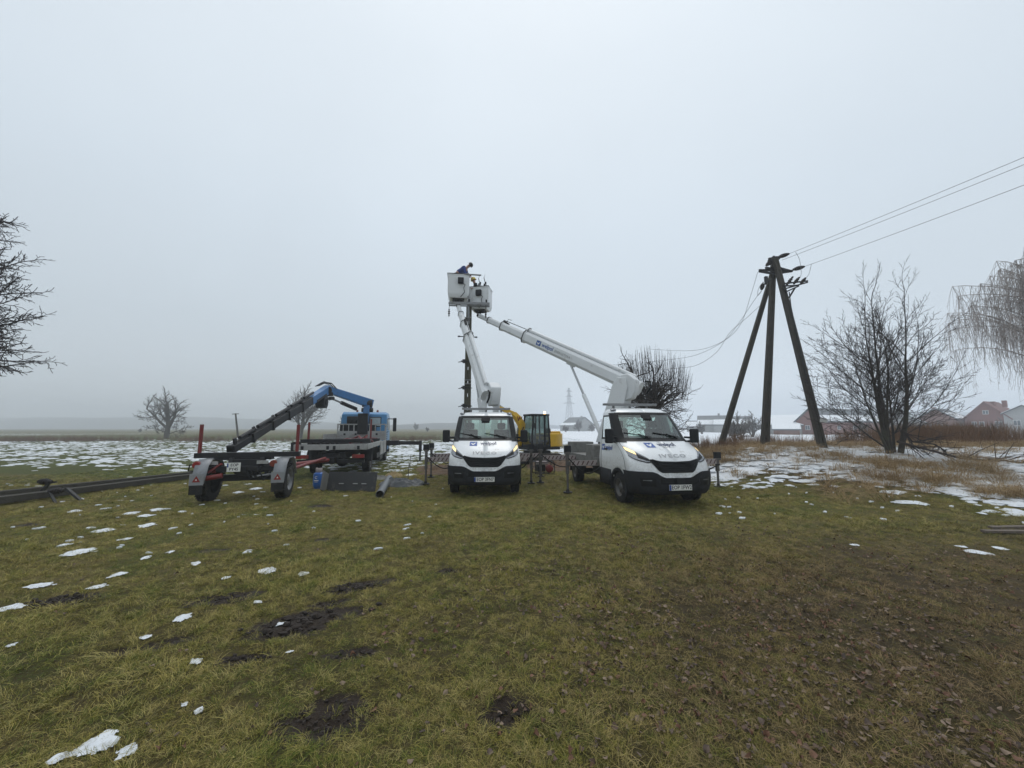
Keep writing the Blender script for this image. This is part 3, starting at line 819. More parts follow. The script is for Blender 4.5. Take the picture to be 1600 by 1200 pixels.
def cab(a, z, sg=1, off=0.0):
    """a 0..1 runs from the centre line round to the corner of the cab, 1..2 along its side to the rear"""
    def raw(a, z):
        yf, w, k1, k2 = pr(z)
        if a <= 1:
            return Vector((w * a * (1 - .015 * a ** 8), yf + k1 * a * a + k2 * a ** 6, Zu(z)))
        yc = yf + k1 + k2
        return Vector((w * (.985 + .015 * min(1, (a - 1) * 8)), yc + (REAR - yc) * (a - 1), Zu(z)))
    p = raw(a, z)
    if off:
        e = 1e-3
        da = raw(min(a + .02, 2), z) - raw(max(a - .02, 0), z)
        z0, z1 = max(z - .03, .30), min(z + .03, 2.27)
        dz = raw(a, z1) - raw(a, z0)
        n = da.cross(dz).normalized()
        if n.y > 0 and a < 1: n = -n
        if n.x < 0 and a >= 1: n = -n
        p = p + n * off
    return Vector((p.x * sg, p.y, p.z))
def cabx(x, z, off=0.0):
    w = pr(z)[1]
    return cab(min(abs(x) / w, 1.0), z, 1 if x >= 0 else -1, off)
def cpatch(xs, top, bot, rows, off, mb=None, solid=0):
    mb = mb or MB()
    mb.grid([[cabx(x, bot(x) + (top(x) - bot(x)) * i / rows, off) for x in xs] for i in range(rows + 1)])
    return mb
def fr(*kv):
    ks = [k for k, _ in kv]; vs = [v for _, v in kv]
    return lambda x: float(np.interp(abs(x), ks, vs))
def lin(a, b, n):
    return [a + (b - a) * i / n for i in range(n + 1)]
def wheel(root, c, r, w, sgn, rimmat, dual=False, name='wheel', hub=.55):
    ww = MB()
    prof = [(r * .60, -w / 2), (r * .80, -w / 2 * 1.02), (r * .94, -w / 2 * .92), (r, -w / 2 * .70), (r, -w * .06), (r * .975, -w * .05), (r * .975, w * .05), (r, w * .06), (r, w / 2 * .70), (r * .94, w / 2 * .92), (r * .80, w / 2 * 1.02), (r * .60, w / 2)]
    ww.lathe(prof, (0, 0, 0), 'x', 36)
    for k in range(36):        # tread blocks
        t = 2 * PI * k / 36
        for s_ in (-1, 1):
            ww.box((s_ * w * .28, math.cos(t) * r, math.sin(t) * r), (w * .34, .035, .02), Matrix.Rotation(t - PI / 2, 3, 'X'))
    tyre = ww.build(name, rubber, root, ang=35)
    tyre.location = c
    rm = MB(); q = sgn * w / 2
    rm.lathe([(r * .62, q * .9), (r * .60, q * .99), (r * .56, q * .92), (r * .50, q * .55), (r * .42, q * .42), (r * .26, q * .50), (r * .22, q * .72), (r * .16, q * .80), (.001, q * .80)], (0, 0, 0), 'x', 28)
    for k in range(6):
        t = 2 * PI * k / 6
        rm.tube([(q * .5, math.cos(t) * r * .24, math.sin(t) * r * .24), (q * .62, math.cos(t) * r * .24, math.sin(t) * r * .24)], .02, 6)
    rim = rm.build('rim', rimmat, tyre)
    hm = MB()
    for k in range(10):
        t = 2 * PI * (k + .5) / 10
        hm.tube([(q * .40, math.cos(t) * r * .40, math.sin(t) * r * .40), (q * .475, math.cos(t) * r * .40, math.sin(t) * r * .40)], r * .065, 8)
    hm.build('rim_hole', blackg, tyre)['kind'] = 'stuff'
    return tyre
rimst = M('steel_rim', (.20, .205, .21), .5, .5, var=.2, dirt=(MUDC, .35, 9))
rimdk = M('muddy_rim', (.10, .10, .10), .6, .3, var=.25, dirt=(MUDC, .5, 7))

def boom_section(root, p0, p1, w, h, name='boom_section', mat=None, lip=True, up=(0, 0, 1)):
    m = MB(); p0 = Vector(p0); p1 = Vector(p1); a, b, d = basis(p1 - p0, up)
    c = .22
    poly = [(-.5, -.5 + c), (-.5 + c, -.5), (.5 - c, -.5), (.5, -.5 + c), (.5, .5 - c), (.5 - c, .5), (-.5 + c, .5), (-.5, .5 - c)]
    rows = []
    st = [(0, 1.0)]
    L = (p1 - p0).length
    if lip: st += [(1 - .10 / L, 1.0), (1 - .099 / L, 1.10), (1, 1.10)]
    else: st += [(1, 1.0)]
    vs = []; n = 8
    for t, k in st:
        for u, v in poly:
            vs.append(p0 + d * (L * t) + a * u * w * k + b * v * h * k)
    fs = [tuple(range(n - 1, -1, -1)), tuple((len(st) - 1) * n + j for j in range(n))]
    for i in range(len(st) - 1):
        for j in range(n):
            fs.append((i * n + j, i * n + (j + 1) % n, (i + 1) * n + (j + 1) % n, (i + 1) * n + j))
    m.add(vs, fs)
    o = m.build(name, mat or boomw, root, ang=30, bevel=.006)
    if lip:
        k = 1.17; c2 = MB(); vs = []
        for t in (L - .045, L + .004): vs += [p0 + d * t + a * u * w * k + b * v * h * k for u, v in poly]
        c2.add(vs, [tuple(range(7, -1, -1)), tuple(range(8, 16))] + [(j, (j + 1) % 8, (j + 1) % 8 + 8, j + 8) for j in range(8)]); c2.build('end_collar', iron, o)
    return o

def emblem(parent, fn, s):
    """blue square mark with a white swoosh"""
    MB().add([fn(x, y) for x, y in ((-s, -s * .8), (s, -s * .8), (s, s * .8), (-s, s * .8))], [(0, 1, 2, 3)]).build('logo', logo_b, parent, smooth=False, recalc=False)
    fn2 = lambda x, y: fn(x * s, y * s, .002)
    pts = [(-.7, .15), (-.35, .25), (-.1, -.05), (.3, .35), (.8, .5), (.45, .05), (.1, -.45), (-.2, -.5), (-.45, -.15)]
    MB().add([fn2(*p) for p in pts], [tuple(range(len(pts)))]).build('logo', white, parent, smooth=False, recalc=False)

def bucket_van(label, loc, rz, plate, tip_w, piv_l, widths, fr_, legs, logo_on_boom, lit, deckbox):
    root = thing('bucket_van', label, 'bucket van', loc, rz, 'white bucket vans with raised booms')
    loc = Vector(loc)
    # ---- cab shell with window openings
    zs = [.58, .63, .72, .80, .88, .96, 1.02, 1.08, 1.14, 1.20, 1.27, 1.34, 1.40, 1.46, 1.50, 1.54, 1.60, 1.68, 1.76, 1.84, 1.92, 2.0, 2.06, 2.10, 2.14, 2.18, 2.22, 2.245, 2.265, 2.275]
    aa = [0, .1, .2, .3, .4, .5, .6, .68, .76, .83, .88, .93, .97, 1.0, 1.04, 1.08, 1.14, 1.2, 1.26, 1.32, 1.38, 1.44, 1.5, 1.56, 1.62, 1.68, 1.74, 1.8, 1.86, 1.92, 2.0]
    WY, WZ = 1.0, .36
    mb = MB()
    for sg in (1, -1):
        rows = [[cab(a, z, sg) for a in aa] for z in zs]
        def skip(i, j):
            zc = (zs[i] + zs[i + 1]) / 2; ac = (aa[j] + aa[j + 1]) / 2
            c = (rows[i][j] + rows[i + 1][j + 1]) / 2
            if 1.54 < zc < 2.10 and ac < .83: return True
            if 1.54 < zc < 2.06 and 1.14 < ac < 1.86: return True
            if ac > .9 and (c.y - WY) ** 2 + (c.z - WZ) ** 2 < .43 ** 2: return True
            return False
        mb.grid(rows, flip=(sg < 0), skip=skip)
    # back wall with a rear window
    zr = [.60, 1.0, 1.50, 1.57, 2.05, 2.09, 2.18, 2.245, 2.275]
    rows = []
    for z in zr:
        w = pr(z)[1]; rows.append([Vector((x, REAR, Zu(z))) for x in (-w, -.70 if z < 2.23 else -w * .7, .70 if z < 2.23 else w * .7, w)])
    mb.grid(rows, skip=lambda i, j: j == 1 and zr[i] > 1.55 and zr[i + 1] < 2.06)
    w = pr(2.275)[1]
    top = [cab(a, 2.275, 1) for a in aa] ; bot_ = [cab(a, 2.275, -1) for a in aa]
    mb.grid([top, bot_])
    o = mb.build('cab', white, root, ang=45, solid=.02)
    # ---- glass and pillar trim
    xs = lin(-1, 1, 20)
    g_ = MB(); g_.grid([[cab(abs(t) * .83, z, 1 if t >= 0 else -1, .004) for t in xs] for z in lin(1.54, 2.10, 6)])
    g_.build('windscreen', glass, root, recalc=False)
    for sg in (1, -1):
        g_ = MB(); g_.grid([[cab(a, z, sg, .003) for a in lin(1.14, 1.86, 4)] for z in lin(1.54, 2.06, 4)])
        g_.build('side_window', glassd, root, recalc=False)
        p_ = MB(); p_.grid([[cab(a, z, sg, .008) for a in (.815, .86, .92, .97, 1.0, 1.05, 1.10, 1.15)] for z in lin(1.44, 2.14, 8)])
        p_.build('pillar_trim', blackg, root, recalc=False)
        p_ = MB(); p_.grid([[cab(a, z, sg, .008) for a in lin(1.10, 1.90, 4)] for z in (1.50, 1.545)]); p_.grid([[cab(a, z, sg, .008) for a in lin(1.10, 1.90, 4)] for z in (2.055, 2.09)])
        p_.grid([[cab(a, z, sg, .008) for a in (1.84, 1.90)] for z in (1.50, 2.09)])
        p_.build('window_frame', blackg, root, recalc=False)
    MB().grid([[Vector((x, REAR + .004, Zu(z))) for x in (-.70, .70)] for z in (1.57, 2.05)]).build('rear_window', glass, root, recalc=False)
    c_ = MB(); c_.grid([[cab(abs(t) * .985, z, 1 if t >= 0 else -1, .006) for t in xs] for z in (1.468, 1.505, 1.548)])
    c_.build('cowl', blackg, root, recalc=False)
    c_ = MB(); c_.grid([[cab(abs(t) * .9, z, 1 if t >= 0 else -1, .007) for t in xs] for z in (2.085, 2.115, 2.15)])
    c_.grid([[cab(abs(t) * .16, z, 1 if t >= 0 else -1, .008) for t in xs] for z in (2.0, 2.05, 2.10)])
    c_.build('windscreen_band', blackg, root, recalc=False)
    # ---- grille, hood seam, bumper
    gx_ = lin(-.60, .60, 30)
    gt = fr((0, 1.035), (.35, 1.045), (.56, 1.085), (.60, 1.07)); gb = fr((0, .795), (.36, .795), (.43, .83), (.60, 1.05))
    gr = cpatch(gx_, gt, gb, 6, .012).build('grille', blackg, root, recalc=False)
    for k in range(5):
        m_ = MB()
        lo, hi = .07 + k * .185, .175 + k * .185
        zc = lambda x, f: gb(x) + (gt(x) - gb(x)) * f
        xw = .36 + .045 * k
        row = [[cabx(x, zc(x, f), off) for x in lin(-xw, xw, 18)] for f, off in ((lo, .014), (lo + .01, .04), (hi - .01, .044), (hi, .014))]
        m_.grid(row); m_.build('slat', blackp, gr, recalc=False)
    bt = lambda a: .685 + .13 * sm(.25, .62, a) * 1.0 + .02 * max(0, a - .62)
    arcs = [0, .1, .2, .3, .36, .42, .48, .54, .6, .68, .76, .84, .9, .95, 1.0, 1.04, 1.08, 1.12, 1.16]
    m_ = MB()
    for sg in (1, -1):
        rows = []
        for i in range(9):
            row = []
            for a in arcs:
                zt = float(bt(a)); z = .335 + (zt - .335) * i / 8
                f = i / 8
                off = .035
                if .30 < f < .78 and .50 < a < .9: off = .008        # fog lamp recess
                if f > .45 and a < .45: off = .006                    # lower air intake
                p = cab(min(a, 1), z, sg, off) if a <= 1 else cab(1 + (a - 1) * .9, z, sg, off)
                if p.y > .60 and z < .80: p.y = min(p.y, .60)
                row.append(p)
            rows.append(row)
        m_.grid(rows, flip=sg < 0)
    m_.build('bumper', blackp, root, ang=50)
    MB().grid([[cabx(x, z, .012) for x in lin(-.44, .44, 10)] for z in lin(.555, .69, 2)]).build('air_intake', blackg, root, recalc=False)
    for z in (.585, .62, .655):
        MB().grid([[cabx(x, z + dz, .02) for x in lin(-.42, .42, 8)] for dz in (0, .012)]).build('slat', darkst, gr, recalc=False)
    MB().box((0, -.05, .63), (.20, .05, .13)).build('radar_cover', blackp, root, bevel=.01)
    for sg in (1, -1):
        m_ = MB(); m_.grid([[cab(a, z, sg, .012) for a in lin(.52, .88, 6)] for z in (.50, .60, .68)]); fl = m_.build('fog_lamp', blackg, root, recalc=False)
        m_ = MB(); m_.grid([[cab(a, z, sg, .016) for a in lin(.62, .80, 4)] for z in (.625, .642)]); m_.build('lamp_strip', lamp_clear, fl, recalc=False)
        xx = [sg * v for v in lin(.57, .945, 12)]
        ht = fr((.57, 1.075), (.62, 1.12), (.80, 1.25), (.90, 1.335), (.945, 1.36)); hb = fr((.57, 1.035), (.64, 1.02), (.80, 1.06), (.90, 1.10), (.945, 1.16))
        hl = cpatch(xx, ht, hb, 6, .010).build('headlight', lamp_clear, root, recalc=False)
        if sg in lit:
            xx = [sg * v for v in lin(.80, .935, 6)]
            cpatch(xx, lambda x: ht(x) - .012, lambda x: hb(x) + (ht(x) - hb(x)) * .58, 3, .014).build('lamp_glow', lamp_lit, hl, recalc=False)
        else:
            xx = [sg * v for v in lin(.86, .93, 4)]
            cpatch(xx, lambda x: ht(x) - .015, lambda x: hb(x) + (ht(x) - hb(x)) * .66, 3, .014).build('lamp_glow', lamp_lit, hl, recalc=False)
        xx = [sg * v for v in lin(.60, .80, 8)]
        cpatch(xx, lambda x: hb(x) + (ht(x) - hb(x)) * .75, lambda x: hb(x) + (ht(x) - hb(x)) * .25, 2, .013).build('lamp_mask', blackg, hl, recalc=False)
        xx = [sg * v for v in lin(.56, .95, 10)]
        cpatch(xx, lambda x: hb(x) + .002, lambda x: hb(x) - .016, 1, .012).build('lamp_trim', blackg, hl, recalc=False)
    for sg in (1, -1):      # panel gaps of the hood and doors
        m_ = MB(); m_.grid([[cabx(sg * (.945 - .02 * i + off), 1.36 + .014 * i, .004) for off in (-.004, .004)] for i in range(0, 1)] + [[cabx(sg * (.945 + off - .004 * i), 1.36 + .0225 * i, .004) for off in (-.004, .004)] for i in range(1, 6)])
        m_.build('panel_gap', blackg, root, recalc=False)
        for a in (1.10, 1.92):
            m_ = MB(); m_.grid([[cab(a + d_, z, sg, .004) for d_ in (-.005, .005)] for z in lin(.74, 1.52, 8)]); m_.build('panel_gap', blackg, root, recalc=False)
    for sg in (1, -1):       # sills and wheel arches
        m_ = MB()
        m_.grid([[Vector((sg * 1.0, y, z)) for y in lin(1.44, REAR, 4)] for z in (.33, .50, .74)])
        m_.build('sill', blackp, root, solid=.03)
        m_ = MB()
        rows = []
        for i in range(15):
            t = R(-12 + 204 * i / 14)
            y, z = WY + math.cos(t), WZ + math.sin(t)
            rows.append([Vector((sg * xx, WY + math.cos(t) * rr, WZ + math.sin(t) * rr)) for xx, rr in ((.70, .41), (1.005, .405), (1.02, .41), (1.018, .47), (.99, .475))])
        m_.grid(rows); m_.build('wheel_arch', blackp, root, ang=50)
        p = cab(1.70, 1.24, sg, .012)
        MB().box(p, (.03, .17, .045)).build('door_handle', blackp, root, bevel=.008)
    # ---- mirrors, wipers, lamps on the roof
    for sg in (1, -1):
        m_ = MB(); m_.box((sg * 1.155, 1.12, 1.60), (.21, .13, .36)); mi = m_.build('mirror', blackp, root, bevel=.035)
        MB().grid([[Vector((sg * 1.155 + x, 1.187, 1.60 + z)) for x in (-.08, .08)] for z in (-.15, .15)]).build('mirror_glass', chrome, mi, recalc=False)
        m_ = MB(); m_.bar((sg * .93, 1.22, 1.56), (sg * 1.10, 1.14, 1.55), .06, .05); m_.bar((sg * .92, 1.24, 1.44), (sg * 1.10, 1.14, 1.47), .05, .05)
        m_.build('mirror_arm', blackp, mi, bevel=.01)
        m_ = MB(); q = cabx(sg * .74, 2.205, .02); m_.ball(q, .085, 12, 7, sc=(1, .9, .42)); m_.build('marker_lamp', lamp_clear, root)
    for x0, x1 in ((-.74, -.12), (-.02, .64)):
        m_ = MB(); m_.tube([cabx(x0, 1.655, .02), cabx((x0 + x1) / 2, 1.60, .025), cabx(x1, 1.545, .03)], .013, 6)
        m_.tube([cabx(x1 - .05, 1.52, .02), cabx((x0 + x1) / 2, 1.615, .04)], .012, 6); m_.build('wiper', blackg, root)
    for x in (-.30, .30):
        MB().ball(cabx(x, 1.425, .0), .018, 8, 5).build('washer_jet', blackg, root)
    # ---- interior
    for x in (-.5, .5):
        m_ = MB(); m_.box((x, 1.72, 1.10), (.5, .5, .16)); m_.box((x, 1.97, 1.46), (.48, .14, .66), Matrix.Rotation(R(-10), 3, 'X')); m_.box((x, 2.04, 1.90), (.26, .10, .20)); m_.build('seat', seatm, root, bevel=.04)
    m_ = MB(); m_.prism([(.90, 1.05), (1.45, 1.05), (1.42, 1.45), (1.22, 1.50), (1.00, 1.47)], 'x', -.86, .86); m_.build('dashboard', seatm, root, bevel=.03)
    m_ = MB(); cc = Vector((.46, 1.5, 1.50)); ring = [cc + Matrix.Rotation(R(-28), 3, 'X') @ Vector((.19 * math.cos(t), 0, .19 * math.sin(t))) for t in lin(0, 2 * PI, 20)]
    m_.tube(ring, .015, 6, False); m_.bar(ring[0], ring[10], .03, .02); m_.build('steering_wheel', blackg, root)
    MB().box((0, 1.35, 2.02), (.24, .03, .07)).build('rear_view_mirror', blackg, root, bevel=.01)
    MB().box((0, 1.4, .72), (1.8, 1.6, .04)).build('cab_floor', blackp, root)
    # ---- marks
    emblem(root, lambda x, y, o=0: cabx(-.33 + x * (1.0), 1.385 + y * .62, .006 + o), .105)
    lettering('welpol', .165, lambda x, y: cabx(.10 + x * 1.02, 1.395 + y * .62, .007), logo_d, root, bold=.004)
    lettering('ENERGETYKA', .038, lambda x, y: cabx(.10 + x * 1.3, 1.338 + y * .6, .007), steelg, root)
    lettering('IVECO', .150, lambda x, y: cabx(x * 1.30, 1.150 + y * .62, .012), chrome, root, bold=.006, space=1.25)
    for sg in (1, -1):
        ya = 1.38 if sg > 0 else 1.98
        emblem(root, lambda x, y, o=0: (lambda v: cab_side(v, sg, .008 + o))((ya + (x if sg > 0 else -x), 1.29 + y)), .10)
        yb = 1.75 if sg > 0 else 1.60
        lettering('welpol', .17, lambda x, y: cab_side((yb + (x if sg > 0 else -x), 1.29 + y), sg, .008), logo_b, root, bold=.004)
    # ---- number plate
    pl = MB().box((0, -.052, .485), (.54, .012, .125)).build('licence_plate', plate_w, root, bevel=.004)
    MB().box((-.247, -.060, .485), (.045, .004, .118)).build('country_strip', plate_b, pl)
    lettering(plate, .118, lambda x, y: Vector((.022 + x * .88, -.0605, .485 + y)), ink, pl, bold=.002)
    # ---- wheels
    for sg in (1, -1):
        wheel(root, (sg * .87, WY, WZ), .36, .24, sg, rimdk)
        wheel(root, (sg * .83, 4.75, .36), .36, .24, sg, rimdk)
        m_ = MB(); rows = [[Vector((sg * x, 4.75 + math.cos(t) * .45, .36 + math.sin(t) * .45)) for x in (.68, .98)] for t in lin(R(-5), R(185), 12)]
        m_.grid(rows); m_.build('rear_fender', blackp, root, solid=.02)
    m_ = MB(); m_.tube([(-.85, WY, WZ), (.85, WY, WZ)], .06, 8); m_.build('axle', darkst, root); m_ = MB(); m_.tube([(-.85, 4.75, .36), (.85, 4.75, .36)], .08, 8); m_.ball((0, 4.75, .36), .18)
    m_.build('axle', darkst, root)
    m_ = MB()
    for sg in (1, -1): m_.bar((sg * .42, .4, .62), (sg * .42, 5.9, .62), .10, .2)
    m_.box((0, .9, .62), (1.0, 1.0, .35)); m_.box((0, 2.9, .58), (1.6, .9, .25))
    m_.build('chassis', darkst, root)
    # ---- platform behind the cab
    dk = MB(); dk.box((0, 4.05, .90), (1.98, 3.3, .10)); dk.build('deck', deckm, root, bevel=.01)
    for sg in (1, -1):
        MB().box((sg * .99, 4.05, .86), (.04, 3.3, .20)).build('deck_rail', deckm, root, bevel=.006)
        MB().box((sg * .80, 3.0 if deckbox else 5.2, 1.13), (.42, .75, .36)).build('tool_locker', deckm, root, bevel=.015)
    MB().box((-.55, 5.3, 1.13), (.8, .5, .36)).build('tool_locker', deckm, root, bevel=.015)
    # boom rest rack above the cab roof
    rk = MB(); rk.bar((-.80, 2.36, 2.47), (.80, 2.36, 2.47), .12, .06); rk.bar((-.72, 2.2, 2.44), (.72, 2.2, 2.44), .05, .04)
    for x in (-.5, .5): rk.bar((x, 2.36, .95), (x, 2.36, 2.47), .06, .06)
    for x in (-.5, 0, .5): rk.bar((x, 2.36, 2.36), (x, 2.36, 2.47), .06, .05)
    rk.build('roof_rack', steelg, root, bevel=.006)
    # ---- outriggers
    for (sx, ly, reach, foot, zt) in legs:
        og = MB(); xb = sx * reach
        og.bar((sx * .9, ly, .80), (xb, ly, .80), .12, .13); ogo = og.build('outrigger', legm, root, bevel=.008)
        m_ = MB(); m_.bar((sx * .95, ly - .075, .82), (xb - sx * .08, ly - .075, .82), .02, .15); bd = m_.build('warning_board', warnw, ogo)
        ns = max(3, int((reach - 1.0) / .13))
        for k in range(ns):
            x = sx * (1.02 + (reach - 1.16) * k / max(1, ns - 1))
            MB().add([(x - .04, ly - .087, .765), (x + .0, ly - .087, .765), (x + .06, ly - .087, .875), (x + .02, ly - .087, .875)], [(0, 1, 2, 3)]).build('warning_stripe', warnr, ogo, recalc=False)
        m_ = MB(); m_.bar((xb, ly, .52), (xb, ly, zt), .085, .085); m_.box((xb, ly, zt + .02), (.15, .15, .06)); m_.build('leg', legm, ogo, bevel=.006)
        m_ = MB(); m_.tube([(xb, ly, foot + .05), (xb, ly, .6)], .032, 10); m_.build('ram', legm, ogo)
        m_ = MB(); m_.tube([(xb, ly, foot), (xb, ly, foot + .03)], .13, 12); m_.tube([(xb, ly, foot + .03), (xb, ly, foot + .10)], [.06, .035], 8); m_.build('foot', darkst, ogo)
        m_ = MB(); m_.box((xb, ly - .02, zt + .13), (.19, .10, .19)); m_.bar((xb, ly, zt), (xb, ly, zt + .1), .05, .05); lb = m_.build('lamp_box', blackp, ogo, bevel=.01)
        m_ = MB(); pts = [Vector((sx * .95, ly - .09, .70)).lerp(Vector((xb, ly - .08, zt - .12)), t) + Vector((0, -.04, -.32 * math.sin(PI * t) * (1 - .3 * t))) for t in lin(0, 1, 12)]
        m_.tube(pts, .018, 6); m_.build('hose', blackg, ogo)
    # ---- turret and telescopic boom
    tip = tolocal(loc, rz, tip_w); piv = Vector(piv_l)
    bdir = (tip - piv).normalized(); hd = Vector((bdir.x, bdir.y, 0)).normalized(); side = Vector((-hd.y, hd.x, 0))
    PY = 4.0
    m_ = MB(); m_.lathe([(.46, .95), (.46, 1.10), (.36, 1.14), (.36, 1.35), (.001, 1.35)], (0, PY, 0), 'z', 24); m_.build('slewing_ring', steelg, root)
    base = Vector((0, PY, 1.35))
    Rm = Matrix((side, hd, Vector((0, 0, 1)))).transposed()
    def T(x, y, z): return Rm @ Vector((x, y, z))
    mp_ = MB()
    bk = (piv - base); back = bk.dot(hd); hgt = piv.z
    for s_ in (-1, 1):          # two cheek plates rising from the ring to the boom pivot
        poly = [(.34, 1.33), (-.34, 1.33), (back - .24, hgt - .12), (back - .18, hgt + .16), (back + .10, hgt + .20), (back + .26, hgt - .02)]
        vs = [T(s_ * .27, y, 0) + Vector((0, PY, z)) for y, z in poly] + [T(s_ * .215, y, 0) + Vector((0, PY, z)) for y, z in poly]
        n = len(poly); mp_.add(vs, [tuple(range(n)), tuple(range(2 * n - 1, n - 1, -1))] + [(i, (i + 1) % n, (i + 1) % n + n, i + n) for i in range(n)])
    mp_.build('turret', boomw, root, bevel=.012)
    mc = MB()
    prof = [(back - .24, hgt + .30), (back - .46, hgt + .10), (back - .46, hgt - .26), (back - .32, hgt - .50), (back - .10, hgt - .56), (back + .06, hgt - .30), (back + .02, hgt + .28)]
    vs = []
    for s_ in (-1, 1):
        vs += [T(s_ * (.205 if i not in (2, 3, 4) else .17), y, 0) + Vector((0, PY, z)) for i, (y, z) in enumerate(prof)]
    n = len(prof); mc.add(vs, [tuple(range(n)), tuple(range(2 * n - 1, n - 1, -1))] + [(i, (i + 1) % n, (i + 1) % n + n, i + n) for i in range(n)])
    mc.build('boom_tail_cover', boomw, root, bevel=.03)
    a, b, d = basis(bdir)
    hp = [piv - d * .30 + b * .30, piv - d * .46 + b * .36, piv - d * .56 + b * .20, piv - d * .52 - b * .06]
    MB().tube(hp, .032, 8).build('hose', blackg, root)
    L = (tip - piv).length
    cuts = fr_
    secs = []
    for i in range(4):
        t0 = cuts[i] - (.03 if i else 0); t1 = cuts[i + 1]
        w, h = widths[i]
        secs.append(boom_section(root, piv + bdir * L * t0 - bdir * (.25 if i == 0 else 0), piv + bdir * L * t1, w, h, lip=i < 3))
    # cable tray and extension cylinder on the back of the boom
    q0, q1 = piv + b * (widths[0][1] / 2 + .07) + d * .05, piv + b * (widths[0][1] / 2 + .07) + bdir * L * cuts[1]
    m_ = MB(); m_.tube([q0, q1], .075, 12)
    cyl = m_.build('hose_tube', boomw, root)
    m_ = MB(); ring = [q1 - d * .12 + a * (.11 * math.cos(t)) + b * (.11 * math.sin(t)) for t in lin(0, 2 * PI, 14)]; m_.tube(ring, .022, 6, False); m_.build('clamp', steelg, cyl)
    q2 = piv + b * (widths[1][1] / 2 + .06) + bdir * L * cuts[2]
    MB().tube([q1, q2 + b * .04], .016, 6).build('hose', blackg, root)
    MB().bar(q2 - d * .35 - b * .05, q2, .10, .07).build('bracket', darkst, root)
    MB().tube([q2 - d * .1 + a * .12, q2 - d * .1 + a * .12 + b * .14, q2 - d * .32 + a * .12 + b * .16], .012, 6).build('hose', blackg, root)
    # lifting cylinder below the boom
    c0 = base + hd * .24 + Vector((0, 0, .14)); c1 = piv + bdir * L * cuts[1] * .50 - b * (widths[0][1] / 2 + .02)
    cm = c0.lerp(c1, .55)
    MB().tube([c0, cm], .075, 12).build('lift_cylinder', boomw, root)
    MB().tube([cm, c1], .042, 10).build('lift_ram', chrome, root)
    MB().bar(c1 - d * .18 + b * .04, c1 + d * .18 + b * .04, .12, .16).build('bracket', boomw, root, bevel=.01)
    if logo_on_boom:
        s0 = 1 if (a.y * math.cos(rz) + 0) * 1 > 0 else -1
        n_ = a if (Matrix.Rotation(rz, 3, 'Z') @ a).y < 0 else -a
        w0, h0 = widths[0]
        u_ = b.cross(n_)       # reading direction, left to right for a viewer facing -n_
        if (Matrix.Rotation(rz, 3, 'Z') @ u_).x < 0: u_ = -u_
        def fb(t0):
            o_ = piv + bdir * L * t0 + n_ * (w0 / 2 + .006)
            return lambda x, y, o=0: o_ + u_ * x + b * y + n_ * o
        emblem(root, fb(cuts[1] * .82), .12)
        f_ = fb(cuts[1] * .735); lettering('welpol', .22, lambda x, y: f_(x + .05, y), logo_b, root, bold=.004)
        f2 = fb(cuts[1] * .575); lettering('ENERGETYKA', .13, lambda x, y: f2(x - .02, y - .02), steelg, root)
    return root, a, b, d, tip
def cab_side(v, sg, off):
    y, z = v
    yf, w, k1, k2 = pr(z); yc = yf + k1 + k2
    p = cab(1 + max(0.0, (y - yc) / (REAR - yc)), z, sg, off)
    return Vector((p.x, y, z))

def basket(root, loc, rz, c_w, yaw, sz, side_box, tip, jib_dir):
    """open topped glass fibre bucket with its control box, in the van's own coordinates"""
    c = tolocal(loc, rz, c_w); Rm = Matrix.Rotation(yaw - rz, 3, 'Z')
    w, dp, h = sz
    m = MB()
    def ringpts(k, z, ins=0): return [c + Rm @ Vector((x * (w / 2 * k - ins), y * (dp / 2 * k - ins), z)) for x, y in ((-1, -1), (1, -1), (1, 1), (-1, 1))]
    rings = [ringpts(.80, -h / 2), ringpts(.94, -h / 2 + .10), ringpts(1, -h / 2 + .25), ringpts(1, h / 2 - .05), ringpts(1.03, h / 2 - .05), ringpts(1.03, h / 2), ringpts(1, h / 2, .04), ringpts(1, -h / 2 + .15, .05)]
    vs = [p for r_ in rings for p in r_]; fs = [(3, 2, 1, 0), (28, 29, 30, 31)]
    for i in range(7):
        for j in range(4):
            fs.append((i * 4 + j, i * 4 + (j + 1) % 4, (i + 1) * 4 + (j + 1) % 4, (i + 1) * 4 + j))
    m.add(vs, fs)
    bk = m.build('basket', boomw, root, bevel=.02, ang=35)
    m = MB(); rp = [p + Vector((0, 0, .02)) for p in ringpts(1.03, h / 2)]
    m.tube(rp + [rp[0]], .018, 6, False); m.build('rim', darkst, bk)
    m = MB(); p = c + Rm @ Vector((side_box * w, -dp / 2 - .075, h * .20)); m.box(p, (.27, .14, .28), Rm); m.build('control_box', blackp, bk, bevel=.02)
    MB().box(p + Rm @ Vector((0, -.075, .02)), (.16, .012, .16), Rm).build('control_panel', darkst, bk)
    q = [p + Rm @ Vector((.10, 0, -.12)), p + Rm @ Vector((.20, -.02, -.20)), p + Rm @ Vector((.14, -.02, -.36)), p + Rm @ Vector((.18, 0, -.55)), c + Rm @ Vector((side_box * w, -dp / 2, -h / 2 + .02))]
    MB().tube(q, .016, 6).build('hose', blackg, bk)
    m = MB(); b0 = c + Vector((0, 0, -h / 2 - .03)); m.box(b0, (w * .55, dp * .6, .07), Rm); m.tube([b0, tip + (b0 - tip) * .05], .07, 8); m.ball(tip, .11, 10, 6)
    m.bar(b0 + Rm @ Vector((-.2, 0, -.06)), b0 + Rm @ Vector((.2, 0, -.06)), .06, .05)
    m.build('basket_mount', darkst, bk)
    return bk
BW = ((.36, .47), (.28, .36), (.215, .27), (.165, .205))
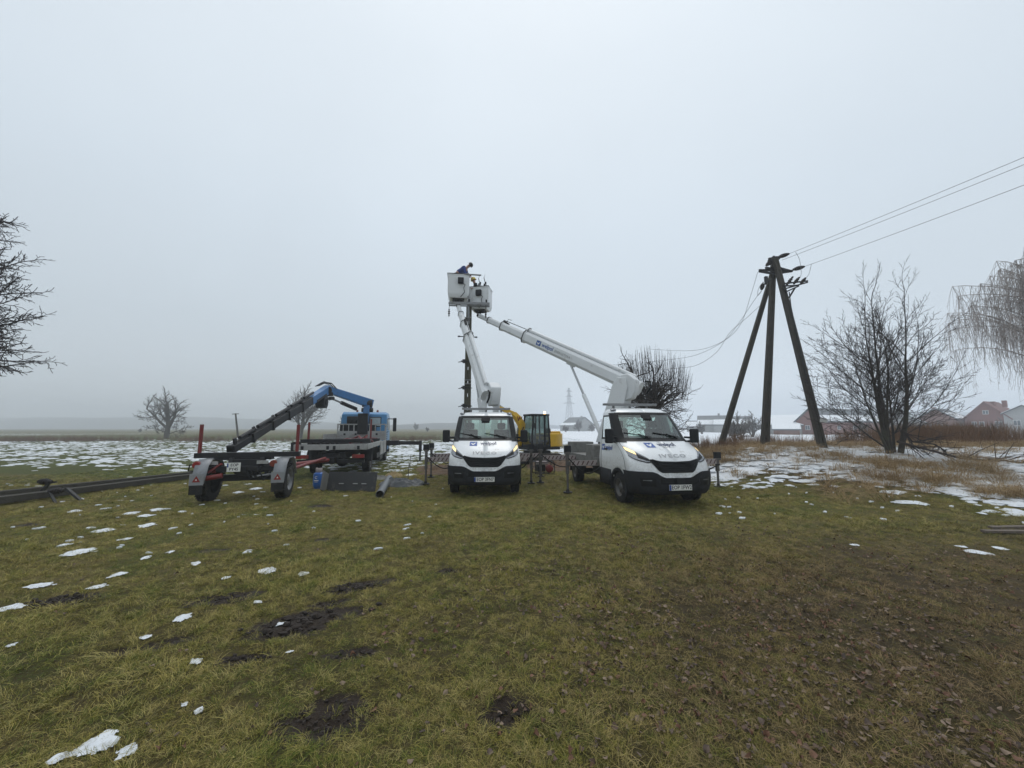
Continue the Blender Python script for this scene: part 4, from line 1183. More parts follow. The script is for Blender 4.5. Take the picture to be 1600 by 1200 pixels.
# middle van, seen head on
V1, V1R = (-.735, 10.45, 0), R(3)
tip1 = at(716, 478, 17.5)
piv1 = tolocal(V1, V1R, at(757, 611, 13.85))
van1, a1, b1, d1, tl1 = bucket_van('white bucket van seen head on, its boom rising steeply to the left basket', V1, V1R, 'EOP 3FN7', tip1, piv1, BW, (0, .56, .74, .88, 1.0),
    ((-1, 1.9 + .55, 1.95, .02, 1.08), (1, 2.45, 1.50, .02, 1.08), (-1, 4.2, 2.05, .02, 1.05), (1, 4.2, 2.05, .02, 1.05)), False, (-1, 1), True)
c1 = at(716.5, 451, 17.75)
basket(van1, V1, V1R, c1, R(8), (1.0, .80, 1.12), .10, tl1, d1)
# right van, turned a little towards the road
V2, V2R = (3.74, 8.80, 0.04), R(8)
tip2 = at(748, 493, 17.9)
piv2 = tolocal(V2, V2R, at(990, 603, 13.0))
van2, a2, b2, d2, tl2 = bucket_van('white bucket van parked at an angle, its long lettered boom reaching left', V2, V2R, 'EOP 1FW2', tip2, piv2, BW, (0, .625, .80, .91, 1.0),
    ((-1, 2.50, 1.85, .0, 1.08), (1, 2.50, 2.75, .06, .86), (-1, 4.5, 2.2, .0, 1.05)), True, (-1,), True)
c2 = at(751, 469, 18.1)
basket(van2, V2, V2R, c2, R(-10), (.95, .80, 1.05), .02, tl2, d2)
# ------------------------------------------------------------------ crane truck (rear towards the camera); local +y runs forward
TL, TR = (-6.58, 14.1, 0), R(12)
truck = thing('crane_truck', 'blue flatbed truck seen from behind, its folding loader crane raised over the bed', 'crane truck', TL, TR)
def tl(p): return tolocal(TL, TR, p)
tb = MB()
for sg in (1, -1): tb.bar((sg * .42, .3, .82), (sg * .42, 9.6, .82), .09, .24)
for y in (.4, 2.5, 5.0, 7.6): tb.bar((-.42, y, .82), (.42, y, .82), .12, .18)
tb.box((-.75, 4.6, .70), (.5, 1.0, .5)); tb.box((0, .25, .62), (2.3, .12, .14)); tb.box((0, .5, .75), (.5, .5, .3))
tb.build('chassis', darkst, truck, bevel=.01)
MB().box((0, 3.35, 1.10), (2.45, 6.5, .10)).build('bed_floor', darkst, truck)
m = MB(); m.box((0, .08, 1.14), (2.48, .05, .20)); rb = m.build('tail_board', alu, truck, bevel=.008)
for x in (-.95, -.1, .12, .95): MB().box((x, .045, 1.12), (.09, .03, .13)).build('latch', darkst, rb)
for sg in (1, -1):
    MB().box((sg * 1.24, 2.3, 1.14), (.05, 4.2, .20)).build('side_rail', alu, truck, bevel=.008)
sb = MB().box((1.27, 5.0, .90), (.04, 2.3, .62)).build('hanging_side_board', alu, truck, bevel=.01)
MB().box((1.295, 5.0, .9), (.015, .06, .58)).build('post', steelg, sb)
MB().box((-1.24, 5.2, 1.30), (.05, 2.4, .50)).build('side_board', alu, truck, bevel=.01)
hb = MB().box((0, 6.55, 1.40), (2.45, .06, .42)).build('headboard', alu, truck, bevel=.01)
m = MB()
for z in (1.64, 2.02): m.bar((-1.22, 6.55, z), (1.22, 6.55, z), .06, .06)
for x in lin(-1.2, 1.2, 9): m.bar((x, 6.55, 1.6), (x, 6.55, 2.02), .035, .035)
for x in (-1.2, -.4, .4, 1.2): m.bar((x, 6.54, 1.1), (x, 6.54, 2.04), .06, .06)
m.build('guard_rail', alu, hb)
m = MB(); m.bar((1.22, 6.3, .9), (1.22, 6.3, 2.04), .09, .09); m.build('corner_post', alu, truck)
for x in (-.85, -.3, .75): MB().box((x, 6.515, 1.50), (.10, .02, .10)).build('latch', darkst, hb)
# bolster with stakes over the bed, a second near the front
bo = MB().box((0, .9, 1.34), (2.5, .22, .14)).build('bolster', darkst, truck, bevel=.01)
m = MB(); m.tube([(-1.0, .9, 1.40), (-1.0, .9, 2.05)], .045, 8); m.build('stake', redp, bo)
bo2 = MB().box((0, 4.2, 1.26), (2.4, .2, .16)).build('bolster', darkst, truck, bevel=.01)
m = MB(); m.tube([(.78, 4.2, 1.30), (.78, 4.2, 2.25)], .04, 8); m.build('stake', redp, bo2)
rg = random.Random(4)
m = MB()
for k in range(7): m.bar((-1.05 + k * .17, 1.2, 1.20), (-1.05 + k * .17, 5.5, 1.21), .12, .10)
m.build('load_plank', darkst, truck)
for k in range(9):
    x, y = rg.uniform(.1, 1.05), rg.uniform(1.4, 5.6); t = rg.uniform(0, 3)
    MB().tube([(x, y, 1.22 + rg.random() * .1), (x + math.cos(t) * .4, y + math.sin(t) * .9, 1.26 + rg.random() * .2), (x + math.cos(t) * .8 - .3, y + math.sin(t) * 1.4, 1.22)], .05, 8).build('load_strap', redp, truck)
# rear wheels, lights, mudguards
for sg in (1, -1):
    wheel(truck, (sg * .98, 2.1, .50), .50, .30, sg, rimdk); wheel(truck, (sg * .98, 7.9, .50), .50, .30, sg, rimdk)
    m = MB(); m.grid([[Vector((sg * x, 2.1 + math.cos(t) * .60, .50 + math.sin(t) * .60)) for x in (.76, 1.22)] for t in lin(R(0), R(180), 14)]); m.build('mudguard', blackp, truck, solid=.02)
    m = MB(); m.box((sg * .95, .10, .80), (.42, .07, .13)); lm = m.build('tail_lamp', redlens, truck, bevel=.01)
    MB().box((sg * .80, .06, .80), (.10, .02, .11)).build('indicator', orangelens, lm)
m = MB(); m.tube([(-1.0, 2.1, .5), (1.0, 2.1, .5)], .09, 8); m.ball((0, 2.1, .5), .25); m.build('axle', darkst, truck); m = MB(); m.tube([(-1, 7.9, .5), (1, 7.9, .5)], .08, 8); m.build('axle', darkst, truck)
m = MB(); m.box((1.0, 4.6, .60), (.5, 1.1, .55)); m.build('fuel_tank', darkst, truck, bevel=.05)
m = MB(); m.box((0, .0, .66), (.35, .3, .2)); m.tube([(0, -.1, .70), (0, -.3, .70)], .05, 8); m.build('tow_coupling', darkst, truck)
# cab
cb = MB()
y0, y1 = 7.15, 8.95
poly = [(y0, .95), (y0, 2.58), (y0 + .25, 2.70), (y1 - .55, 2.68), (y1 - .15, 2.45), (y1, 1.75), (y1 + .05, 1.2), (y1 + .02, .60), (y0 + .9, .60), (y0 + .8, .95)]
secs_ = []
def cabring(x, k, dz): return [(x, y0 + .9 + (y - y0 - .9) * k, z - dz * (z > 2.5)) for y, z in poly]
rr = [cabring(-1.18, .96, .06), cabring(-1.12, 1, 0), cabring(1.12, 1, 0), cabring(1.18, .96, .06)]
n = len(poly); vs = [p for r_ in rr for p in r_]; fs = [tuple(range(n)), tuple(3 * n + j for j in range(n))[::-1]]
for i in range(3):
    for j in range(n): fs.append((i * n + j, i * n + (j + 1) % n, (i + 1) * n + (j + 1) % n, (i + 1) * n + j))
cb.add(vs, fs); cabo = cb.build('cab', bluec, truck, bevel=.04)
for x0, x1 in ((-.85, -.05), (.10, .85)):
    m = MB(); m.box(((x0 + x1) / 2, y0 - .004, 2.16), (x1 - x0 + .08, .012, .54)); wf = m.build('window_frame', blackg, cabo, bevel=.004)
    MB().box(((x0 + x1) / 2, y0 - .014, 2.16), (x1 - x0, .012, .45)).build('rear_window', M('window_with_sky', (.34, .42, .45), .08, var=.2), cabo)
for sg in (1, -1):
    m = MB(); m.prism([(y0 + .55, 1.72), (y0 + .55, 2.38), (y1 - .40, 2.38), (y1 - .10, 1.80), (y1 - .10, 1.72)], 'x', sg * 1.178, sg * 1.192); m.build('side_window', M('dark_window', (.10, .14, .15), .06), cabo)
    m = MB(); m.prism([(y0 + .12, 1.85), (y0 + .12, 2.32), (y0 + .42, 2.32), (y0 + .42, 1.85)], 'x', sg * 1.178, sg * 1.19); m.build('quarter_window', M('dark_window2', (.14, .18, .19), .06), cabo)
    for k in range(5): MB().box((sg * 1.185, y0 + .26, 1.15 + k * .11), (.02, .34, .05)).build('louvre', blackg, cabo)
    m = MB(); m.grid([[Vector((sg * x, 7.9 + math.cos(t) * .58, .50 + math.sin(t) * .58)) for x in (.8, 1.2)] for t in lin(R(-5), R(185), 12)]); m.build('mudguard', blackp, cabo, solid=.02)
    mr_ = MB().box((sg * 1.45, y1 - .02, 2.02), (.20, .12, .80)).build('mirror', blackp, cabo, bevel=.03)
    MB().bar((sg * 1.12, y1 - .3, 2.36), (sg * 1.45, y1 - .02, 2.36), .05, .05).build('mirror_arm', blackg, mr_)
    m = MB(); m.tube([(sg * .55, y0 + 1.0, 2.66), (sg * .55, y0 + 1.0, 2.85)], [.07, .05], 10); m.build('beacon', orangelens, cabo)
MB().box((1.205, y0 + .55, 1.62), (.02, .2, .05)).build('door_handle', blackg, cabo)
for k in range(3): MB().box((1.14, y1 - .55, .55 + k * .28), (.18, .45, .05)).build('step', darkst, cabo)
MB().box((0, y1 + .08, .62), (2.36, .12, .42)).build('front_bumper', darkst, cabo, bevel=.03)
# crane behind the cab
CY = 6.95
m = MB(); m.box((0, CY, .98), (1.5, .50, .42)); m.box((.0, CY, 1.5), (.7, .42, .75)); m.box((-.42, CY - .05, 1.8), (.80, .30, 1.3)); m.box((-.98, CY, 1.6), (.36, .3, .9)); m.box((.12, CY - .08, 2.0), (.42, .22, 1.0)); m.box((.45, CY, 1.6), (.4, .36, .8)); cbs = m.build('crane_base', darkst, truck, bevel=.03)
for k in range(6):
    x = -.75 + k * .14; MB().tube([(x, CY - .28, 1.8), (x, CY - .3, 2.1 + .05 * (k % 3))], .035, 8).build('control_lever', blackg, cbs)
    MB().tube([(x, CY - .2, 1.3), (x + .05, CY - .34, 1.8), (x + .3, CY - .2, 2.25)], .022, 6).build('hose', blackg, cbs)
topw = at(574, 632, 20.75); kn = at(510, 610, 18.9); en = at(360, 704, 10.75)
topl, knl, enl = tl(topw), tl(kn), tl(en)
colb = Vector((topl.x - .10, topl.y, 1.3))
MB().bar(colb, topl + Vector((0, 0, .1)), .36, .42, up=(0, 1, 0), w1=.30, h1=.34).build('crane_column', bluep, truck, bevel=.03)
m = MB(); m.bar(colb + Vector((-.05, -.22, .2)), colb + Vector((-.05, -.22, 1.3)), .52, .2, up=(0, 1, 0)); m.build('column_casing', darkst, truck, bevel=.03)
m = MB(); m.tube([topl + Vector((.25, 0, .05)), topl + Vector((-.25, 0, .05))], .20, 14); m.tube([topl + Vector((.3, 0, -.3)), topl + Vector((-.28, 0, -.3))], .12, 10); m.build('column_joint', darkst, truck)
d_ = (knl - topl).normalized(); aa_, bb_, _ = basis(d_)
inner = MB(); inner.bar(topl - d_ * .25 + bb_ * .1, knl - d_ * .05 + bb_ * .06, .30, .46, w1=.26, h1=.34); ib = inner.build('inner_boom', bluep, truck, bevel=.025)
MB().bar(topl + d_ * .5 + aa_ * .152 + bb_ * .18, knl - d_ * .5 + aa_ * .135 + bb_ * .14, .012, .06).build('edge_plate', darkst, ib)
m = MB(); p0 = topl + d_ * .55 - bb_ * .42; p1 = knl - d_ * .35 - bb_ * .30
m.tube([p0, p0.lerp(p1, .62)], .095, 10); m.build('boom_cylinder', darkst, truck); MB().tube([p0.lerp(p1, .62), p1], .05, 8).build('boom_ram', chrome, truck)
m = MB(); m.tube([knl + aa_ * .22, knl - aa_ * .22], .17, 12); m.bar(knl - d_ * .3 - bb_ * .1, knl + d_ * .25 - bb_ * .34, .30, .20); m.tube([p1 + aa_ * .18, p1 - aa_ * .18], .09, 10); m.build('boom_knuckle', darkst, truck)
rg = random.Random(3)
for k in range(5):
    o = Vector((0, 0, 0)); s0 = knl + aa_ * (-.18 + .09 * k)
    MB().tube([s0 - d_ * .4 + bb_ * .2, s0 - d_ * .1 + bb_ * (.36 + .05 * (k % 2)), s0 + d_ * .25 + bb_ * (.30 + .04 * (k % 3)), s0 + d_ * .5 + bb_ * .05], .02, 6).build('hose', blackg, ib)
e_ = (enl - knl).normalized(); ea, eb, _ = basis(e_); L_ = (enl - knl).length
m = MB(); m.bar(knl - e_ * .25 + eb * .02, knl + e_ * L_ * .27 + eb * .0, .30, .40, w1=.28, h1=.36); ob_ = m.build('outer_boom', bluep, truck, bevel=.025)
for sgn in (1, -1):
    m = MB(); m.bar(knl + e_ * L_ * .06 + ea * sgn * .16 - eb * .10, knl + e_ * L_ * .22 + ea * sgn * .16 - eb * .12, .02, .10); m.build('edge_plate', darkst, ob_)
m = MB(); m.tube([knl + e_ * .75 - eb * .40 + ea * .2, knl + e_ * .75 - eb * .40 - ea * .2], .32, 18); m.tube([knl + e_ * .75 - eb * .42 + ea * .24, knl + e_ * .75 - eb * .42 - ea * .24], .15, 12); m.build('winch', darkst, ob_)
for k in range(5):
    t0 = .22 + .155 * k; t1 = min(1.0, t0 + .17 + .02); h = .34 - .035 * k
    m = MB(); m.bar(knl + e_ * L_ * t0, knl + e_ * L_ * t1, h * .78, h); m.bar(knl + e_ * L_ * (t1 - .012), knl + e_ * L_ * t1, h * .78 + .05, h + .06); eo = m.build('boom_extension', darkst, truck, bevel=.012)
    MB().tube([knl + e_ * L_ * t0 + eb * (h / 2 + .10), knl + e_ * L_ * (t1 - .06) + eb * (h / 2 + .10)], .055, 8).build('extension_cylinder', darkst, eo)
    MB().tube([knl + e_ * L_ * (t0 + .02) + eb * (h / 2 + .035) + ea * .10, knl + e_ * L_ * (t1 - .02) + eb * (h / 2 + .035) + ea * .10], .036, 8).build('extension_ram', boomw, eo)
    MB().bar(knl + e_ * L_ * (t1 - .03) + eb * (h / 2), knl + e_ * L_ * (t1 - .03) + eb * (h / 2 + .17), .05, .12, up=e_).build('bracket', darkst, eo)
m = MB(); m.tube([enl + Vector((0, 0, -.02)), enl + Vector((0, 0, -.12))], .04, 8); m.build('crane_hook', darkst, truck)
# stabiliser legs of the crane
o0 = Vector((1.0, CY, 1.02)); o1 = tl(at(657, 690, 21.6)); o1 = Vector((o1.x, CY, 1.0))
st = MB(); st.bar(o0, Vector((o1.x * .62, CY, 1.02)), .22, .26); st.bar(Vector((o1.x * .62, CY, 1.02)), o1, .17, .20); sto = st.build('stabiliser_beam', darkst, truck, bevel=.015)
m = MB(); m.tube([o1 + Vector((0, 0, .12)), o1 + Vector((0, 0, -.45))], .085, 10); m.tube([o1 + Vector((0, 0, -.45)), Vector((o1.x, CY, .05))], .05, 8); m.tube([(o1.x, CY, .0), (o1.x, CY, .05)], .16, 10); m.build('stabiliser_leg', darkst, sto)
sto = MB().bar((-1.15, .55, 1.25), (-1.42, .55, 1.25), .12, .14).build('stabiliser_beam', darkst, truck)
m = MB(); m.bar((-1.42, .55, 1.30), (-1.42, .55, .55), .10, .10); m.build('stabiliser_leg', darkst, sto)
MB().box((1.24, 4.3, .62), (.05, 2.9, .22)).build('side_guard', darkst, truck, bevel=.01)

# ------------------------------------------------------------------ pole trailer
PL, PR = (-6.93, 10.30, 0), R(16)
trailer = thing('pole_trailer', 'black single axle pole trailer with red stakes and grey mudguards', 'trailer', PL, PR)
m = MB(); m.box((0, 0, 1.14), (2.40, .20, .13)); bol = m.build('bolster', darkst, trailer, bevel=.01)
MB().box((-.1, 0, 1.045), (1.3, .26, .06)).build('turntable_plate', darkst, bol)
for sg in (1, -1): MB().tube([(sg * 1.12, 0, 1.18), (sg * 1.12, 0, 1.93)], .043, 12).build('stake', redp, trailer)
m = MB(); m.box((-.02, .05, .90), (.62, .5, .26)); m.box((0, .50, .72), (.36, 1.5, .22)); m.box((0, .0, .56), (1.5, .16, .16)); m.bar((-.95, -.25, .80), (.95, -.25, .80), .08, .14); m.bar((-.35, -.2, 1.0), (-.35, .5, .6), .1, .2); m.bar((.35, -.2, 1.0), (.35, .5, .6), .1, .2)
m.build('frame', darkst, trailer, bevel=.01)
m = MB()
for k in range(6): m.tube([(rg.uniform(.0, .6), -.3, rg.uniform(.6, .9)), (rg.uniform(.0, .7), -.36, rg.uniform(.5, .7)), (rg.uniform(.1, .8), -.2, rg.uniform(.55, .9))], .022, 6)
m.build('brake_hose', blackg, trailer)
MB().tube([(.22, -.32, .60), (.70, -.32, .66)], .03, 8).build('brake_pipe', steelg, trailer)
MB().tube([(-1.02, -.48, .56), (-.42, -.42, .66)], .062, 12).build('rear_bar', redp, trailer)
m = MB(); m.bar((-1.0, -.28, .74), (-.62, -.28, .76), .05, .08); m.bar((-.78, -.33, .70), (-.50, -.33, .94), .16, .04); m.build('warning_flag_board', redp, trailer)
for sg in (1, -1):
    wheel(trailer, (sg * .86, 0, .48), .48, .28, sg, rimst)
    pr_ = [(.60, R(172)), (.58, R(150)), (.60, R(120)), (.60, R(60)), (.58, R(30)), (.60, R(5))]
    m = MB(); m.grid([[Vector((sg * x, -math.cos(R(180) - t) * -r_ * -1, .48 + math.sin(t) * r_)) for x in (.72, 1.01)] for r_, t in [(.62, t_) for t_ in (R(8), R(45), R(68), R(112), R(135), R(178))]])
    mg = m.build('mudguard', M('grey_mudguard', (.25, .26, .275), .5, .2, var=.08, dirt=((.14, .13, .12), .25, 6)), trailer, ang=20, solid=.015)
    MB().box((sg * .865, -.645, .60), (.29, .02, .27)).build('mudguard_panel', mg.data.materials[0], mg)
    MB().box((sg * .865, -.650, .36), (.27, .015, .22)).build('mud_flap', rubber, mg)
    s_ = .085; m = MB(); m.add([(sg * .865 - s_, -.660, .545), (sg * .865 + s_, -.660, .545), (sg * .865, -.660, .545 + 2 * s_ * .88)], [(0, 1, 2)]); rf = m.build('reflector', redlens, mg, recalc=False)
    s_ = .022; MB().add([(sg * .865 - s_, -.663, .582), (sg * .865 + s_, -.663, .582), (sg * .865, -.663, .582 + 2 * s_)], [(0, 1, 2)]).build('reflector_mark', plate_w, rf, recalc=False)
    m = MB(); m.tube([(sg * .68 if sg > 0 else -1.0, -.30, .93), (sg * .68 if sg > 0 else -1.0, -.42, .93)], .085, 14); tlp = m.build('tail_lamp', orangelens if sg > 0 else redlens, trailer, bevel=.01)
    MB().box((.40 if sg > 0 else -.72, -.28, .96), (.26, .03, .085)).build('reflector_strip', alu, trailer)
m = MB(); m.tube([(-1.0, -.2, .93), (-1.22, -.2, .92), (-1.24, -.2, .78), (-1.1, -.2, .76)], .018, 6); m.build('lamp_guard', blackg, trailer)
m = MB(); m.tube([(.98, -.2, .93), (1.1, -.3, .9), (1.02, -.35, .82), (.8, -.3, .8)], .02, 6); m.build('lamp_guard', blackg, trailer)
pl = MB().box((-.22, -.335, .85), (.30, .012, .225)).build('licence_plate', plate_w, trailer, bevel=.004)
MB().box((-.35, -.343, .90), (.03, .004, .10)).build('country_strip', plate_b, pl)
lettering('EOP', .10, lambda x, y: Vector((-.205 + x * .95, -.3435, .905 + y)), ink, pl, bold=.002)
lettering('PY45', .10, lambda x, y: Vector((-.215 + x * .95, -.3435, .80 + y)), ink, pl, bold=.002)
hit = tolocal(PL, PR, Matrix.Rotation(TR, 3, 'Z') @ Vector((0, -.25, .70)) + Vector(TL))
m = MB(); m.tube([(.05, .4, .72), hit], .065, 10); db = m.build('drawbar', redp, trailer)
MB().tube([Vector((.05, .4, .72)).lerp(hit, .55), hit], .05, 10).build('drawbar_end', darkst, db)
q = tolocal(PL, PR, at(508, 716, 13.7)); MB().tube([(.85, .3, .68), q], .05, 10).build('side_bar', redp, trailer)
m = MB(); m.tube([(-1.08, .02, 1.3), (-.8, .3, 1.18), (-.5, .5, 1.12)], .016, 6); m.build('load_strap', alu, trailer)

# ------------------------------------------------------------------ yellow mini excavator
EL, ER = (1.15, 20.2, 0), R(-62)      # local -y is the way its cab looks: left in the picture and a little to the camera
EL = (1.30, 20.3, 0.0)
ex = thing('mini_excavator', 'yellow mini excavator with dark cab and raised arm behind the middle van', 'excavator', EL, ER)
def el_(p): return tolocal(EL, ER, p)
trackm = M('track_rubber', (.03, .028, .026), .9, var=.3, dirt=((.12, .085, .055), .6, 8))
for sg in (1, -1):
    out = []
    for k in range(10): t = R(-90 + 180 * k / 9); out.append((.82 + .25 * math.cos(t), .27 + .25 * math.sin(t)))
    for k in range(10): t = R(90 + 180 * k / 9); out.append((-.82 + .25 * math.cos(t), .27 + .25 * math.sin(t)))
    m = MB(); m.prism(out, 'x', sg * .55, sg * .88)
    for k in range(-8, 9): m.box((sg * .715, k * .10, .525), (.33, .05, .03)); m.box((sg * .715, k * .10, .012), (.33, .05, .03))
    tk_ = m.build('track', trackm, ex, bevel=.01)
    m = MB()
    for k in (-.8, -.4, 0, .4, .8): m.tube([(sg * .885, k, .25), (sg * .90, k, .25)], .14, 12)
    m.build('track_roller', darkst, tk_)
m = MB(); m.box((0, 0, .55), (.9, 1.1, .25)); m.lathe([(.5, .62), (.5, .74)], (0, 0, 0), 'z', 20); m.build('undercarriage', darkst, ex)
m = MB(); m.bar((0, -1.2, .35), (0, -.5, .4), .5, .12); m.box((0, -1.32, .30), (1.75, .08, .36)); m.build('dozer_blade', darkst, ex, bevel=.01)
m = MB(); m.box((0, .05, .80), (1.62, 1.7, .14)); m.build('platform', darkst, ex, bevel=.02)
m = MB(); out = [(.80 * math.sin(R(a)), .35 + 1.15 * math.cos(R(a))) for a in range(-90, 91, 15)]; m.prism(out + [(.80, .30), (-.80, .30)][::1], 'z', .87, 1.55); eh = m.build('engine_cover', yellow, ex, bevel=.05)
MB().box((.40, .8, 1.60), (.4, .6, .12)).build('cover_lid', yellow, eh, bevel=.03)
m = MB(); m.prism([(-.95, .87), (-.95, 1.25), (-.1, 1.25), (.3, 1.25), (.3, .87)], 'x', -.79, -.30); m.build('side_cover', yellow, ex, bevel=.04)
# cab frame, on the far/left side of the machine
X0, X1, Y0, Y1, Z0, Z1 = -.15, .80, -.80, .28, .87, 2.46
cf = MB()
for x, y, xt, yt in ((X0, Y0, X0 + .04, Y0 + .14), (X1, Y0, X1 - .04, Y0 + .14), (X0, Y1, X0 + .04, Y1 - .06), (X1, Y1, X1 - .04, Y1 - .06), (X0, -.02, X0 + .04, .0), (X1, -.02, X1 - .04, .0)):
    cf.bar((x, y, Z0), (xt, yt, Z1), .075, .075)
for z in (Z0 + .05,):
    cf.bar((X0, Y0, z), (X0, Y1, z), .07, .12); cf.bar((X1, Y0, z), (X1, Y1, z), .07, .12); cf.bar((X0, Y0, z), (X1, Y0, z), .07, .12); cf.bar((X0, Y1, z), (X1, Y1, z), .07, .12)
for z in (1.42,):
    cf.bar((X0, -.02, z), (X0, Y1, z), .05, .06); cf.bar((X1, -.02, z), (X1, Y1, z), .05, .06); cf.bar((X0, Y1, z), (X1, Y1, z), .05, .06)
cfo = cf.build('cab_frame', blackp, ex, bevel=.008)
MB().box(((X0 + X1) / 2, (Y0 + Y1) / 2 + .03, Z1 + .03), (.95, 1.04, .09)).build('cab_roof', blackp, ex, bevel=.03)
for nm, pts in (('front_window', [(X0, Y0, Z0 + .3), (X1, Y0, Z0 + .3), (X1, Y0 + .14, Z1), (X0, Y0 + .14, Z1)]), ('side_window', [(X0, Y0, Z0 + .1), (X0, Y1, Z0 + .1), (X0 + .04, Y1 - .06, Z1), (X0 + .04, Y0 + .14, Z1)]),
                ('side_window', [(X1, Y0, Z0 + .1), (X1, Y1, Z0 + .1), (X1 - .04, Y1 - .06, Z1), (X1 - .04, Y0 + .14, Z1)]), ('rear_window', [(X0, Y1, 1.42), (X1, Y1, 1.42), (X1, Y1 - .06, Z1), (X0, Y1 - .06, Z1)])):
    MB().add(pts, [(0, 1, 2, 3)]).build(nm, glassd, ex, recalc=False)
m = MB(); m.box((.3, .25, 1.15), (.5, .5, .14)); m.box((.3, .46, 1.50), (.48, .14, .62)); m.build('seat', seatm, ex, bevel=.05)
MB().box((.3, -.45, 1.25), (.5, .12, .4)).build('console', seatm, ex, bevel=.03)
m = MB(); m.tube([(.3, .3, Z1 + .07), (.3, .3, Z1 + .10)], .07, 12); bc = m.build('beacon_base', blackg, ex)
m = MB(); m.tube([(.3, .3, Z1 + .10), (.3, .3, Z1 + .22)], [.055, .045], 12); m.build('beacon_lamp', amber_lit, bc)
for x in (X0 + .1, X1 - .1): MB().box((x, Y0 + .10, Z1 - .02), (.12, .06, .08)).build('work_lamp', blackg, ex)
MB().box((X1 + .16, Y0 + .1, 1.95), (.16, .06, .26)).build('mirror', blackg, ex, bevel=.02)
# boom and arm, world positions read off the picture at the machine's own distance
foot = Vector((-.25, -.85, .95)); k1 = el_(at(815, 664, 19.9)); k2 = el_(at(802, 646, 19.75)); k3 = el_(at(771, 634, 19.45))
def slab(name, pts, hs, w, mat_, par):
    m_ = MB(); sd_ = (pts[-1] - pts[0]); sd_ = Vector((sd_.x, sd_.y, 0)).normalized(); sd_ = Vector((-sd_.y, sd_.x, 0))
    vs = []
    for i, p in enumerate(pts):
        t = (pts[min(i + 1, len(pts) - 1)] - pts[max(0, i - 1)]).normalized(); nrm = sd_.cross(t).normalized()
        for u, v in ((-1, -1), (1, -1), (1, 1), (-1, 1)): vs.append(p + sd_ * u * w / 2 + nrm * v * hs[i] / 2)
    fs = [(0, 1, 2, 3), tuple(len(vs) - 4 + j for j in (3, 2, 1, 0))]
    for i in range(len(pts) - 1):
        for j in range(4): fs.append((i * 4 + j, i * 4 + (j + 1) % 4, (i + 1) * 4 + (j + 1) % 4, (i + 1) * 4 + j))
    m_.add(vs, fs); return m_.build(name, mat_, par, bevel=.02), sd_
cm_ = foot.lerp(k1, .55) + Vector((0, 0, .05))
bmo, sdv = slab('boom', [foot, cm_, k1, k1.lerp(k2, .5) + Vector((0, 0, .06)), k2], [.26, .34, .38, .34, .24], .24, yellow, ex)
mid = k1.lerp(k2, .45) + Vector((0, 0, .02))
for s_ in (1, -1):
    n_ = sdv * s_; u_ = Vector((0, 0, 1)).cross(n_); Wd = Matrix.Rotation(ER, 3, 'Z')
    lettering('W', .36, lambda x, y: mid + n_ * .134 + u_ * x + Vector((0, 0, y)), redp, bmo, bold=.012)
slab('arm', [k2 + (k2 - k3) * .12, k2.lerp(k3, .4), k3], [.18, .21, .12], .18, yellow, ex)
m = MB(); c0 = foot + Vector((0, -.25, .1)); c1 = foot.lerp(k1, .85) - Vector((0, .2, 0)); m.tube([c0, c0.lerp(c1, .6)], .07, 8); cyl_ = m.build('boom_cylinder', blackg, ex); MB().tube([c0.lerp(c1, .6), c1], .04, 8).build('ram', chrome, cyl_)
p0 = k1 + Vector((0, 0, .30)); p1 = k3 + Vector((0, 0, .22)); m = MB(); m.tube([p0, p0.lerp(p1, .55)], .065, 8); cyl_ = m.build('arm_cylinder', blackg, ex); MB().tube([p0.lerp(p1, .55), p1], .035, 8).build('ram', chrome, cyl_)
slab('arm_head', [k3 + Vector((0, 0, -.12)), k3 + Vector((0, 0, .12)), k3 + Vector((0, 0, .36))], [.30, .34, .12], .22, yellow, ex)
hpts = [foot + Vector((.2, .1, .2)), foot.lerp(k1, .5) + Vector((.25, -.2, -.2)), k1 + Vector((.2, 0, -.1))]
MB().tube(hpts, .03, 6).build('hose', blackg, ex)

# ------------------------------------------------------------------ motor pump between the outriggers
ML = drop(849, 741); MR = R(12)
mp2 = thing('motor_pump', 'small red motor pump in a tube frame on the grass', 'motor pump', (ML.x, ML.y, ML.z), MR)
m = MB()
for y in (-.22, .22):
    m.tube([(-.38, y, .04), (.38, y, .04), (.40, y, .10), (.40, y, .44), (.36, y, .50), (-.36, y, .50), (-.40, y, .44), (-.40, y, .10), (-.38, y, .04)], .018, 8, False)
for x, z in ((-.40, .3), (.40, .3), (0, .04), (.36, .5), (-.36, .5)): m.tube([(x, -.22, z), (x, .22, z)], .018, 8)
m.build('frame', darkst, mp2)
m = MB(); m.box((-.12, 0, .25), (.32, .34, .28)); m.build('engine', darkst, mp2, bevel=.03)
m = MB(); m.lathe([(.001, -.25), (.10, -.25), (.155, -.21), (.155, -.10), (.12, -.02)], (.20, 0, .23), 'y', 20); m.build('recoil_cover', redp, mp2)
m = MB(); m.box((-.05, .02, .45), (.46, .28, .12)); m.build('fuel_tank', warnw, mp2, bevel=.03)
for x in (-.25, .25): MB().lathe([(.10, -.02), (.10, .02)], (x, -.23, .10), 'y', 14).build('wheel', rubber, mp2)

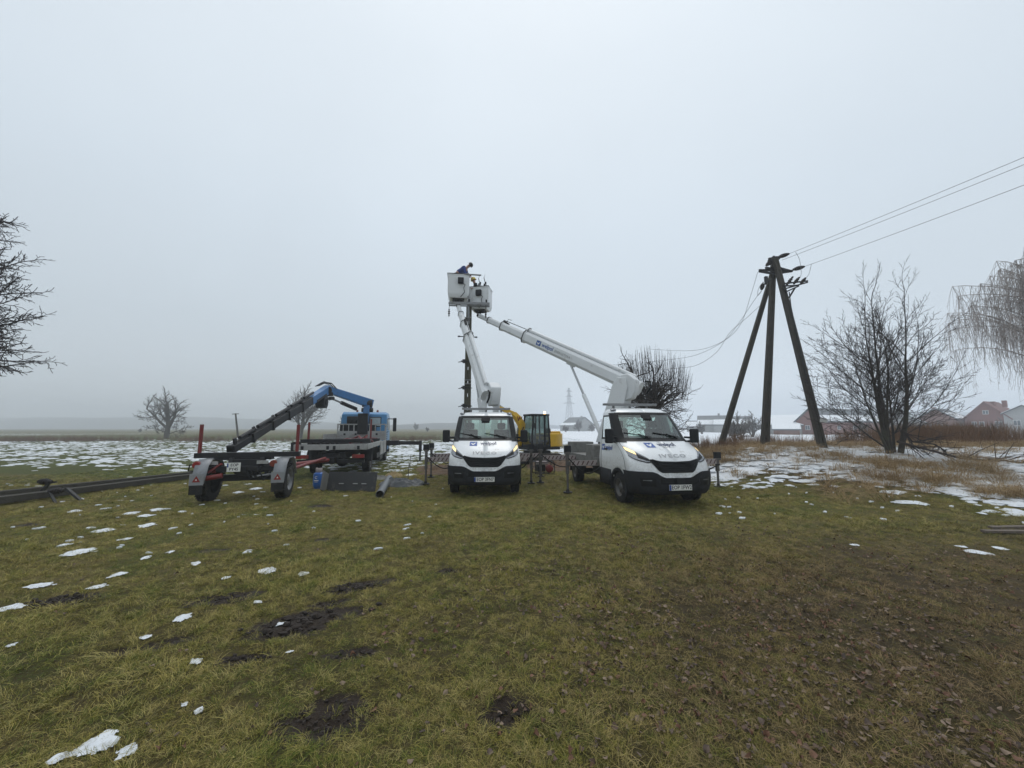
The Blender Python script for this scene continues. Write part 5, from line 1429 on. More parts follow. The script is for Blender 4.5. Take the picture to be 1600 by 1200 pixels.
# ------------------------------------------------------------------ gas bottle, boards, pipe, bag, sheeting
G = drop(497, 763)
gb_ = thing('gas_bottle', 'blue gas bottle with a pale carrying collar standing in the grass', 'gas bottle', G, 0)
gasb = M('gas_bottle_blue', (.025, .12, .40), .35, var=.08, dirt=((.12, .11, .10), .15, 9))
m = MB(); m.lathe([(.001, .03), (.12, .03), (.15, .07), (.155, .12), (.155, .40), (.14, .455), (.08, .495), (.03, .51), (.03, .54), (.001, .54)], (0, 0, 0), 'z', 24); bt_ = m.build('body', gasb, gb_)
m = MB(); m.lathe([(.11, .0), (.12, .0), (.12, .06), (.11, .06)], (0, 0, 0), 'z', 24); m.build('foot_ring', gasb, gb_)
m = MB(); rows = [[Vector((.095 * math.cos(R(t)), .095 * math.sin(R(t)), z)) for t in range(-220, 41, 20)] for z in (.47, .56, .62)]; m.grid(rows); m.build('collar', warnw, gb_, solid=.008)
MB().tube([(0, 0, .52), (0, 0, .59)], .025, 8).build('valve', chrome, gb_)
def on_g(x, y): t = x / .157 - PI / 2; return Vector((.157 * math.cos(t), .157 * math.sin(t), y))
ringp = [(.045 * math.cos(t), .34 + .04 * math.sin(t)) for t in lin(R(40), R(320), 14)]; ring2 = [(.028 * math.cos(t), .34 + .024 * math.sin(t)) for t in lin(R(40), R(320), 14)]
m = MB(); m.grid([[on_g(*p) for p in ringp], [on_g(*p) for p in ring2]]); m.grid([[on_g(x, y) for x in (-.07, -.02, .02, .07)] for y in (.235, .265)]); m.grid([[on_g(x, y) for x in (-.05, 0, .05)] for y in (.20, .212)])
m.build('logo', plate_w, bt_, recalc=False)
BL = drop(548, 768); BR = R(-3)
boardm = M('black_board', (.022, .022, .023), .6, var=.25, vs=3, bump=.2, bs=20, dirt=((.10, .09, .08), .25, 5))
greyb = M('grey_board', (.14, .138, .13), .8, var=.2, vs=4, bump=.3, bs=25)
bd1 = MB().bar((-.74, -.02, .0), (-.74, .13, .56), .03, .03)
bd = MB(); rt = Matrix.Rotation(R(-14), 3, 'X'); bd.box((0, .06, .27), (1.46, .035, .56), rt)
bo_ = bd.build('black_board', boardm, None, bevel=.006); bo_.location = BL; bo_.rotation_euler = (0, 0, BR)
tag(bo_, 'long black board on edge, leaning back in the grass', 'board')
for x in (-.30, .12, .38):
    MB().box((x, .01, .22), (.14, .02, .022), rt).build('hand_slot', alu, bo_)
gd = MB(); gd.box((-.80, .22, .26), (.04, .55, .55), Matrix.Rotation(R(-18), 3, 'X')); go_ = gd.build('grey_board', greyb, None, bevel=.006); go_.location = BL; go_.rotation_euler = (0, 0, R(8))
tag(go_, 'narrow grey board behind the left end of the black board', 'board')
p0 = drop(593, 779); p1 = drop(608, 752); dr = (p1 - p0)
pipem = M('grey_plastic_pipe', (.105, .112, .12), .45, var=.12, dirt=((.12, .10, .08), .2, 6))
m = MB(); r_ = .105; A_ = p0 + Vector((0, 0, r_)); B_ = p1 + Vector((0, 0, r_)); a_, b_, d_ = basis(B_ - A_)
rows = []
for q, rr_ in ((A_, r_), (B_, r_), (B_, r_ * .88), (A_, r_ * .88), (A_, r_)):
    rows.append([q + (a_ * math.cos(t) + b_ * math.sin(t)) * rr_ for t in lin(0, 2 * PI, 24)])
m.grid(rows); tag(m.build('plastic_pipe', pipem, ang=50), 'dark grey plastic pipe lying with its open end to the camera', 'pipe')
def heap(name, px, py, rx, ry, h, mat_, label, cat, sd, rz=0.0):
    c = drop(px, py); N_ = 34
    u, v = np.meshgrid(np.linspace(-1, 1, N_), np.linspace(-1, 1, N_), indexing='ij')
    e = np.maximum(0, 1 - (np.abs(u) ** 2.4 + np.abs(v) ** 2.4)); wob = fbm(u * 1.6 + sd, v * 1.6, sd, 3) - .45
    x, y = u * rx * (1 + .5 * wob), v * ry * (1 + .5 * wob)
    rid = np.abs(fbm(u * 2.2 + v * 1.1 + 9 * sd, v * 4 - u, sd + 3, 4) - .47) * 2.6
    X_, Y_ = c.x + x * math.cos(rz) - y * math.sin(rz), c.y + x * math.sin(rz) + y * math.cos(rz)
    Z_ = H(X_, Y_) + (e ** .5) * h * (.35 + .9 * rid) - .02
    m_ = MB(); m_.grid([[(X_[i, j], Y_[i, j], Z_[i, j]) for j in range(N_)] for i in range(N_)])
    return tag(m_.build(name, mat_, ang=60, recalc=False), label, cat)
tarp = M('grey_sheeting', (.075, .080, .085), .5, var=.35, vs=7, bump=.4, bs=40)
heap('plastic_sheeting', 628, 758, .75, .55, .30, tarp, 'crumpled dark grey sheeting heaped beside the pipe', 'sheeting', 4)
heap('canvas_sheet', 592, 748, .55, .35, .12, M('grey_canvas', (.17, .165, .15), .9, var=.3), 'flat grey canvas on the grass between black board and pipe', 'canvas sheet', 9)
heap('tan_sack', 615, 745, .34, .20, .24, M('tan_sackcloth', (.36, .27, .13), .85, var=.2, bump=.3), 'tan sack lying on the sheeting behind the pipe', 'sack', 12)
rodm = M('rusty_rod', (.06, .045, .035), .7, var=.3)
for (px, py, h, lab) in ((640, 731, .55, 'thin iron rod in the grass left of the outrigger, farther one'), (637, 754, .62, 'thin iron rod standing in the grass behind the sheeting, nearer one')):
    p = drop(px, py); tag(MB().tube([p + Vector((0, 0, -.05)), p + Vector((.02, 0, h * .6)), p + Vector((.03, .01, h))], .012, 6).build('iron_rod', rodm), lab, 'rod', 'iron rods standing in the grass')
# ------------------------------------------------------------------ concrete poles
def zn_pole(root, base, top, w0, d0, w1, d1, up, mat_, name='shaft', holes=True):
    """reinforced concrete pole: two ribs joined by cross pieces, slots showing light between them"""
    base = Vector(base); top = Vector(top); a, b, d = basis(top - base, up); L = (top - base).length
    m = MB()
    for s_ in (-1, 1):
        m.bar(base + a * s_ * (w0 / 2 - w0 * .215), top + a * s_ * (w1 / 2 - w1 * .215), w0 * .43, d0, up=b, w1=w1 * .43, h1=d1)
    t = 0.0; n = 0
    while t < L:
        f = t / L; w = w0 + (w1 - w0) * f; dd = d0 + (d1 - d0) * f
        ln = .46 if (f < .42 and holes) or holes == 'all' else .62
        e = min(L, t + ln)
        m.bar(base + d * t, base + d * e, w * .33, dd * .75, up=b)
        t += .62
    return m.build(name, mat_, root, bevel=.012)
def insulator(mb, p, d, L, r, n=6):
    """ribbed insulator along d"""
    p = Vector(p); d = Vector(d).normalized(); pts = []; rs = []
    for k in range(n):
        env = .45 + .55 * math.sin(PI * (k + .5) / n)
        for f, q in ((0, .55 * env), (.25, env), (.5, env), (.75, .5 * env)):
            pts.append(p + d * L * (k + f) / n); rs.append(r * q)
    pts.append(p + d * L); rs.append(r * .4)
    mb.tube(pts, rs, 10)
# the pole being worked on, in the middle
PB = at(729, 700, 17.6); PB.z = hz(PB.x, 17.6)
mp_ = thing('power_pole', 'tall new concrete pole with climbing pegs behind the middle van, its top between two baskets', 'power pole', (PB.x, 17.6, PB.z), 0)
topm = at(733, 478, 17.6); tloc = topm - Vector((PB.x, 17.6, PB.z))
zn_pole(mp_, (0, 0, -.3), tloc, .34, .22, .24, .17, (0, 1, 0), concrete, holes='all')
t2 = at(731.5, 427, 17.5) - Vector((PB.x, 17.6, PB.z))
m = MB(); m.bar(tloc + Vector((0, -.12, -.9)), t2, .09, .09); m.build('mast_iron', steelg, mp_)
m = MB(); m.tube([at(718, 428, 17.4) - Vector((PB.x, 17.6, PB.z)), at(752, 430, 17.4) - Vector((PB.x, 17.6, PB.z))], .035, 6); m.build('top_bar', steelg, mp_)
x0, x1 = at(701, 473.5, 17.38), at(765, 475, 17.38); o_ = Vector((PB.x, 17.6, PB.z))
m = MB(); m.bar(x0 - o_, x1 - o_, .10, .12); m.bar(x0 - o_ + Vector((0, .1, -.09)), x1 - o_ + Vector((0, .1, -.09)), .05, .05); ca = m.build('crossarm', steelg, mp_)
for f in (.12, .5, .92):
    p = (x0 - o_).lerp(x1 - o_, f); MB().tube([p + Vector((0, 0, .06)), p + Vector((0, 0, .2))], .04, 8).build('pin', darkst, ca)
for (px, py) in ((701.5, 492), (759, 494)):
    p = at(px, py, 17.36) - o_; m = MB(); insulator(m, p + Vector((0, 0, .28)), (0, 0, -1), .36, .055, 4); m.tube([p + Vector((0, 0, .55)), p + Vector((0, 0, .25))], .012, 5); m.build('insulator', insul, ca)
for k, py in enumerate((527, 565, 606, 634)):
    p = at(731, py, 17.55) - o_
    m = MB(); m.tube([p + Vector((-.42 if k == 0 else -.30, -.1, .02)), p + Vector((.42 if k == 0 else .20, -.1, -.02))], .022, 6); m.build('peg', iron, mp_)
    m = MB()
    if k: m.box(p + Vector((-.16, -.10, .0)), (.14, .16, .16)); m.tube([p + Vector((-.16, -.1, 0)), p + Vector((-.42, -.15, -.05))], .02, 6)
    else: m.box(p + Vector((.40, -.1, -.02)), (.10, .06, .06)); m.box(p + Vector((-.40, -.1, .02)), (.10, .06, .06))
    m.build('clamp', iron, mp_)
for py in (497, 519, 594, 600):
    p = at(731, py, 17.5) - o_; MB().box(p, (.29, .24, .035)).build('band', steelg, mp_)

# tripod pole at the right
F1, F2, F3 = at(1123, 697, 18.6), at(1194, 694, 17.2), at(1286, 692, 15.6)
for f_ in (F1, F2, F3): f_.z = hz(f_.x, f_.y) - .2
O = Vector((F2.x, F2.y, hz(F2.x, F2.y)))
tp = thing('tripod_power_pole', 'three legged concrete power pole with dark insulators on the snowy bank', 'power pole', O, 0)
T1, T2, T3 = at(1207, 426, 17.6), at(1209, 402, 17.2), at(1211, 404, 16.9)
zn_pole(tp, F2 - O, T2 - O, .31, .20, .20, .15, (0, 1, 0), concdark)
s1 = zn_pole(tp, F1 - O, T1 - O, .24, .19, .18, .14, (0, 1, 0), concdark, holes=False)
s3 = zn_pole(tp, F3 - O, T3 - O, .28, .20, .21, .16, (0, 1, 0), concdark, holes=True)
pw = at(1282, 657, 15.75); m = MB(); m.box(pw - O + Vector((0, -.16, 0)), (.28, .03, .16), Matrix.Rotation(R(6), 3, 'Y')); m.build('number_plate', plate_w, tp)
ty = 17.0
def P(px, py, y=ty): return at(px, py, y) - O
m = MB()
for (a1_, b1_) in (((1186, 424), (1212, 418)), ((1186, 424), (1210, 428)), ((1186, 422), (1238, 424)), ((1212, 417), (1237, 424)), ((1210, 428), (1237, 424)), ((1196, 418), (1226, 424)), ((1200, 408), (1218, 404)), ((1209, 400), (1209, 412))):
    m.bar(P(*a1_), P(*b1_), .075, .075)
    m.bar(P(*a1_, y=ty + .45), P(*b1_, y=ty + .45), .06, .06)
for px in (1188, 1198, 1220, 1234): m.bar(P(px, 423), P(px, 423, y=ty + .45), .06, .06)
m.build('crossarm', iron, tp)
m = MB()
for q in (((1224, 452), (1262, 441)), ((1224, 447), (1246, 446)), ((1228, 456), (1248, 447)), ((1233, 465), (1242, 450)), ((1226, 443), (1262, 439))): m.bar(P(*q[0], y=16.5), P(*q[1], y=16.5), .055, .055)
m.build('lower_bracket', iron, tp)
for k, (p_, q_) in enumerate((((1229, 446), (1239, 432)), ((1240, 444), (1249, 433)), ((1251, 443), (1259, 434)))):
    m = MB(); A = P(*p_, y=16.5); B = P(*q_, y=16.5); insulator(m, A, B - A, (B - A).length, .075, 5); m.build('insulator', insul, tp)
INS = (((1216, 402), (1233, 396.5)), ((1239, 421.5), (1257, 416.5)), ((1206, 408), (1197, 415)), ((1192, 443), (1190, 453)))
for p_, q_ in INS:
    m = MB(); A = P(*p_); B = P(*q_); insulator(m, A, B - A, (B - A).length, .10, 7); m.tube([A - (B - A) * .25, A], .02, 5); m.build('insulator', insul, tp)
m = MB(); m.tube([P(1195, 444), P(1203, 438)], .05, 6); m.box(P(1197, 437), (.12, .1, .3)); m.box(P(1203, 407), (.1, .1, .25)); m.box(P(1213, 405), (.1, .1, .25)); m.build('fitting', iron, tp)
m = MB(); m.tube([P(1233, 456, 16.4), P(1236, 480, 16.35), P(1262, 600, 15.9)], .022, 5); m.build('down_conductor', iron, tp)
for py in (510, 575, 640): m = None
# wires
def wire(name, A, B, sag, label, grp=None, r=.011):
    B = A + (B - A) * 2.4; sag *= 1.5      # on towards the next pole beyond the picture
    pts = [A.lerp(B, t) - Vector((0, 0, sag * 4 * t * (1 - t))) for t in lin(0, 1, 24)]
    return tag(MB().tube(pts, r, 5).build(name, wirem), label, 'wire', grp)
wire('power_line', O + P(1233, 396.5), at(1625, 228, 11.0), .10, 'uppermost of three wires running from the tripod pole to the upper right', 'wires from the tripod pole', .0085)
wire('power_line', O + P(1222, 406.5, 17.4), at(1625, 240, 11.2), .10, 'middle one of three wires running from the tripod pole to the upper right', 'wires from the tripod pole', .0085)
wire('power_line', O + P(1257, 416.5), at(1625, 272, 10.6), .10, 'lowest of three wires running from the tripod pole to the upper right', 'wires from the tripod pole', .0085)
def slack(pts, label):
    P_ = [at(*p) for p in pts]; out = []
    for i in range(len(P_) - 1):
        a = P_[max(i - 1, 0)]; b = P_[i]; c = P_[i + 1]; d = P_[min(i + 2, len(P_) - 1)]
        for k in range(6):
            t = k / 6; out.append(.5 * ((2 * b) + (c - a) * t + (2 * a - 5 * b + 4 * c - d) * t * t + (3 * b - a - 3 * c + d) * t ** 3))
    out.append(P_[-1])
    return tag(MB().tube(out, .0085, 5).build('slack_wire', wirem), label, 'wire', 'slack wires left of the tripod pole')
slack([(1184, 425, 17), (1172, 465, 17.5), (1158, 505, 18), (1135, 530, 19), (1100, 545, 20), (1062, 548, 21), (1010, 545, 22)], 'slack wire hanging in a curve from the left tip of the crossarm')
slack([(1190, 454, 17), (1178, 470, 17.5), (1155, 504, 18), (1132, 532, 19), (1095, 552, 20), (1062, 560, 21), (1010, 566, 22)], 'slack wire hanging from the small insulator on the tripod pole')
slack([(1187, 478, 17.5), (1165, 498, 18), (1140, 520, 18.5), (1120, 550, 19), (1090, 570, 20), (1062, 575, 21), (1010, 580, 22)], 'lowest slack wire, drooping behind the left leg of the tripod pole')
slack([(1243, 394, 17), (1249, 405, 17), (1252, 425, 16.7), (1250, 434, 16.5)], 'short jumper wire looping down on the right of the crossarm')
slack([(1268, 412, 16.7), (1264, 428, 16.5), (1259, 434, 16.5)], 'short jumper wire at the end of the lower bracket')
slack([(1190, 443, 17), (1185, 452, 17), (1184, 462, 17), (1190, 455, 17)], 'short loop of wire by the small insulator on the tripod pole')
# old poles lying at the left
l0 = drop(-30, 793); l1 = drop(300, 748); l1 = drop(318, 746)
m0 = thing('lying_pole', 'long dark concrete pole with insulator arms lying in the grass at the left', 'concrete pole', l0, 0)
dd = l1 - l0
zn_pole(m0, Vector((0, 0, .12)) - dd * .25, dd + Vector((0, 0, .10)), .25, .17, .20, .15, (0, 0, 1), concdark, holes=False)
l2 = drop(-30, 783)
q0 = drop(-30, 781); q1 = drop(318, 742)
m1 = thing('lying_pole', 'second lying pole, flatter, on the field side beside the insulator arms', 'concrete pole', q0, 0)
zn_pole(m1, Vector((0, 0, .10)) - (q1 - q0) * .25, (q1 - q0) + Vector((0, 0, .10)), .22, .15, .18, .14, (0, 0, 1), concdark, holes=False)
def LP(px, py, y): return at(px, py, y) - l0
for (bx, by, ex_, ey, i0x, i0y, i1x, i1y) in ((58, 777, 76, 755, 60, 752.5, 81, 752.5), (126, 782, 104, 763, 76, 768, 101, 765.5)):
    Yb = drop(bx, by).y
    m = MB(); m.bar(LP(bx, by, Yb), LP(ex_, ey, Yb), .07, .05); m.bar(LP(ex_, ey, Yb), LP(i1x + 7, i1y + .5, Yb), .04, .04); am = m.build('insulator_arm', iron, m0)
    m = MB(); A, B = LP(i0x, i0y, Yb), LP(i1x, i1y, Yb); insulator(m, A, B - A, (B - A).length, .085, 7); m.build('insulator', insul, am)
m = MB(); Yb = drop(85, 786).y; m.bar(LP(78, 770, Yb + .3), LP(88, 788, Yb), .05, .04); m.build('bracket', iron, m0)
# boards at the right
woodm = M('weathered_timber', (.13, .105, .085), .85, var=.4, vs=9, bump=.5, bs=30)
for (a_, b_, w, lab) in (((1537, 834), (1630, 836), .10, 'weathered board lying nearest in the grass at the right'), ((1548, 828), (1640, 828), .09, 'weathered board lying just behind another in the grass at the right')):
    A, B = drop(*a_), drop(*b_); A.z = hz(A.x, A.y) + .04; B.z = hz(B.x, B.y) + .05
    tag(MB().bar(A, B, w, .045).build('weathered_board', woodm, bevel=.006), lab, 'board', 'weathered boards in the grass')

# ------------------------------------------------------------------ trees
def grow(mb, p, d, L, r, lev, cfg, rg, taper=None):
    """one limb with its side limbs; sections bend, taper and carry twigs"""
    taper = cfg.get('taper', .55) if lev == 0 else .5
    n = cfg['seg'][min(lev, len(cfg['seg']) - 1)]
    pts = [Vector(p)]; d = Vector(d).normalized(); rs = [r]
    wob = cfg['wob'][min(lev, len(cfg['wob']) - 1)]; g = cfg['grav'][min(lev, len(cfg['grav']) - 1)]
    for i in range(n):
        d = (d + Vector((rg.gauss(0, wob), rg.gauss(0, wob), rg.gauss(0, wob) + g))).normalized()
        pts.append(pts[-1] + d * L / n); rs.append(max(cfg['rmin'], r * (1 - (1 - taper) * (i + 1) / n) if lev < cfg['lev'] else r * (1 - .8 * (i + 1) / n)))
    mb[min(lev, 1)].tube(pts, rs, (8, 6, 4, 3, 3, 3)[min(lev, 5)], caps=False)
    if lev >= cfg['lev']: return
    k = cfg['kids'][min(lev, len(cfg['kids']) - 1)]; sp = cfg['spread'][min(lev, len(cfg['spread']) - 1)]; ratio = cfg['ratio'][min(lev, len(cfg['ratio']) - 1)]
    t0 = cfg['from'][min(lev, len(cfg['from']) - 1)]
    ph = rg.uniform(0, 6.28)
    for j in range(k):
        t = t0 + (1 - t0) * (j + rg.random() * .9) / k
        i = min(n - 1, int(t * n)); f = t * n - i
        q = pts[i].lerp(pts[i + 1], min(1, f)); dd = (pts[i + 1] - pts[i]).normalized()
        a, b, _ = basis(dd); ph += 2.4 + rg.gauss(0, .4)
        s_ = sp * rg.uniform(.7, 1.25)
        nd = dd * math.cos(s_) + (a * math.cos(ph) + b * math.sin(ph)) * math.sin(s_)
        if cfg.get('flat') and lev < 2: nd.y *= cfg['flat']
        rr = (rs[i] + (rs[i + 1] - rs[i]) * f)
        grow(mb, q, nd, L * ratio * rg.uniform(.75, 1.2) * (1 - .35 * t), max(cfg['rmin'], min(rr * .62, r * (cfg['rr'][min(lev, len(cfg['rr']) - 1)] if isinstance(cfg['rr'], list) else cfg['rr']))), lev + 1, cfg, rg)
    if cfg.get('tip', True):
        grow(mb, pts[-1], d, L * ratio * .9, rs[-1], lev + 1, cfg, rg)
def tree(name, label, loc, stems, cfg, seed, mats, cat='tree', group=None):
    rg = random.Random(seed); root = thing(name, label, cat, loc, 0, group)
    mb = (MB(), MB())
    for (p, d, L, r) in stems: grow(mb, Vector(p), Vector(d), L, r, 0, cfg, rg)
    mb[0].build('trunk', mats[0], root, recalc=False, ang=80)
    if mb[1].v: mb[1].build('crown', mats[1], root, recalc=False, ang=80)
    return root, mb
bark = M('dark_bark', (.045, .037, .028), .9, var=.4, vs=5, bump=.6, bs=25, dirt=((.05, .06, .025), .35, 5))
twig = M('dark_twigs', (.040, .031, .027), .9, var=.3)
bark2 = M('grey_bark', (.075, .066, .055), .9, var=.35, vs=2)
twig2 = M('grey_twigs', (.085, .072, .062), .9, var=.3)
twigr = M('frosted_birch_twigs', (.36, .32, .30), .9, var=.35)
birchb = M('birch_bark', (.30, .28, .26), .8, var=.6, vs=5)
# many stemmed tree on the bank
b0 = at(1396, 712, 14.0); b0.z = hz(b0.x, 14.0) - .05
cfgA = dict(taper=.22, lev=4, seg=[7, 6, 5, 4, 3], wob=[.035, .07, .09, .11, .13], grav=[.02, .035, .035, .02, 0], kids=[12, 6, 4, 3], spread=[.70, .58, .55, .55], ratio=[.58, .46, .46, .46], **{'from': [.14, .15, .2, .2]}, rmin=.0042, rr=[.19, .45, .55, .6])
tree('multi_stem_tree', 'bare tree with several spreading dark stems on the snowy bank', b0,
     [((-.15, 0, 0), (-.20, .05, 1), 3.9, .09), ((0, .1, 0), (.02, .06, 1), 4.1, .11), ((.20, -.05, 0), (.15, -.08, 1), 4.0, .095), ((.15, .1, 0), (.30, .2, 1), 3.0, .05), ((-.2, -.05, 0), (-.42, -.1, 1), 3.0, .05), ((-.1, .1, .1), (-.12, -.25, 1), 3.1, .06), ((-.2, .1, .3), (-.85, .2, .8), 2.2, .03), ((.25, .1, .8), (.70, .15, .8), 2.3, .03)], cfgA, 23, (bark, twig))
# pollarded tree behind the right van
c0 = at(1031, 690, 19.5); c0.z = hz(c0.x, 19.5)
rg = random.Random(5); c0.x -= .35; pr_t = thing('pollard_tree', 'pollarded tree with upright shoots over a dark tangle behind the right van', 'tree', c0, 0)
mbs = (MB(), MB())
cfgP = dict(lev=3, seg=[5, 5, 4, 3], wob=[.06, .16, .2, .2], grav=[0, -.06, -.03, 0], kids=[6, 5, 4], spread=[1.1, .8, .8], ratio=[.50, .6, .55], **{'from': [.15, .2, .2]}, rmin=.007, rr=[.3, .5, .5])
grow(mbs, Vector((.0, 0, 0)), Vector((-.02, 0, 1)), 3.5, .13, 0, cfgP, rg); grow(mbs, Vector((.35, .1, 0)), Vector((.06, 0, 1)), 3.2, .10, 0, cfgP, rg)
for k in range(15):
    t = 2 * PI * k / 15; z = rg.uniform(1.8, 3.4)
    q = Vector((0, 0, z)); dd = Vector((math.cos(t), math.sin(t) * .8, rg.uniform(.05, .55)))
    grow(mbs, q, dd, rg.uniform(1.1, 1.8), .032, 1, cfgP, rg)
def dome(r_, rx, zc, rz_): return zc + rz_ * math.sqrt(max(.0, 1 - (r_ / rx) ** 2))
for k in range(320):      # straight upright shoots ending in a rounded top
    t = rg.uniform(0, 6.28); r_ = 1.95 * math.sqrt(rg.random()); zt = dome(r_, 2.1, 3.3, 2.25) * rg.uniform(.90, 1.03); zb = dome(r_, 2.1, 2.5, 1.25) * rg.uniform(.85, 1.05)
    if zt - zb < .25: continue
    q = Vector((r_ * .86 * math.cos(t), r_ * .86 * math.sin(t), zb)); e = Vector((r_ * math.cos(t) + rg.gauss(0, .08), r_ * math.sin(t) + rg.gauss(0, .08), zt))
    mbs[1].tube([q, q.lerp(e, .5) + Vector((rg.gauss(0, .05), rg.gauss(0, .05), 0)), e], [.0085, .0065, .004], 3, False)
    if rg.random() < .6:
        v = q.lerp(e, rg.uniform(.2, .7)); mbs[1].tube([v, v + Vector((rg.gauss(0, .12), rg.gauss(0, .12), rg.uniform(.15, .5)))], [.006, .004], 3, False)
for k in range(120):       # knotty arms the shoots stand on
    t = rg.uniform(0, 6.28); r_ = 1.9 * math.sqrt(rg.random()); q = Vector((r_ * .86 * math.cos(t), r_ * .86 * math.sin(t), dome(r_, 2.1, 2.5, 1.25)))
    mbs[1].tube([Vector((0, 0, 2.2)).lerp(q, .2) + Vector((rg.gauss(0, .1), 0, rg.gauss(0, .1))), Vector((0, 0, 2.4)).lerp(q, .6) + Vector((rg.gauss(0, .15), 0, rg.gauss(.1, .2))), q], [.034, .024, .013], 4, False)
for k in range(330):       # crooked twigs round the sides and below
    t = rg.uniform(0, 6.28); z = rg.uniform(1.5, 3.6); r0 = rg.uniform(.4, 1.3); q = Vector((r0 * math.cos(t), r0 * math.sin(t), z)); d_ = Vector((math.cos(t), math.sin(t), rg.gauss(.15, .5))).normalized(); pts_ = [q]
    for i in range(5):
        d_ = (d_ + Vector((rg.gauss(0, .35), rg.gauss(0, .35), rg.gauss(-.03, .35)))).normalized(); pts_.append(pts_[-1] + d_ * rg.uniform(.12, .24))
    mbs[1].tube(pts_, [.011, .009, .008, .006, .005, .004], 3, False)
mbs[0].build('trunk', bark, pr_t, recalc=False, ang=80); mbs[1].build('crown', twig, pr_t, recalc=False, ang=80)
# weeping birch at the right edge
w0 = at(1672, 690, 17.5); w0.z = hz(w0.x, 17.5)
rg = random.Random(8); wb = thing('weeping_birch', 'pale weeping birch with hanging frosted twigs at the right edge', 'tree', w0, 0)
mbs = (MB(), MB())
trunk_p = [Vector((0, 0, -.1)), Vector((.1, 0, 3)), Vector((.0, 0, 6)), Vector((.15, 0, 9.2))]
mbs[0].tube(trunk_p, [.22, .17, .11, .03], 10, False)
for k in range(58):
    z = rg.uniform(2.3, 8.8); t = rg.uniform(0, 6.28) if k % 3 else PI + rg.uniform(-.7, .7); L = (3.7 - .33 * abs(z - 4.2)) * rg.uniform(.5, 1.08) * (1 if z < 6.5 else 1 - .22 * (z - 6.5))
    pts = [Vector((.08, 0, z))]; dd = Vector((math.cos(t), math.sin(t), rg.uniform(1.0, 2.3)))
    for i in range(8):
        dd = (dd + Vector((rg.gauss(0, .08), rg.gauss(0, .13), -.15 + rg.gauss(0, .06)))).normalized(); pts.append(pts[-1] + dd * L / 7)
    mbs[1].tube(pts, [.032 * (1 - i / 9.5) + .005 for i in range(9)], 5, False)
    for i in range(2, 9):
        for j in range(7):
            q = pts[i] if i == 8 else pts[i].lerp(pts[i + 1 if i < 8 else i], rg.random())
            h = rg.uniform(.6, 2.5); s_ = Vector((rg.gauss(0, .28), rg.gauss(0, .28), 0)); c_ = [q, q + s_ * .4 + Vector((0, 0, -h * .22)), q + s_ * .75 + Vector((rg.gauss(0, .04), 0, -h * .6)), q + s_ * .85 + Vector((rg.gauss(0, .08), 0, -h))]
            mbs[1].tube(c_, [.007, .006, .005, .004], 3, False)
            for m_ in range(2):
                u = rg.uniform(.2, .9); v = c_[1].lerp(c_[3], u); mbs[1].tube([v, v + Vector((rg.gauss(0, .10), rg.gauss(0, .10), -rg.uniform(.08, .28)))], [.006, .004], 3, False)
mbs[0].build('trunk', birchb, wb, recalc=False, ang=80); mbs[1].build('crown', twigr, wb, recalc=False, ang=80)
# alder whose branches hang in at the left edge
a0 = Vector((-18.75, 10.4, 0)); a0.z = hz(a0.x, a0.y)
rg = random.Random(12); al = thing('alder_tree', 'dark twiggy tree reaching in at the left edge of the meadow', 'tree', a0, 0)
mbs = (MB(), MB())
mbs[0].tube([Vector((0, 0, -.1)), Vector((.1, 0, 2.5)), Vector((.0, .1, 5.5)), Vector((.1, 0, 8.2))], [.26, .2, .13, .03], 10, False)
cfgB = dict(lev=3, seg=[6, 5, 4, 3], wob=[.08, .12, .16, .2], grav=[.0, .02, .02, 0], kids=[9, 13, 9, 3], spread=[.75, .75, .75, .8], ratio=[.42, .34, .42, .5], **{'from': [.25, .12, .1, .1]}, rmin=.0085, rr=.45)
for k in range(120):
    z = rg.uniform(3.9, 8.6); t = rg.uniform(0, 6.28) if k % 3 == 0 else rg.uniform(-.7, .5)
    L = 4.2 * math.sqrt(max(.05, 1 - ((z - 4.3) / 4.9) ** 2)) * rg.uniform(.82, 1.06)
    grow(mbs, Vector((.05, 0, z)), Vector((math.cos(t), math.sin(t), -.05 + .1 * (z - 4))), L * .72, .042, 1, dict(cfgB, lev=4), rg)
mbs[0].build('trunk', bark, al, recalc=False, ang=80); mbs[1].build('crown', M('purplish_twigs', (.035, .026, .028), .9, var=.3), al, recalc=False, ang=80)
# far trees over the fields
def far(px, py, Y): p = at(px, py, Y); return Vector((p.x, Y, hz(p.x, Y)))
cfgO = dict(lev=4, seg=[5, 5, 4, 3, 3], wob=[.10, .20, .22, .22, .2], grav=[0, .03, .03, 0, 0], kids=[6, 5, 5, 3], spread=[.85, .75, .7, .7], ratio=[.68, .58, .5, .5], **{'from': [.35, .25, .2, .2]}, rmin=.013, rr=.36)
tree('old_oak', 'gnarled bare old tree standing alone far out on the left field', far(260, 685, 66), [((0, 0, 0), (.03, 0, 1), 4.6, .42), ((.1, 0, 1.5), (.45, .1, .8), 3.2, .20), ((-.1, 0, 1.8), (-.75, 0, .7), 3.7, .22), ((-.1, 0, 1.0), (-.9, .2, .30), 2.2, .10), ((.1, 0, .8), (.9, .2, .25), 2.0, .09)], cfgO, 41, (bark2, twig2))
cfgR = dict(lev=4, seg=[5, 5, 4, 3, 3], wob=[.05, .09, .1, .12, .12], grav=[0, .03, .02, 0, 0], kids=[10, 7, 5, 3], spread=[.80, .6, .55, .5], ratio=[.66, .55, .52, .5], **{'from': [.30, .2, .2, .2]}, rmin=.013, rr=[.28, .4, .5])
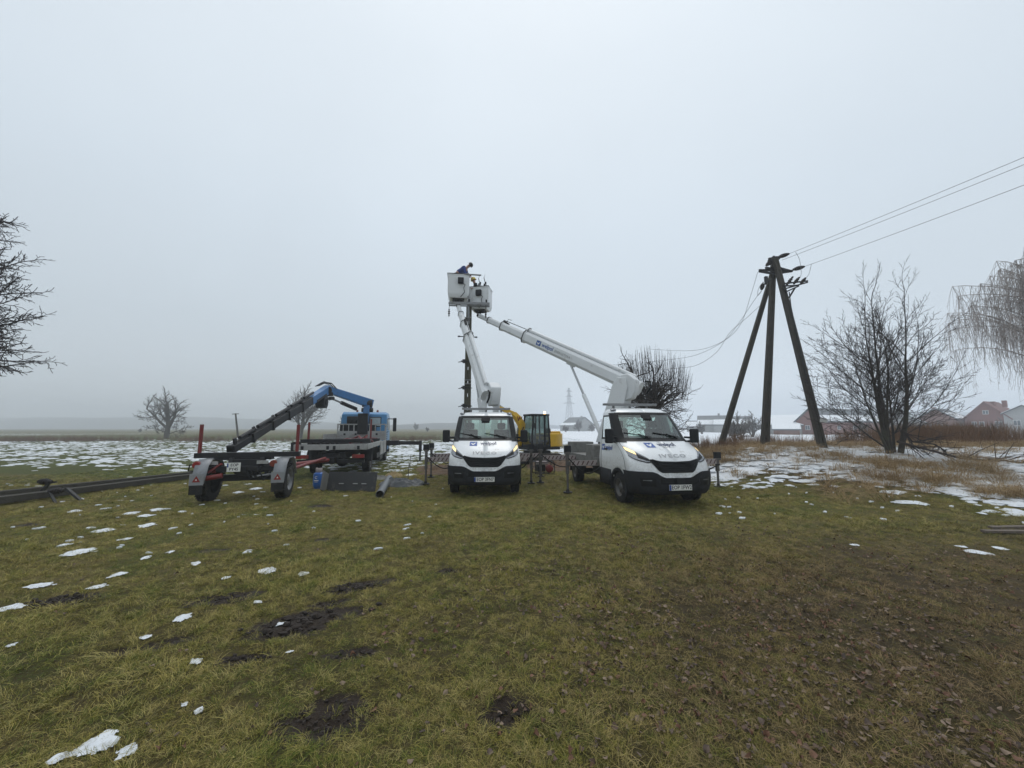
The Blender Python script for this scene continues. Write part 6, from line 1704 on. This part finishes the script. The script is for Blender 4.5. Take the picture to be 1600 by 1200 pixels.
tree('bare_tree', 'round crowned bare tree in the mist behind the crane boom', far(469, 684, 66), [((0, 0, 0), (.02, 0, 1), 5.0, .36), ((0, 0, .6), (-.25, 0, 1), 4.2, .2), ((0, 0, .9), (.3, .1, 1), 4.2, .2)], cfgR, 43, (bark2, twig2))
cfgS = dict(lev=3, seg=[4, 4, 3, 3], wob=[.08, .12, .15, .15], grav=[0, .03, 0, 0], kids=[8, 6, 4], spread=[.8, .65, .6], ratio=[.6, .55, .5], **{'from': [.25, .2, .2]}, rmin=.04, rr=.5)
for i, (px, py, Y, h, lab) in enumerate(((219, 670, 150, 1.6, 'tiny bare bush at the misty far edge of the left field'), (668, 672, 170, 2.2, 'small bare tree in the mist left of the middle van'), (540, 668, 210, 10, 'faint grey tree in the mist behind the crane column'),
                        (905, 676, 150, 5.0, 'misty bare tree in front of the faint gabled house'), (925, 676, 150, 3.4, 'small misty tree at the right of the faint gabled house'), (884, 676, 130, 2.5, 'small misty bush at the foot of the lattice tower'),
                        (1141, 680, 70, 2.6, 'bare tree beside the misty house left of the tripod pole'), (1176, 680, 62, 4.2, 'slender dark tree between the two left legs of the tripod pole'), (1158, 684, 45, 3.4, 'bare twiggy tree left of the middle leg of the tripod pole'), (1148, 686, 40, 2.6, 'low twiggy tree by the left leg of the tripod pole'),
                        (1350, 684, 76, 3.0, 'bare bush at the end of the long brick barn'), (1474, 682, 76, 3.0, 'dark bush in front of the brick gable house'), (1502, 682, 78, 2.6, 'dark bush between the two brick houses'), (1097, 678, 90, 3.0, 'grey bush by the misty house next to the right van'), (1562, 682, 70, 3.4, 'rust coloured bare tree in front of the red house'), (650, 668, 240, 5, 'faint round tree far off in the mist beside the truck'))):
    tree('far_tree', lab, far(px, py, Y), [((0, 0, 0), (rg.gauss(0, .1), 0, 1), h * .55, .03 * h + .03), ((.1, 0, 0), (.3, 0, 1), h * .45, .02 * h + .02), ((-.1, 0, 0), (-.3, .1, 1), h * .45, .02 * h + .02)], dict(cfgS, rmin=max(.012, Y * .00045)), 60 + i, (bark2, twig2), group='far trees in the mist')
# fallen branches by the many stemmed tree
for i, (pts, r_, lab) in enumerate((([(1402, 690), (1440, 700), (1500, 716), (1560, 724), (1640, 726)], .045, 'long fallen branch propped on the stems, running right over the snow'), ([(1410, 672), (1425, 690), (1460, 694), (1478, 705)], .04, 'broken branch hanging from the stems down to the right'),
                         ([(1480, 712), (1520, 728), (1570, 733), (1630, 734)], .035, 'lowest fallen branch lying on the snow at the right'))):
    P_ = [at(p[0], p[1], 13.4 - .25 * k * (i != 1)) for k, p in enumerate(pts)]
    P_ = [Vector((p.x, p.y, max(p.z, hz(p.x, p.y) + .03))) for p in P_]
    m = MB(); m.tube(P_, [r_ * (1 - .7 * k / len(P_)) for k in range(len(P_))], 6, False)
    r2 = random.Random(80 + i)
    for k in range(26):
        j = r2.randrange(len(P_) - 1); q = P_[j].lerp(P_[j + 1], r2.random()); d_ = (P_[j + 1] - P_[j]).normalized()
        e = (d_ + Vector((r2.gauss(0, .5), r2.gauss(0, .5), r2.gauss(.1, .4)))).normalized(); L = r2.uniform(.4, 1.1)
        m.tube([q, q + e * L * .5, q + e * L + Vector((0, 0, -.05))], [.014, .010, .005], 4, False)
        m.tube([q + e * L * .5, q + e * L * .8 + Vector((r2.gauss(0, .2), r2.gauss(0, .2), r2.gauss(0, .15)))], [.008, .004], 3, False)
    tag(m.build('fallen_branch', twig, recalc=False), lab, 'branch', 'fallen branches by the tree')

# ------------------------------------------------------------------ houses beyond the snowy field
brickm = M('red_brick', (.17, .060, .043), .9, var=.25, vs=1.2, bump=.2, bs=8); brick2 = M('brown_brick', (.19, .09, .062), .9, var=.25, vs=1.2)
render_w = M('pale_render', (.33, .33, .32), .85, var=.08, vs=.6); greyr = M('grey_render', (.30, .30, .29), .85, var=.1, vs=.6)
slate = M('dark_sheet_roof', (.085, .095, .10), .6, var=.15, vs=1.0); redroof = M('red_tile_roof', (.17, .065, .05), .8, var=.2, vs=1.5)
roofsnow = M('roof_snow', (.80, .82, .84), .8, var=.04)
pane = M('window_pane', (.10, .12, .14), .15, var=.2); framew = M('window_frame_white', (.62, .62, .60), .6)
def house(label, px, py, Y, w, dp, eave, ridge, rz, wallm, roofm, snow=0.0, wins=(), chim=(), cat='house', over=.35, name='house', door=None, zoff=0.0):
    """gable faces local -y when ridge runs along y"""
    b = at(px, py, Y); root = thing(name, label, cat, (b.x, Y, hz(b.x, Y) + zoff), rz)
    m = MB(); hw = w / 2
    m.prism([(-hw, -.5), (hw, -.5), (hw, eave), (0, ridge), (-hw, eave)], 'y', 0, dp); wl = m.build('wall', wallm, root)
    sl = math.atan2(ridge - eave, hw)
    m = MB()
    for s_ in (1, -1):
        ex_, ez = s_ * (hw + over), eave - over * math.tan(sl)
        vs = []
        for y in (-over, dp + over):
            vs += [(0, y, ridge + .02), (ex_, y, ez + .02), (ex_, y, ez + .22), (0, y, ridge + .24)]
        m.add(vs, [(0, 1, 2, 3), (7, 6, 5, 4), (0, 4, 5, 1), (1, 5, 6, 2), (2, 6, 7, 3)])
    rf = m.build('roof', roofm, root, smooth=False)
    if snow:
        for s_ in (1, -1):
            m = MB(); vs = []
            for y in (-over + .1, dp + over - .1):
                for f, dz in ((1 - snow, .25), (.98, .25), (.98, .33), (1 - snow, .33)):
                    x = (hw + over) * f; z = ridge - (ridge - eave) / hw * x
                    vs.append((s_ * x, y, z + dz))
            m.add(vs, [(0, 1, 2, 3), (7, 6, 5, 4), (0, 4, 5, 1), (1, 5, 6, 2), (2, 6, 7, 3), (3, 7, 4, 0)]); m.build('roof_snow', roofsnow, rf, smooth=False)
    for (face, u, z, ww, hh) in wins:
        c, sx, sy = {'g': ((u, -.03, z), ww, .08), 'l': ((-hw - .03, u, z), .08, ww), 'r': ((hw + .03, u, z), .08, ww)}[face]
        f_ = MB().box(c, (sx, sy, hh)).build('window', framew, root)
        n_ = {'g': Vector((0, -.045, 0)), 'l': Vector((-.045, 0, 0)), 'r': Vector((.045, 0, 0))}[face]
        for k in (-1, 1):
            q = Vector(c) + n_ + (Vector((k * ww * .24, 0, 0)) if face == 'g' else Vector((0, k * ww * .24, 0)))
            MB().box(q, (ww * .40 if face == 'g' else .02, .02 if face == 'g' else ww * .40, hh * .84)).build('pane', pane, f_)
    if door:
        u, ww, hh, dm = door; MB().box((u, -.04, hh / 2), (ww, .1, hh)).build('door', dm, root)
    for (x, y, h) in chim:
        MB().box((x, y, ridge + h / 2 - .6), (.6, .6, h + .6)).build('chimney', wallm if wallm is not render_w else brick2, rf)
    return root
dgreen = M('dark_green_roof', (.05, .075, .07), .6, var=.1)
house('long red brick barn with a dark snow edged roof behind the tripod pole', 1268, 684, 85, 6.2, 19.0, 2.9, 5.5, R(-72), brickm, slate, .45, (('g', -.6, 1.5, 1.0, 1.0), ('r', 4, 1.5, 1.0, .9), ('r', 9, 1.5, 1.0, .9)), (), 'barn', name='barn')
house('low building with a broad snow covered roof left of the brick barn', 1254, 684, 90, 8.0, 7.5, 2.0, 4.2, R(55), greyr, slate, 1.0, (('l', 2.5, 1.2, .9, .8),), (), name='snow_roofed_house')
house('snow covered lean-to at the foot of the broad snowy roof', 1250, 686, 84, 4.0, 4.6, 1.1, 2.1, R(55), brick2, slate, 1.0, (), (), 'shed', name='lean_to_shed')
house('pale hall with a dark green gable roof behind the many stemmed tree', 1402, 683, 86, 6.6, 11, 3.1, 5.7, R(-52), render_w, dgreen, .35, (), (), 'hall', door=(1.2, 2.0, 2.2, slate), name='hall')
house('brown brick house with a small chimney right of the many stemmed tree', 1466, 685, 82, 5.4, 9, 3.4, 5.4, R(-60), brick2, slate, .6, (('g', -1.2, 1.6, 1.1, 1.1), ('g', 1.1, 1.6, .9, 1.1)), ((-.6, 2.5, .8),), name='brick_house')
house('white annex with a garage door beside the brown brick house', 1434, 686, 79, 2.6, 4, 2.4, 3.0, R(-48), render_w, slate, .9, (('g', -.6, 1.5, .7, .9),), (), 'annex', name='house_annex', door=(.55, .9, 1.9, slate))
house('large red brick house with white windows under a red gable at the right', 1546, 688, 78, 6.0, 7, 3.4, 6.6, R(-66), brickm, redroof, 0, (('g', -1.7, 2.2, .7, 1.1), ('g', -.7, 2.2, .7, 1.1), ('g', 1.5, 2.2, 1.0, 1.1), ('r', 3, 2.2, 1.2, 1.1), ('g', 0, 4.6, .8, .8)), ((.6, 2, .5), (1.6, 4, .7)), name='red_house')
house('pale house with a snowy roof at the right edge behind the birch', 1604, 688, 74, 4.6, 8, 4.2, 5.6, R(-50), render_w, slate, 1.0, (('g', -.8, 2.4, .9, 1.1), ('g', .9, 2.4, .9, 1.1)), (), name='pale_house')
house('low grey shed with a snowy roof between the two brick houses', 1505, 684, 90, 4.4, 6, 1.8, 3.2, R(-30), greyr, slate, .9, (), (), 'shed', name='snowy_shed')
house('misty grey house with a chimney nearest the left leg of the tripod pole', 1136, 682, 125, 9, 8, 2.4, 5.2, R(62), greyr, slate, .5, (('l', 3, 1.4, 1.1, 1.0),), ((0, 2, 1.2),), name='far_house')
house('misty long house with a broad grey roof between the tripod legs', 1176, 682, 118, 7, 10, 2.4, 4.8, R(58), render_w, slate, .6, (('l', 4, 1.4, 1.2, 1.0), ('l', 7, 1.4, 1.2, 1.0)), (), name='far_house')
house('faint low house with snow on its roof just right of the right van', 1112, 680, 140, 6, 8, 1.9, 3.8, R(64), greyr, slate, .8, (), (), name='far_house')
house('faint gabled house in the mist between the two vans', 914, 678, 165, 11, 10, 2.4, 5.8, R(30), greyr, slate, .3, (), ((0, 2, 1.0),), name='far_house')
house('faint small house low on the misty hill at the far right', 1527, 668, 190, 9, 9, 5.2, 8.2, R(-40), greyr, slate, .9, (), (), name='far_house')
# lattice transmission tower in the mist
tw = at(890, 676, 300); tw.z = hz(tw.x, 300)
tr_ = thing('transmission_tower', 'tall lattice transmission tower fading in the mist between the vans', 'pylon', tw, R(20))
galv = M('galvanised_lattice', (.16, .17, .175), .6, .4, var=.1)
m = MB(); Ht = at(890, 606, 300).z - tw.z
def hw_(z): f = z / Ht; return 2.6 * (1 - f) ** 1.25 + .45
zs_ = [0, 4.5, 8.5, 12, 15, 17.8, 20.2, 22.4, 24.6, 26.8, 29, 31.2, Ht]
for i in range(len(zs_) - 1):
    a_, b_ = hw_(zs_[i]), hw_(zs_[i + 1])
    for s1, s2 in ((1, 1), (1, -1), (-1, -1), (-1, 1)): m.bar((s1 * a_, s2 * a_, zs_[i]), (s1 * b_, s2 * b_, zs_[i + 1]), .16, .16)
    for (p_, q_) in (((1, 1), (1, -1)), ((1, -1), (-1, -1)), ((-1, -1), (-1, 1)), ((-1, 1), (1, 1))):
        m.bar((p_[0] * a_, p_[1] * a_, zs_[i]), (q_[0] * b_, q_[1] * b_, zs_[i + 1]), .085, .085); m.bar((q_[0] * a_, q_[1] * a_, zs_[i]), (p_[0] * b_, p_[1] * b_, zs_[i + 1]), .085, .085)
m.build('lattice_mast', galv, tr_, smooth=False)
for z, l in ((20.2, 4.8), (25.5, 3.2), (29.5, 2.6)):
    m = MB()
    for s_ in (1, -1):
        for y in (-.5, .5): m.bar((0, y, z), (s_ * l, 0, z), .20, .20); m.bar((0, y, z + 1.3), (s_ * l, 0, z), .18, .18)
    m.build('crossarm', galv, tr_, smooth=False)
# leaning little pole in the left field
lp = far(373, 684, 60); tp2 = at(368, 646, 60)
lpo = thing('leaning_pole', 'thin leaning pole in the left field behind the trailer', 'pole', lp, 0)
MB().tube([Vector((0, 0, -.3)), tp2 - lp], [.16, .11], 8).build('shaft', bark2, lpo); MB().bar(tp2 - lp + Vector((-.5, 0, -.1)), tp2 - lp + Vector((.5, 0, -.05)), .1, .1).build('crossarm', bark2, lpo)
# hills
def hill(px0, px1, Y, h, label):
    a, b = at(px0, 668, Y).x, at(px1, 668, Y).x
    xs = np.linspace(a, b, 120); m = MB(); rows = []
    for k, (f, dy) in enumerate(((0, 0), (.55, 60), (.9, 140), (1, 240), (.8, 380))):
        e = np.sin(np.linspace(0, PI, 120)) ** .5
        rows.append([(x, Y + dy, -1.0 + (h * f * e_ * (.72 + .5 * float(vn(x * .006, k * .2, 5))) + (1.6 * float(vn(x * .12, k, 8)) if k == 3 else 0))) for x, e_ in zip(xs, e)])
    m.grid(rows); o = m.build('hills', hillm, recalc=False); return tag(o, label, kind='structure')
hillm = M('wooded_hill', (.045, .050, .048), .95, var=.3, vs=.03)
hill(-900, 520, 600, 24, 'low wooded hills lost in mist beyond the left field')
hill(480, 1000, 480, 10, 'low line of far woods in the mist behind the vans')
hill(1250, 2600, 330, 26, 'low misty hill behind the houses at the right')
# ------------------------------------------------------------------ the two linemen
skin = M('skin', (.42, .24, .18), .6, var=.08); jack_b = M('blue_work_jacket', (.030, .055, .20), .8, var=.2, vs=9, bump=.3); dark_c = M('dark_work_clothes', (.020, .022, .030), .85, var=.25, bump=.3)
hiviz = M('yellow_vest', (.50, .50, .045), .75, var=.15); rust_c = M('dark_red_shirt', (.10, .025, .022), .85, var=.2); helm_d = M('dark_helmet', (.018, .018, .020), .4, var=.1); helm_y = M('yellow_helmet', (.60, .46, .05), .35, var=.08)
def skinned(name, joints, edges, mat_, parent, root_i=0, sub=2):
    me = bpy.data.meshes.new(name); me.from_pydata([j[0] for j in joints], edges, []); me.materials.append(mat_); me.update()
    o = link(name, me, parent); md = o.modifiers.new('Skin', 'SKIN'); md.use_smooth_shade = True
    for i, j in enumerate(joints):
        r_ = j[1] if isinstance(j[1], tuple) else (j[1], j[1])
        me.skin_vertices[0].data[i].radius = r_; me.skin_vertices[0].data[i].use_root = (i == root_i)
    sb_ = o.modifiers.new('Subdivision', 'SUBSURF'); sb_.levels = sub; sb_.render_levels = sub
    return o
def hand(parent, wrist, d, mat_, curl=.6):
    """palm with four unequal fingers and a thumb from its side"""
    d = Vector(d).normalized(); a, b, _ = basis(d); w = Vector(wrist)
    J = [(w, .024), (w + d * .045, (.034, .020)), (w + d * .085, (.036, .016))]; E = [(0, 1), (1, 2)]
    for k, (off, L) in enumerate(((-.030, .066), (-.010, .076), (.010, .071), (.030, .056))):
        p0 = w + d * .085 + a * off; p1 = p0 + (d - b * curl * .5).normalized() * L * .55; p2 = p1 + (d * .4 - b * curl * 1.4).normalized() * L * .5
        i = len(J); J += [(p0, .0105), (p1, .0095), (p2, .008)]; E += [(2, i), (i, i + 1), (i + 1, i + 2)]
    t0 = w + d * .03 + a * -.032; i = len(J); J += [(t0, .013), (t0 + (d - a).normalized() * .035 - b * .01, .011), (t0 + (d * 1.2 - a * .7).normalized() * .065 - b * .025, .009)]; E += [(1, i), (i, i + 1), (i + 1, i + 2)]
    return skinned('hand', J, E, mat_, parent, 0, 1)
def lineman(label, base, rz, lean, turn, jacket, helmet, arm_l, arm_r, vest=None):
    root = thing('person', label, 'person', base, rz)
    hip = Vector((0, 0, .92)); ld = Vector((math.sin(lean), 0, math.cos(lean)))      # leans towards local +x
    chest = hip + ld * .34; neck = hip + ld * .53; head = neck + (ld * .6 + Vector((.35 * math.sin(lean), 0, .5))).normalized() * .17
    sL = hip + ld * .46 + Vector((0, .19, 0)); sR = hip + ld * .46 + Vector((0, -.19, 0))
    J = [(hip, (.15, .11)), (hip + ld * .18, (.145, .105)), (chest, (.165, .12)), (hip + ld * .47, (.12, .10)), (neck, .06), (head - ld * .03, .075), (head + ld * .06, .085)]
    E = [(0, 1), (1, 2), (2, 3), (3, 4), (4, 5), (5, 6)]
    for s_, sh, (el_, wr) in ((1, sL, arm_l), (-1, sR, arm_r)):
        i = len(J); J += [(sh, .068), (Vector(el_), .050), (Vector(wr), .034)]; E += [(3, i), (i, i + 1), (i + 1, i + 2)]
    for s_ in (1, -1):
        i = len(J); J += [(Vector((0, s_ * .10, .84)), .095), (Vector((.03, s_ * .11, .48)), .066), (Vector((-.02, s_ * .11, .09)), .045), (Vector((.12, s_ * .12, .05)), .042)]; E += [(0, i), (i, i + 1), (i + 1, i + 2), (i + 2, i + 3)]
    body = skinned('body', J, E, skin, root)
    g = 1.22
    Jj = [(p, tuple(v * g for v in r_) if isinstance(r_, tuple) else r_ * g) for p, r_ in J[:4]] + [(neck - ld * .02, .078)]
    Ej = [(0, 1), (1, 2), (2, 3), (3, 4)]
    for k, (i0) in enumerate((7, 10)):
        i = len(Jj); wr = J[i0 + 2][0]; el_ = J[i0 + 1][0]; Jj += [(J[i0][0], .084), (el_, .066), (el_.lerp(wr, .93), .048)]; Ej += [(3, i), (i, i + 1), (i + 1, i + 2)]
    skinned('jacket', Jj, Ej, jacket, root)
    Jt = [(hip + Vector((0, 0, .03)), (.165, .13))]; Et = []
    for i0 in (13, 17):
        i = len(Jt); Jt += [(J[i0][0], .110), (J[i0 + 1][0], .082), (J[i0 + 2][0] + Vector((0, 0, .03)), .062)]; Et += [(0, i), (i, i + 1), (i + 1, i + 2)]
    skinned('trousers', Jt, Et, dark_c, root)
    for i0 in (13, 17):
        q = J[i0 + 2][0]; skinned('boot', [(q + Vector((0, 0, .08)), .06), (q + Vector((.0, 0, -.03)), .058), (q + Vector((.15, 0, -.04)), (.05, .04))], [(0, 1), (1, 2)], blackp, root, 1, 1)
    for i0 in (7, 10):
        wr = J[i0 + 2][0]; hand(root, wr, wr - J[i0 + 1][0], skin)
    m = MB(); up = ld; c = head + ld * .075; a, b, _ = basis(up, (1, 0, 0)); rows = []
    for r_, h in ((.150, -.035), (.128, -.02), (.125, .03), (.105, .085), (.06, .115), (.001, .125)):
        rows.append([c + up * h + (a * math.cos(t) + b * math.sin(t)) * r_ for t in lin(0, 2 * PI, 16)])
    m.grid(rows); m.build('helmet', helmet, root)
    f = Vector((math.cos(lean * .6), 0, -math.sin(lean * .6)))
    fc = MB(); fc.ball(head + f * .082 + ld * .01, .018, 8, 5, sc=(1.3, .8, 1)); fc.build('nose', skin, body)
    for s_ in (1, -1):
        MB().ball(head + f * .072 + Vector((0, s_ * .032, 0)) + ld * .035, .012, 8, 5).build('eye', blackg, body); MB().ball(head + Vector((0, s_ * .082, 0)) + ld * .01, .026, 8, 5, sc=(.8, .4, 1.2)).build('ear', skin, body)
    MB().box(head + f * .074 - ld * .045, (.012, .05, .012)).build('mouth', rust_c, body)
    if vest:
        skinned('vest', [(p, tuple(v * 1.24 for v in r_)) for p, r_ in J[1:4]], [(0, 1), (1, 2)], vest, root)
    return root
q1 = at(714, 451, 17.78); bz = q1.z - .16
L1 = Vector((q1.x - .02, q1.y, bz))
def rel(L, rz, px, py, Y): return tolocal(L, rz, at(px, py, Y))
lineman('person in blue jacket and dark helmet bending from the upper basket to the pole', L1, R(-8), R(64), 0, jack_b, helm_d,
        (rel(L1, R(-8), 730, 430, 17.9), rel(L1, R(-8), 735, 433, 17.7)), (rel(L1, R(-8), 727, 429, 17.5), rel(L1, R(-8), 733, 430, 17.45)))
q2 = at(752, 469, 18.1); L2 = Vector((q2.x - .02, q2.y - .02, q2.z - .44))
L2.z = at(740, 439, 18.1).z - 1.60; L2.x -= .12
lineman('person in a yellow helmet and vest leaning out of the lower basket beside the pole', L2, R(188), R(20), 0, dark_c, helm_y,
        (rel(L2, R(188), 741, 452, 18.0), rel(L2, R(188), 738, 450.5, 17.8)), (rel(L2, R(188), 746, 452, 18.3), rel(L2, R(188), 741, 451, 18.0)), hiviz)
# tools on the rim of the lower basket
for (px, py, h, lab) in ((748.5, 449, .45, 'hot stick clamp standing on the lower basket rim next to the lineman'), (757, 450, .52, 'forked clamp tool standing on the right of the lower basket rim')):
    p = at(px, py, 17.75); m = MB(); m.tube([p, p + Vector((.03, 0, h * .5)), p + Vector((-.03, 0, h))], .018, 6); m.tube([p + Vector((.10, 0, 0)), p + Vector((.05, .05, h * .55))], .02, 6); m.box(p + Vector((0, 0, h * .25)), (.08, .06, .16)); m.box(p + Vector((.06, .03, h * .5)), (.06, .06, .10))
    m.tube([p + Vector((-.03, 0, h)), p + Vector((.03, 0, h + .14))], .008, 5)
    tag(m.build('clamp_tool', blackg), lab, 'tool', 'tools on the basket rim')

# ------------------------------------------------------------------ haze: the winter mist over the fields
me = bpy.data.meshes.new('haze'); bx0, bx1, by0, by1, bz0, bz1 = -950, 950, -80, 960, -4, 46
me.from_pydata([(x, y, z) for x in (bx0, bx1) for y in (by0, by1) for z in (bz0, bz1)], [], [(0, 1, 3, 2), (4, 6, 7, 5), (0, 4, 5, 1), (2, 3, 7, 6), (0, 2, 6, 4), (1, 5, 7, 3)])
hmat = bpy.data.materials.new('mist'); hmat.use_nodes = True; hn = hmat.node_tree; hn.nodes.clear()
ho_ = hn.nodes.new('ShaderNodeOutputMaterial'); pv = hn.nodes.new('ShaderNodeVolumePrincipled')
pv.inputs['Color'].default_value = (.89, .935, .985, 1); pv.inputs['Density'].default_value = .0021; pv.inputs['Anisotropy'].default_value = 0.15
hn.links.new(pv.outputs[0], ho_.inputs['Volume'])
me.materials.append(hmat); me.update()
hobj = link('haze', me); tag(hobj, 'pale winter mist over the fields', kind='stuff')
hobj.display_type = 'WIRE'
